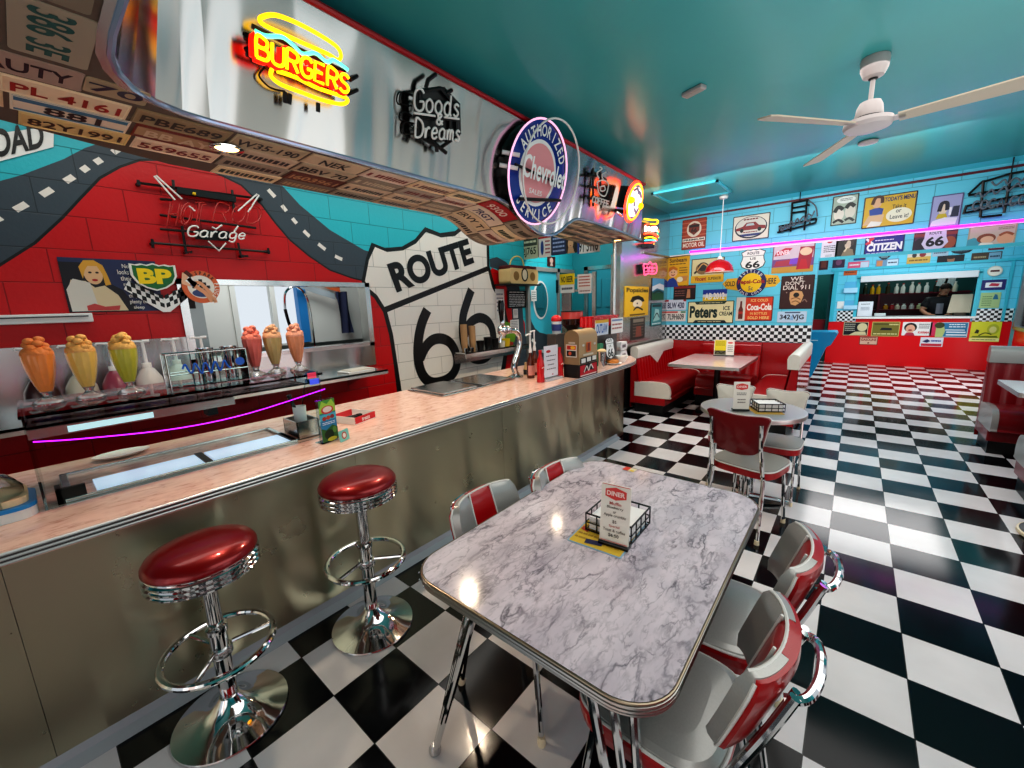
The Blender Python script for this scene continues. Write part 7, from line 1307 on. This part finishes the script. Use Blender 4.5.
# ---- radio, notices by the service door
e = empty('retro_radio', 'cream and dark red retro radio on a small wall shelf', 'radio', (XB+.15, 3.95, 1.86)); CR = M('radio_cream', '#d8bc84', .4)
b = MB(); b.prism(rrect(.62, .20, .04, 5), -.10, .10, CR, X=FR((0, 0, .10), (0, 1, 0), (0, 0, 1))); b.obj('radio_body', e); b = MB(); b.prism(rrect(.60, .05, .02, 4), -.10, .08, C('#5c1c1c'), X=FR((0, 0, .215), (0, 1, 0), (0, 0, 1))); b.obj('radio_lid', e)
b = MB(); 
for y in (-.18, .18): b.disc(y, 0, .06, .06, .101, C('#8c6c3c'), X=FR((0, 0, .10), (0, 1, 0), (0, 0, 1)))
b.disc(0, .02, .075, .09, .102, BLK, X=FR((0, 0, .10), (0, 1, 0), (0, 0, 1))); b.disc(0, .02, .05, .07, .103, C('#e8dcc0'), X=FR((0, 0, .10), (0, 1, 0), (0, 0, 1))); b.obj('dial_and_speakers', e)
b = MB(); b.tube(crom([(0, -.2, .23), (0, -.14, .33), (0, -.02, .37), (0, .08, .33), (0, .12, .23)], 6), .010, C('#d8c470'), seg=6); b.obj('handle', e)
b = MB(); b.bx(0, .26, -.36, .36, -.02, -.001, BLK); o = b.obj('radio_shelf', None, Matrix.Translation((XB+.001, 3.95, 1.86))); tag(o, 'black wall shelf carrying the retro radio', 'shelf')
SX('menu_board', 'black notice board with white lines under the radio', 'sign', XB+.012, (507, 290.5, 526, 307.5), '#141416', [('L', .1, .86, .9, .95, 1, '#d8d8d8'), ('L', .08, .06, .92, .80, 8, '#c8c8c8')])
for px, la in (((495, 289, 505, 322), 'tall white paper sheet on the shield edge'), ((513, 309, 518, 318), 'upper small white note on the red mural'), ((510, 320, 519, 332), 'lower small white note on the red mural')): SX('paper_note', la, 'notice', XB+.006, px, '#e0dcd8', [('L', .12, .3, .88, .9, 5, '#8a8690')], thick=.002)
SX('portrait_sign', 'small dark red portrait sign above the service door', 'sign', XB+.002, (547, 256, 555, 267), '#3c1416', [('E', .5, .6, .22, .28, '#c8a89c'), ('P', ((.3, .05), (.7, .05), (.6, .4), (.4, .4)), '#b8a8a0')])
SX('turquoise_note', 'white note seen at the oval door window', 'notice', XB+.06, (531, 290, 536.5, 301), '#e4e8e4', [('L', .1, .1, .9, .9, 4, '#7c8c90')], thick=.002)
# ---- plates hung on the steel frame in front of the doors
YP = 4.62; e = empty('plate_stand', 'slim steel stand carrying plates before the service doors', 'stand', (0, YP+.03, 0))
xa, xb_ = AY(560.5, 300, YP).x, AY(570, 300, YP).x; b = MB(); b.bx(xa, xb_, 0, .03, .001, 2.0, STEELP); b.obj('wide_post', e)
xa, xb_ = AY(591, 300, YP).x, AY(594.5, 300, YP).x; b = MB(); b.bx(xa, xb_, 0, .03, .001, 2.0, STEELP); b.obj('narrow_post', e); b = MB(); b.bx(AY(560.5, 300, YP).x, xb_, .005, .025, 1.74, 1.77, STEELP); b.bx(AY(560.5, 300, YP).x, xb_, .005, .025, 1.92, 1.95, STEELP); b.obj('cross_bar', e)
SY('licence_plate', 'yellow licence plate with dark letters in front of doors', 'licence plate', YP+.02, (559.7, 274.4, 574.6, 284.4), '#e8c818', [('T', 'NO BEER', .1, .22, .9, .78, '#2c2a20', .03)], border='#f0d848', bw=.004, thick=.004)
SY('licence_plate', 'white licence plate under the yellow one', 'licence plate', YP+.02, (560.5, 285, 574.4, 292.6), '#dcdcd8', [('L', .1, .2, .9, .8, 1, '#4c4c54')], border='#c8c8c8', bw=.004, thick=.004)
SY('white_sign', 'white sign with red print in front of dark door', 'sign', YP+.02, (577.6, 274.6, 591.6, 288.5), '#e4dcd4', [('L', .1, .1, .9, .92, 4, '#b04c40')], thick=.004)
SY('licence_plate', 'white plate under the red printed sign', 'licence plate', YP+.02, (578.6, 289, 591.4, 293), '#e0d8d4', [('L', .08, .2, .92, .8, 1, '#8c5c58')], thick=.004)

# ================================================================ THINGS ON THE TABLES
def basket(name, label, x, y, z, w, d, h, rz):
    e = empty(name, label, 'basket', (x, y, z+.001), rz); b = MB()
    for zz in (.004, h*.5, h): b.tube([(-w/2, -d/2, zz), (w/2, -d/2, zz), (w/2, d/2, zz), (-w/2, d/2, zz)], .0028 if zz < h else .0038, BLK, True, 6)
    for k in range(5):
        u = -.5+k/4
        for sx in (-1, 1): b.tube([(sx*w/2, u*d, .002), (sx*w/2, u*d, h)], .0026, BLK, seg=5)
        for sy in (-1, 1): b.tube([(u*w, sy*d/2, .002), (u*w, sy*d/2, h)], .0026, BLK, seg=5)
    for k in range(4): b.tube([(-w/2, (-.4+.27*k)*d, .004), (w/2, (-.4+.27*k)*d, .004)], .0024, BLK, seg=5)
    b.obj('wire_basket', e); return e
def napkins(label, x, y, z, w, d, h, rz):
    b = MB()
    for k in range(6): b.bx(-w/2+.001*(k % 2), w/2-.0015*(k % 3), -d/2, d/2-.001*(k % 2), h*k/6+.0005, h*(k+1)/6-.0008, M('napkin_white', '#f4f0ee', .7))
    o = b.obj('napkin_stack', None, Matrix.Translation((x, y, z+.007)) @ Matrix.Rotation(rz, 4, 'Z')); tag(o, label, 'napkins')
def table_menu(label, x, y, z, w, h, rz, art, lean=.12):
    e = empty('menu_stand', label, 'menu', (x, y, z+.001), rz)
    b = MB(); b.bx(-w*.52, w*.52, -.022, .022, 0, .014, BLKG); b.obj('black_base', e, None, .003)
    Fm = FR((0, 0, .012+h/2), (1, 0, 0), (0, lean, 1)); b = MB(); b.prism(rrect(w, h, .004, 2), -.002, .002, C('#ece6da')); b.v = [tuple(Fm @ Vector(v)) for v in b.v]; b.obj('menu_card', e); cd_ = e.children[-1]
    t_, p_ = MB(), MB(); art_into(t_, p_, art, w, h, .002)
    for m_, n_ in ((p_, 'logo'), (t_, 'lettering')):
        if m_.f: m_.v = [tuple(Fm @ Vector(v)) for v in m_.v]; m_.obj(n_, cd_)
hexa = lambda y0, y1: ('P', ((.14, y0+.05), (.5, y0), (.86, y0+.05), (.86, y1-.05), (.5, y1), (.14, y1-.05)), '#d8423c')
art1 = [hexa(.74, .96), ('T', 'DINER', .19, .81, .81, .89, '#f6ddd4', .03), ('R', .04, .985, .96, .995, '#d8423c'), ('T', 'Muffin', .30, .655, .70, .71, '#b04038'), ('T', 'Blueberry', .22, .58, .78, .635, '#5c504a'), ('T', 'or', .44, .515, .54, .55, '#5c504a'), ('T', 'Apple crumble', .12, .44, .88, .50, '#5c504a'), ('T', '$5', .43, .34, .57, .40, '#5c504a'), ('T', 'Special', .32, .265, .68, .315, '#b04038'), ('T', 'Toast & coffee', .12, .195, .88, .245, '#5c504a'), ('T', '$6.50', .31, .10, .67, .165, '#403834', .02), ('R', .04, .02, .96, .03, '#d8423c')]
table_menu('cream DINER menu card on a black base on the large table', 1.262, .602, TZ, .102, .205, .10, art1, .10)
basket('napkin_basket', 'black wire basket of white napkins on the large table', 1.222, .713, TZ+.002, .172, .175, .068, .02); napkins('stack of white napkins in the basket on the large table', 1.222, .713, TZ+.002, .155, .158, .05, .02)
MC = sign('paper_placemat', 'yellow and blue paper mat under the basket on large table', 'placemat', FR((1.205, .672, TZ+.0008), (1, .06, 0), (-.06, 1, 0)), .20, .275, '#d9b640', [('L', .06, .1, .9, .9, 8, '#a8842c'), ('P', ((.04, .35), (.2, .30), (.22, .38), (.06, .43)), '#c84a34'), ('P', ((.3, .06), (.6, .1), (.58, .2), (.28, .16)), '#2c3058'), ('R', .05, .86, .95, .95, '#4c8cb8')], border='#8fb0c4', bw=.006, thick=.0012)
b = MB(); b.poly([(-.03, -.02, .001), (.03, -.025, .001), (.035, .018, .001), (-.025, .022, .001)], C('#e8d8b0')); b.poly([(-.03, -.02, .0014), (.0, -.0225, .0014), (.003, .02, .0014), (-.025, .022, .0014)], C('#d84838')); b.poly([(.01, -.02, .0015), (.03, -.02, .0015), (.03, -.005, .0015), (.01, -.005, .0015)], C('#e8c030')); o = b.obj('sauce_sachet', None, Matrix.Translation((1.03, 1.245, TZ+.001))); tag(o, 'tiny red and yellow sachet at the far edge of large table', 'sachet')
art2 = [hexa(.70, .94), ('T', 'DINER', .2, .78, .8, .86, '#f6ddd4', .03), ('L', .2, .5, .8, .62, 2, '#6c645c'), ('L', .26, .2, .76, .4, 2, '#8a8278')]
table_menu('cream DINER menu card on the small round table', 1.235, 2.74, .751, .11, .205, .5, art2, .05)
basket('napkin_basket', 'black wire basket of napkins on the small round table', 1.385, 2.87, .751, .175, .165, .06, .5); napkins('stack of napkins in the basket on small round table', 1.385, 2.87, .751, .155, .145, .05, .5)
sign('paper_placemat', 'yellow paper mat under the basket on small round table', 'placemat', FR((1.37, 2.84, .752), (.88, .48, 0), (-.48, .88, 0)), .19, .24, '#c8a048', [('L', .06, .1, .9, .9, 6, '#a08030')], thick=.0004)
art3 = [('R', .03, .1, .60, .97, '#e0cc2c'), ('L', .08, .6, .56, .9, 4, '#8c7c1c'), ('R', .03, .03, .60, .30, '#5c5a3c'), ('S', ((.06, .1), (.2, .26), (.36, .12), (.56, .24)), .06, '#1c1c18'), ('E', .80, .80, .13, .06, '#d8645c'), ('L', .68, .2, .94, .66, 4, '#8a867c')]
table_menu('wide yellow and cream menu card on the booth table', .40, 5.93, .75, .26, .225, .2, art3, .05)
# ================================================================ CEILING THINGS
FANX, FANY, FZ = 1.77, 2.93, 2.585
FW = M('fan_white', '#b9aeac', .35)
e = empty('ceiling_fan', 'white three bladed ceiling fan', 'fan', (FANX, FANY, FZ))
b = MB(); b.lathe([(.012, .25), (.05, .262), (.066, .30), (.070, .345), (.066, ZC-FZ-.001)], FW, 32); b.obj('canopy', e); b = MB(); b.tube([(0, 0, .06), (0, 0, .27)], .012, FW); b.lathe([(.02, .245), (.024, .25), (.02, .256)], BLK, 16); b.obj('down_rod', e)
b = MB(); b.lathe([(.012, .13), (.05, .125), (.062, .10), (.07, .045), (.068, .04)], FW, 36); b.lathe([(.07, .042), (.072, .03), (.07, .025)], BLK, 36); b.lathe([(.068, .028), (.118, .022), (.122, .0), (.112, -.02), (.07, -.034), (.001, -.038)], FW, 40); b.obj('motor_housing', e)
FB_ = [M('fan_blade', '#b5a894', .45), M('fan_blade'), M('fan_blade')]
for k, a in enumerate((-.16, 2.03, 4.05)):
    b = MB(); X = Matrix.Rotation(a, 4, 'Z') @ Matrix.Translation((0, 0, .0)) @ Matrix.Rotation(radians(-12), 4, 'X')
    b.prism([(.14, -.045), (.70, -.066), (.74, -.055), (.745, .05), (.71, .064), (.14, .042)], -.004, .004, FB_[k], X=X); b.box((.12, 0, .0), (.10, .05, .008), FW, X); b.obj('blade', e)
e = empty('pendant_lamp', 'red dome pendant lamp over the corner booth', 'lamp', (.277, 5.9, 1.94)); PR = M('pendant_red', '#c01420', .15, coat=.5)
b = MB(); b.lathe([(.185, .0), (.182, .03), (.165, .085), (.125, .135), (.07, .165), (.035, .175), (.03, .178), (.001, .18)], PR, 40); b.lathe([(.183, .002), (.16, .08), (.12, .13), (.03, .168)], WHITE, 40); b.tube([(.184*cos(2*pi*k/40), .184*sin(2*pi*k/40), .002) for k in range(40)], .006, M('pale_rim', '#e8c8c0', .3), True, 6); b.obj('lamp_shade', e)
b = MB(); b.lathe([(.035, .178), (.032, .20), (.012, .225)], WHITE, 20); b.tube([(0, 0, .22), (0, 0, ZC-1.94-.02)], .005, WHITE); b.obj('cord', e); b = MB(); b.lathe([(.05, ZC-1.94-.028), (.055, ZC-1.94-.001)], WHITE, 24); b.lathe([(.001, ZC-1.94-.029), (.05, ZC-1.94-.028)], WHITE, 24); b.obj('ceiling_rose', e)
e = empty('emergency_light', 'small rectangular white fitting on the ceiling', 'light', (.852, 2.553, ZC-.001), -.35); b = MB(); b.bx(-.075, .075, -.03, .03, -.025, 0, FW); b.obj('housing', e, None, .006); b = MB(); b.bx(-.06, .06, -.022, .022, -.028, -.025, C('#a8a098')); b.obj('lens', e)
b = MB(); b.lathe([(.06, 0), (.075, -.008), (.07, -.02), (.03, -.03), (.001, -.03)], FW, 28); tag(b.obj('smoke_detector', None, Matrix.Translation((1.76, 4.68, ZC-.001))), 'round white smoke detector on the ceiling beyond the fan', 'detector')
e = empty('ceiling_hatch', 'square turquoise access hatch frame on the ceiling', 'hatch', (.03, 5.32, ZC-.001)); b = MB()
for x0, x1, y0, y1 in ((-.40, .40, -.36, -.33), (-.40, .40, .33, .36), (-.40, -.37, -.36, .36), (.37, .40, -.36, .36)): b.bx(x0, x1, y0, y1, -.02, 0, TURQ)
b.obj('frame', e); b = MB(); b.bx(-.37, .37, -.33, .33, -.006, 0, CEIL); b.obj('hatch_panel', e)

# ================================================================ SERVERY behind the far hatch
YB = 13.85
e = empty('back_shelving', 'maroon shelving behind the far serving hatch', 'shelving', (2.85, YB, 0)); b = MB(); b.bx(-1.0, 1.0, .0, .04, 0, 1.58, MAROON); b.obj('back_board', e)
for z in (1.17, 1.56): b = MB(); b.bx(-1.0, 1.0, -.24, 0, z-.02, z, MAROON); b.obj('shelf_board', e)
b = MB(); b.bx(-.62, -.58, -.24, 0, 0, 1.56, MAROON); b.obj('divider', e); b = MB(); b.bx(.28, .32, -.22, 0, 0, 1.15, MAROON); b.obj('divider', e)
rq = random.Random(5)
def bottle(name, la, x, z, h, r, col, cap, grp):
    b = MB(); b.lathe([(.001, 0), (r, 0), (r, h*.6), (r*.45, h*.78), (r*.4, h*.92), (.001, h*.92)], C(col, .15), 14); o = b.obj(name, None, Matrix.Translation((x, YB-.12, z+.001))); tag(o, la, 'bottle' if 'bottle' in name else 'jar', grp)
    b = MB(); b.lathe([(r*.5, h*.90), (r*.5, h), (.001, h)], C(cap), 12); b.obj('cap', o)
for i, (x, c, cn) in enumerate(((1.96, '#2c3420', 'dark green'), (2.10, '#d8a818', 'amber yellow'), (2.22, '#d8a818', 'amber yellow'), (2.40, '#3c3420', 'brown'), (2.56, '#d8dcd4', 'white'), (2.68, '#d8dcd4', 'white'), (2.84, '#e0e0d8', 'clear'), (2.96, '#d4d8d0', 'clear'), (3.10, '#d8dcd8', 'white'), (3.26, '#2c3028', 'dark'), (3.58, '#d8d4c0', 'cream'))):
    bottle('glass_bottle', '%s bottle on the top shelf behind far hatch, number %d from left' % (cn, i+1), x, 1.56, .24 if i % 3 else .27, .045, c, '#b8342c' if i % 2 else '#e4e4e0', 'bottles on the top maroon shelf')
for i, (x, c, cn) in enumerate(((2.40, '#c88c2c', 'amber'), (2.52, '#a83030', 'red'), (2.62, '#d8d0b8', 'cream'), (2.74, '#e4e4e0', 'white'), (2.88, '#c8c8c4', 'grey'), (3.02, '#c8cc9c', 'pale green'), (3.14, '#c8cc9c', 'pale green'), (3.24, '#d8d8b0', 'straw'))):
    bottle('condiment_jar', '%s jar on the lower maroon shelf, number %d from left' % (cn, i+1), x, 1.17, .13, .05, c, '#e8e8e4', 'jars on the lower maroon shelf')
for px, la in (((858.6, 301.8, 871.6, 316.4), 'white notice standing in the left corner of hatch'),): SY('counter_notice', la, 'notice', 11.66, px, '#e8ecf2', [('L', .2, .78, .8, .88, 1, '#3c4454'), ('L', .2, .4, .8, .66, 3, '#8a92a0')], thick=.004)
b = MB(); b.bx(2.15, 2.34, YF+.10, YF+.25, SZA+.001, SZA+.07, C('#dce4e4')); tag(b.obj('white_carton', None, None, .006), 'low white carton on the hatch counter by the notice', 'carton')
e = empty('order_screen', 'cream backed order screen tilted on the hatch counter', 'screen', (3.48, YF+.30, SZA+.001)); b = MB(); b.prism([(-.185, .06), (.16, .06), (.20, .44), (-.14, .44)], -.02, .02, M('screen_cream', '#cdbfa6', .4), X=FR((0, 0, 0), (1, 0, 0), (0, .25, 1))); b.obj('screen_body', e, None, .012); b = MB(); b.box((.0, .05, .03), (.16, .16, .06), C('#4c4034')); b.obj('stand', e)
b = MB(); b.bx(1.9, 3.6, YF+.12, YF+.5, 1.02, SZA-.002, C('#c8d0d0')); tag(b.obj('hatch_worktop'), 'pale worktop running inside the far hatch', 'worktop')
for x, la in ((3.30, 'left white order slip hanging above the person'), (3.42, 'right white order slip hanging above the person')): b = MB(); b.prism([(-.09, -.10), (.07, -.12), (.10, .10), (-.05, .12)], 0, .003, WHITE); tag(b.obj('order_slip', None, FY(x-.05, 1.80, 12.85)), la, 'paper', 'order slips above the hatch worktop'); 
b = MB(); b.tube([(3.0, 12.86, 1.90), (3.75, 12.86, 1.90)], .008, CHROME2, seg=6); b.tube([(3.0, 12.86, 1.90), (3.0, 12.86, ZC)], .005, CHROME2, seg=5); b.tube([(3.75, 12.86, 1.90), (3.75, 12.86, ZC)], .005, CHROME2, seg=5); tag(b.obj('slip_rail'), 'thin metal rail holding the order slips', 'rail')
e = empty('roller_blind', 'white roller blind rolled up along the top of far hatch', 'blind', (2.72, YF-.04, 1.93)); b = MB(); b.bx(-.88, .88, -.03, .03, -.10, .03, M('blind_white', '#d8dce0', .5)); b.obj('blind_box', e, None, .01)
# ---- the person at the hatch
SKIN = M('skin', '#b98468', .5); SHIRT = M('black_shirt', '#17181c', .7); HAIR = M('hair_dark', '#2a1c14', .7)
def skinned(name, verts, edges, radii, mat, parent=None, root=0, sub=2):
    me = bpy.data.meshes.new(name); me.from_pydata(verts, edges, []); me.materials.append(mat); o = bpy.data.objects.new(name, me); COL.objects.link(o)
    m = o.modifiers.new('skin', 'SKIN'); m.use_smooth_shade = True
    for i, v in enumerate(me.skin_vertices[0].data): v.radius = radii[i] if isinstance(radii[i], tuple) else (radii[i], radii[i]); v.use_root = i == root
    s_ = o.modifiers.new('sub', 'SUBSURF'); s_.levels = sub; s_.render_levels = sub
    if parent: o.parent = parent
    return o
pe = empty('person', 'person in a black shirt leaning over the far hatch counter', 'person', (3.22, 12.52, 0), 0)
V = [(0, 0, .93), (0, -.02, 1.08), (.0, -.06, 1.24), (.01, -.11, 1.38), (.02, -.14, 1.455), (.03, -.17, 1.52), (.05, -.20, 1.60), (.05, -.20, 1.66), (-.18, -.11, 1.38), (-.27, -.16, 1.18), (-.20, -.34, 1.10), (-.14, -.42, 1.095), (.20, -.11, 1.38), (.28, -.20, 1.20), (.18, -.38, 1.12), (.12, -.46, 1.11), (-.10, .0, .86), (-.11, -.0, .48), (-.11, .03, .08), (-.11, -.10, .03), (.10, .0, .86), (.11, .0, .48), (.11, .03, .08), (.11, -.10, .03)]
E_ = [(0, 1), (1, 2), (2, 3), (3, 4), (4, 5), (5, 6), (6, 7), (3, 8), (8, 9), (9, 10), (10, 11), (3, 12), (12, 13), (13, 14), (14, 15), (0, 16), (16, 17), (17, 18), (18, 19), (0, 20), (20, 21), (21, 22), (22, 23)]
Rr = [(.16, .12), (.15, .11), (.165, .115), (.14, .10), .062, .058, (.082, .095), (.072, .085), .062, .048, .038, .03, .062, .048, .038, .03, .10, .065, .045, .04, .10, .065, .045, .04]
skinned('body', V, E_, Rr, SKIN, pe)
skinned('shirt', [(0, 0, .90), (0, -.02, 1.08), (0, -.06, 1.24), (.01, -.11, 1.39), (.015, -.13, 1.43), (-.18, -.11, 1.385), (-.25, -.15, 1.23), (.20, -.11, 1.385), (.265, -.18, 1.25)], [(0, 1), (1, 2), (2, 3), (3, 4), (3, 5), (5, 6), (3, 7), (7, 8)], [(.19, .15), (.18, .145), (.205, .16), (.18, .14), .085, .092, .08, .092, .08], SHIRT, pe)
skinned('trousers', [(0, 0, .92), (-.10, 0, .86), (-.11, 0, .48), (-.11, .03, .10), (.10, 0, .86), (.11, 0, .48), (.11, .03, .10)], [(0, 1), (1, 2), (2, 3), (0, 4), (4, 5), (5, 6)], [(.19, .14), .115, .085, .07, .115, .085, .07], M('trousers_dark', '#22242a', .8), pe)
b = MB(); b.ball((.05, -.185, 1.665), (.088, .10, .085), HAIR, 18, 12); b.ball((.045, -.15, 1.63), (.086, .08, .085), HAIR, 16, 10); b.obj('hair', pe)
b = MB(); b.ball((.055, -.30, 1.60), (.014, .022, .018), SKIN, 10, 8); b.ball((.055, -.275, 1.553), (.025, .012, .007), C('#7c4038'), 10, 6)
for s_ in (-1, 1): b.ball((.055+s_*.032, -.278, 1.632), (.010, .008, .007), C('#201814'), 8, 6); b.ball((.05+s_*.086, -.20, 1.605), (.012, .024, .032), SKIN, 8, 8)
b.obj('face', pe)
for s_, wx, wy in ((-1, -.14, -.42), (1, .12, -.46)):
    for k in range(4): skinned('finger', [(wx+(k-1.5)*.017, wy-.01, 1.095), (wx+(k-1.5)*.021, wy-.065, 1.092), (wx+(k-1.5)*.022, wy-.10+.008*abs(k-1.5), 1.082)], [(0, 1), (1, 2)], [.012, .0095, .007], SKIN, pe, 0, 1)
    skinned('thumb', [(wx-s_*.02, wy-.0, 1.092), (wx-s_*.05, wy-.03, 1.088), (wx-s_*.055, wy-.06, 1.084)], [(0, 1), (1, 2)], [.013, .011, .008], SKIN, pe, 0, 1)
b = MB(); b.grid(lambda u, v: (-.055+.11*u, -.235+.02*v-.03*(1-abs(2*u-1)), 1.10+.22*v), 6, 4, C('#8c8c96')); b.obj('grey_shirt_panel', pe)
# ================================================================ OUTSIDE and right edge
e = empty('parked_car', 'white car parked outside the right hand window', 'car', (7.4, 22.0, -.2)); CW = M('car_white', '#dfe3e8', .15, coat=.6)
sp2 = crom([(-2.1, .35, 0), (-2.15, .65, 0), (-1.9, .85, 0), (-1.1, .95, 0), (-.5, 1.38, 0), (.7, 1.42, 0), (1.4, 1.02, 0), (2.0, .92, 0), (2.15, .6, 0), (2.05, .32, 0)], 5); sp2 = [(p.x, p.y) for p in sp2]
b = MB(); b.prism(sp2, -.85, .85, CW, X=FR((0, 0, 0), (0, 1, 0), (0, 0, 1)), smooth=True); b.obj('car_body', e, None, .05)
b = MB(); gw = [(-.95, .98), (-.45, 1.32), (.65, 1.35), (1.2, 1.02)]; b.prism(gw, -.86, .86, BLKG, X=FR((0, 0, 0), (0, 1, 0), (0, 0, 1))); b.obj('car_windows', e)
b = MB()
for s_ in (-.6, .6): b.box((s_, -2.13, .68), (.3, .06, .14), C('#c02030'))
b.obj('tail_light', e)
for x in (-.78, .78):
    for y in (-1.35, 1.35): b = MB(); b.lathe([(.30, -.1), (.32, -.08), (.32, .08), (.30, .1), (.001, .1)], BLK, 28, X=Matrix.Translation((x, y, .322)) @ Matrix.Rotation(pi/2, 4, 'Y')); b.obj('wheel', e)
e = empty('floor_stand', 'black floor stand base with a cream rim at right edge', 'stand base', (2.99, 3.40, 0)); b = MB(); b.lathe([(.001, .05), (.17, .045), (.20, .03), (.20, .026)], BLK, 40); b.obj('black_plate', e); b = MB(); b.lathe([(.205, .001), (.212, .008), (.21, .024), (.20, .027)], CREAM, 40); b.obj('cream_rim', e); b = MB(); b.tube([(0, 0, .05), (0, 0, .70)], .02, BLK, seg=12); b.lathe([(.001, .70), (.19, .70), (.20, .72), (.19, .75), (.001, .76)], DRED, 36); b.obj('stool_top', e)
# ================================================================ LIGHT
wd = bpy.data.worlds.new('world'); SC.world = wd; wd.use_nodes = True
bg = wd.node_tree.nodes['Background']; bg.inputs[0].default_value = (.86, .93, 1, 1); bg.inputs[1].default_value = .75
def lamp(name, kind, loc, power, col, size=1, sy=None, rot=(0, 0, 0), spread=None):
    l = bpy.data.lights.new(name, kind); l.energy = power; l.color = col
    if kind == 'AREA':
        l.size = size
        if sy: l.shape = 'RECTANGLE'; l.size_y = sy
        if spread: l.spread = spread
    elif kind == 'SPOT': l.spot_size = size; l.spot_blend = .6; l.shadow_soft_size = .04
    else: l.shadow_soft_size = size
    o = bpy.data.objects.new(name, l); COL.objects.link(o); o.location = loc; o.rotation_euler = rot; return o
lamp('front_windows', 'AREA', (2.2, YN+.1, 1.5), 24, (1, .93, .86), 3.5, 2.2, (radians(90), 0, 0))
lamp('side_windows', 'AREA', (XR-.1, 2.2, 1.55), 26, (.95, .97, 1), 6, 1.3, (0, radians(90), 0))
lamp('side_window_far', 'AREA', (XR-.1, 9.4, 1.45), 35, (.95, .97, 1), 3.4, 1.1, (0, radians(90), 0))
for y in (.149, 1.45, 2.769, 3.909): lamp('downlight_beam', 'SPOT', (-.43, y, 2.25 if y != 1.45 else 2.28), 30, (1, .80, .58), radians(130))
lamp('room_fill', 'AREA', (2.3, 1.6, 2.9), 62, (1, .90, .86), 2, 5, (0, 0, 0))  # unseen overhead fill, added to make up for dimmer window lights
lamp('sign_wall_fill', 'AREA', (.9, 4.6, 2.85), 60, (1, .97, .97), 3.0, .8, (radians(40), 0, 0))  # unseen wash light added to brighten the sign wall
lamp('passage_fill', 'AREA', (.9, YF+.9, 2.8), 10, (1, 1, .95), .8, .8, (0, 0, 0))  # added fill without a fitting, lifts the dark passage
lamp('door_fill', 'AREA', (-1.35, 4.7, 2.85), 14, (1, .97, .92), .5, .5, (0, 0, 0))  # unseen fill added to brighten the service door end of the alley
lamp('far_lamp', 'AREA', (2.4, 9.2, 2.9), 80, (1, .93, .92), 2, 3, (0, 0, 0))
lamp('alley_lamp', 'AREA', (-1.35, 1.6, 2.88), 24, (1, .93, .85), .5, 5, (0, 0, 0))
lamp('servery_lamp', 'AREA', (2.8, YF+1.2, 2.6), 12, (.9, 1, .95), 1, 1, (0, 0, 0))
lamp('kitchen_lamp', 'AREA', (-3.1, 1.3, 2.85), 48, (.95, 1, 1), 1.2, 2, (0, 0, 0))
SC.view_settings.view_transform = 'Standard'; SC.view_settings.look = 'Medium High Contrast'; SC.view_settings.exposure = 0
SC.cycles.max_bounces = 8; SC.cycles.transparent_max_bounces = 12; SC.cycles.caustics_reflective = False; SC.cycles.caustics_refractive = False
SC.cycles.sample_clamp_indirect = 4

lamp('ceiling_fill', 'AREA', (2.3, 2.6, 1.9), 30, (.86, .95, 1), 3, 6, (radians(180), 0, 0))  # unseen upward fill added to brighten the ceiling
lamp('ceiling_fill_far', 'AREA', (2.2, 8.6, 1.9), 24, (.66, .80, 1), 3, 4, (radians(180), 0, 0))  # added bluish upward light that tints the far ceiling
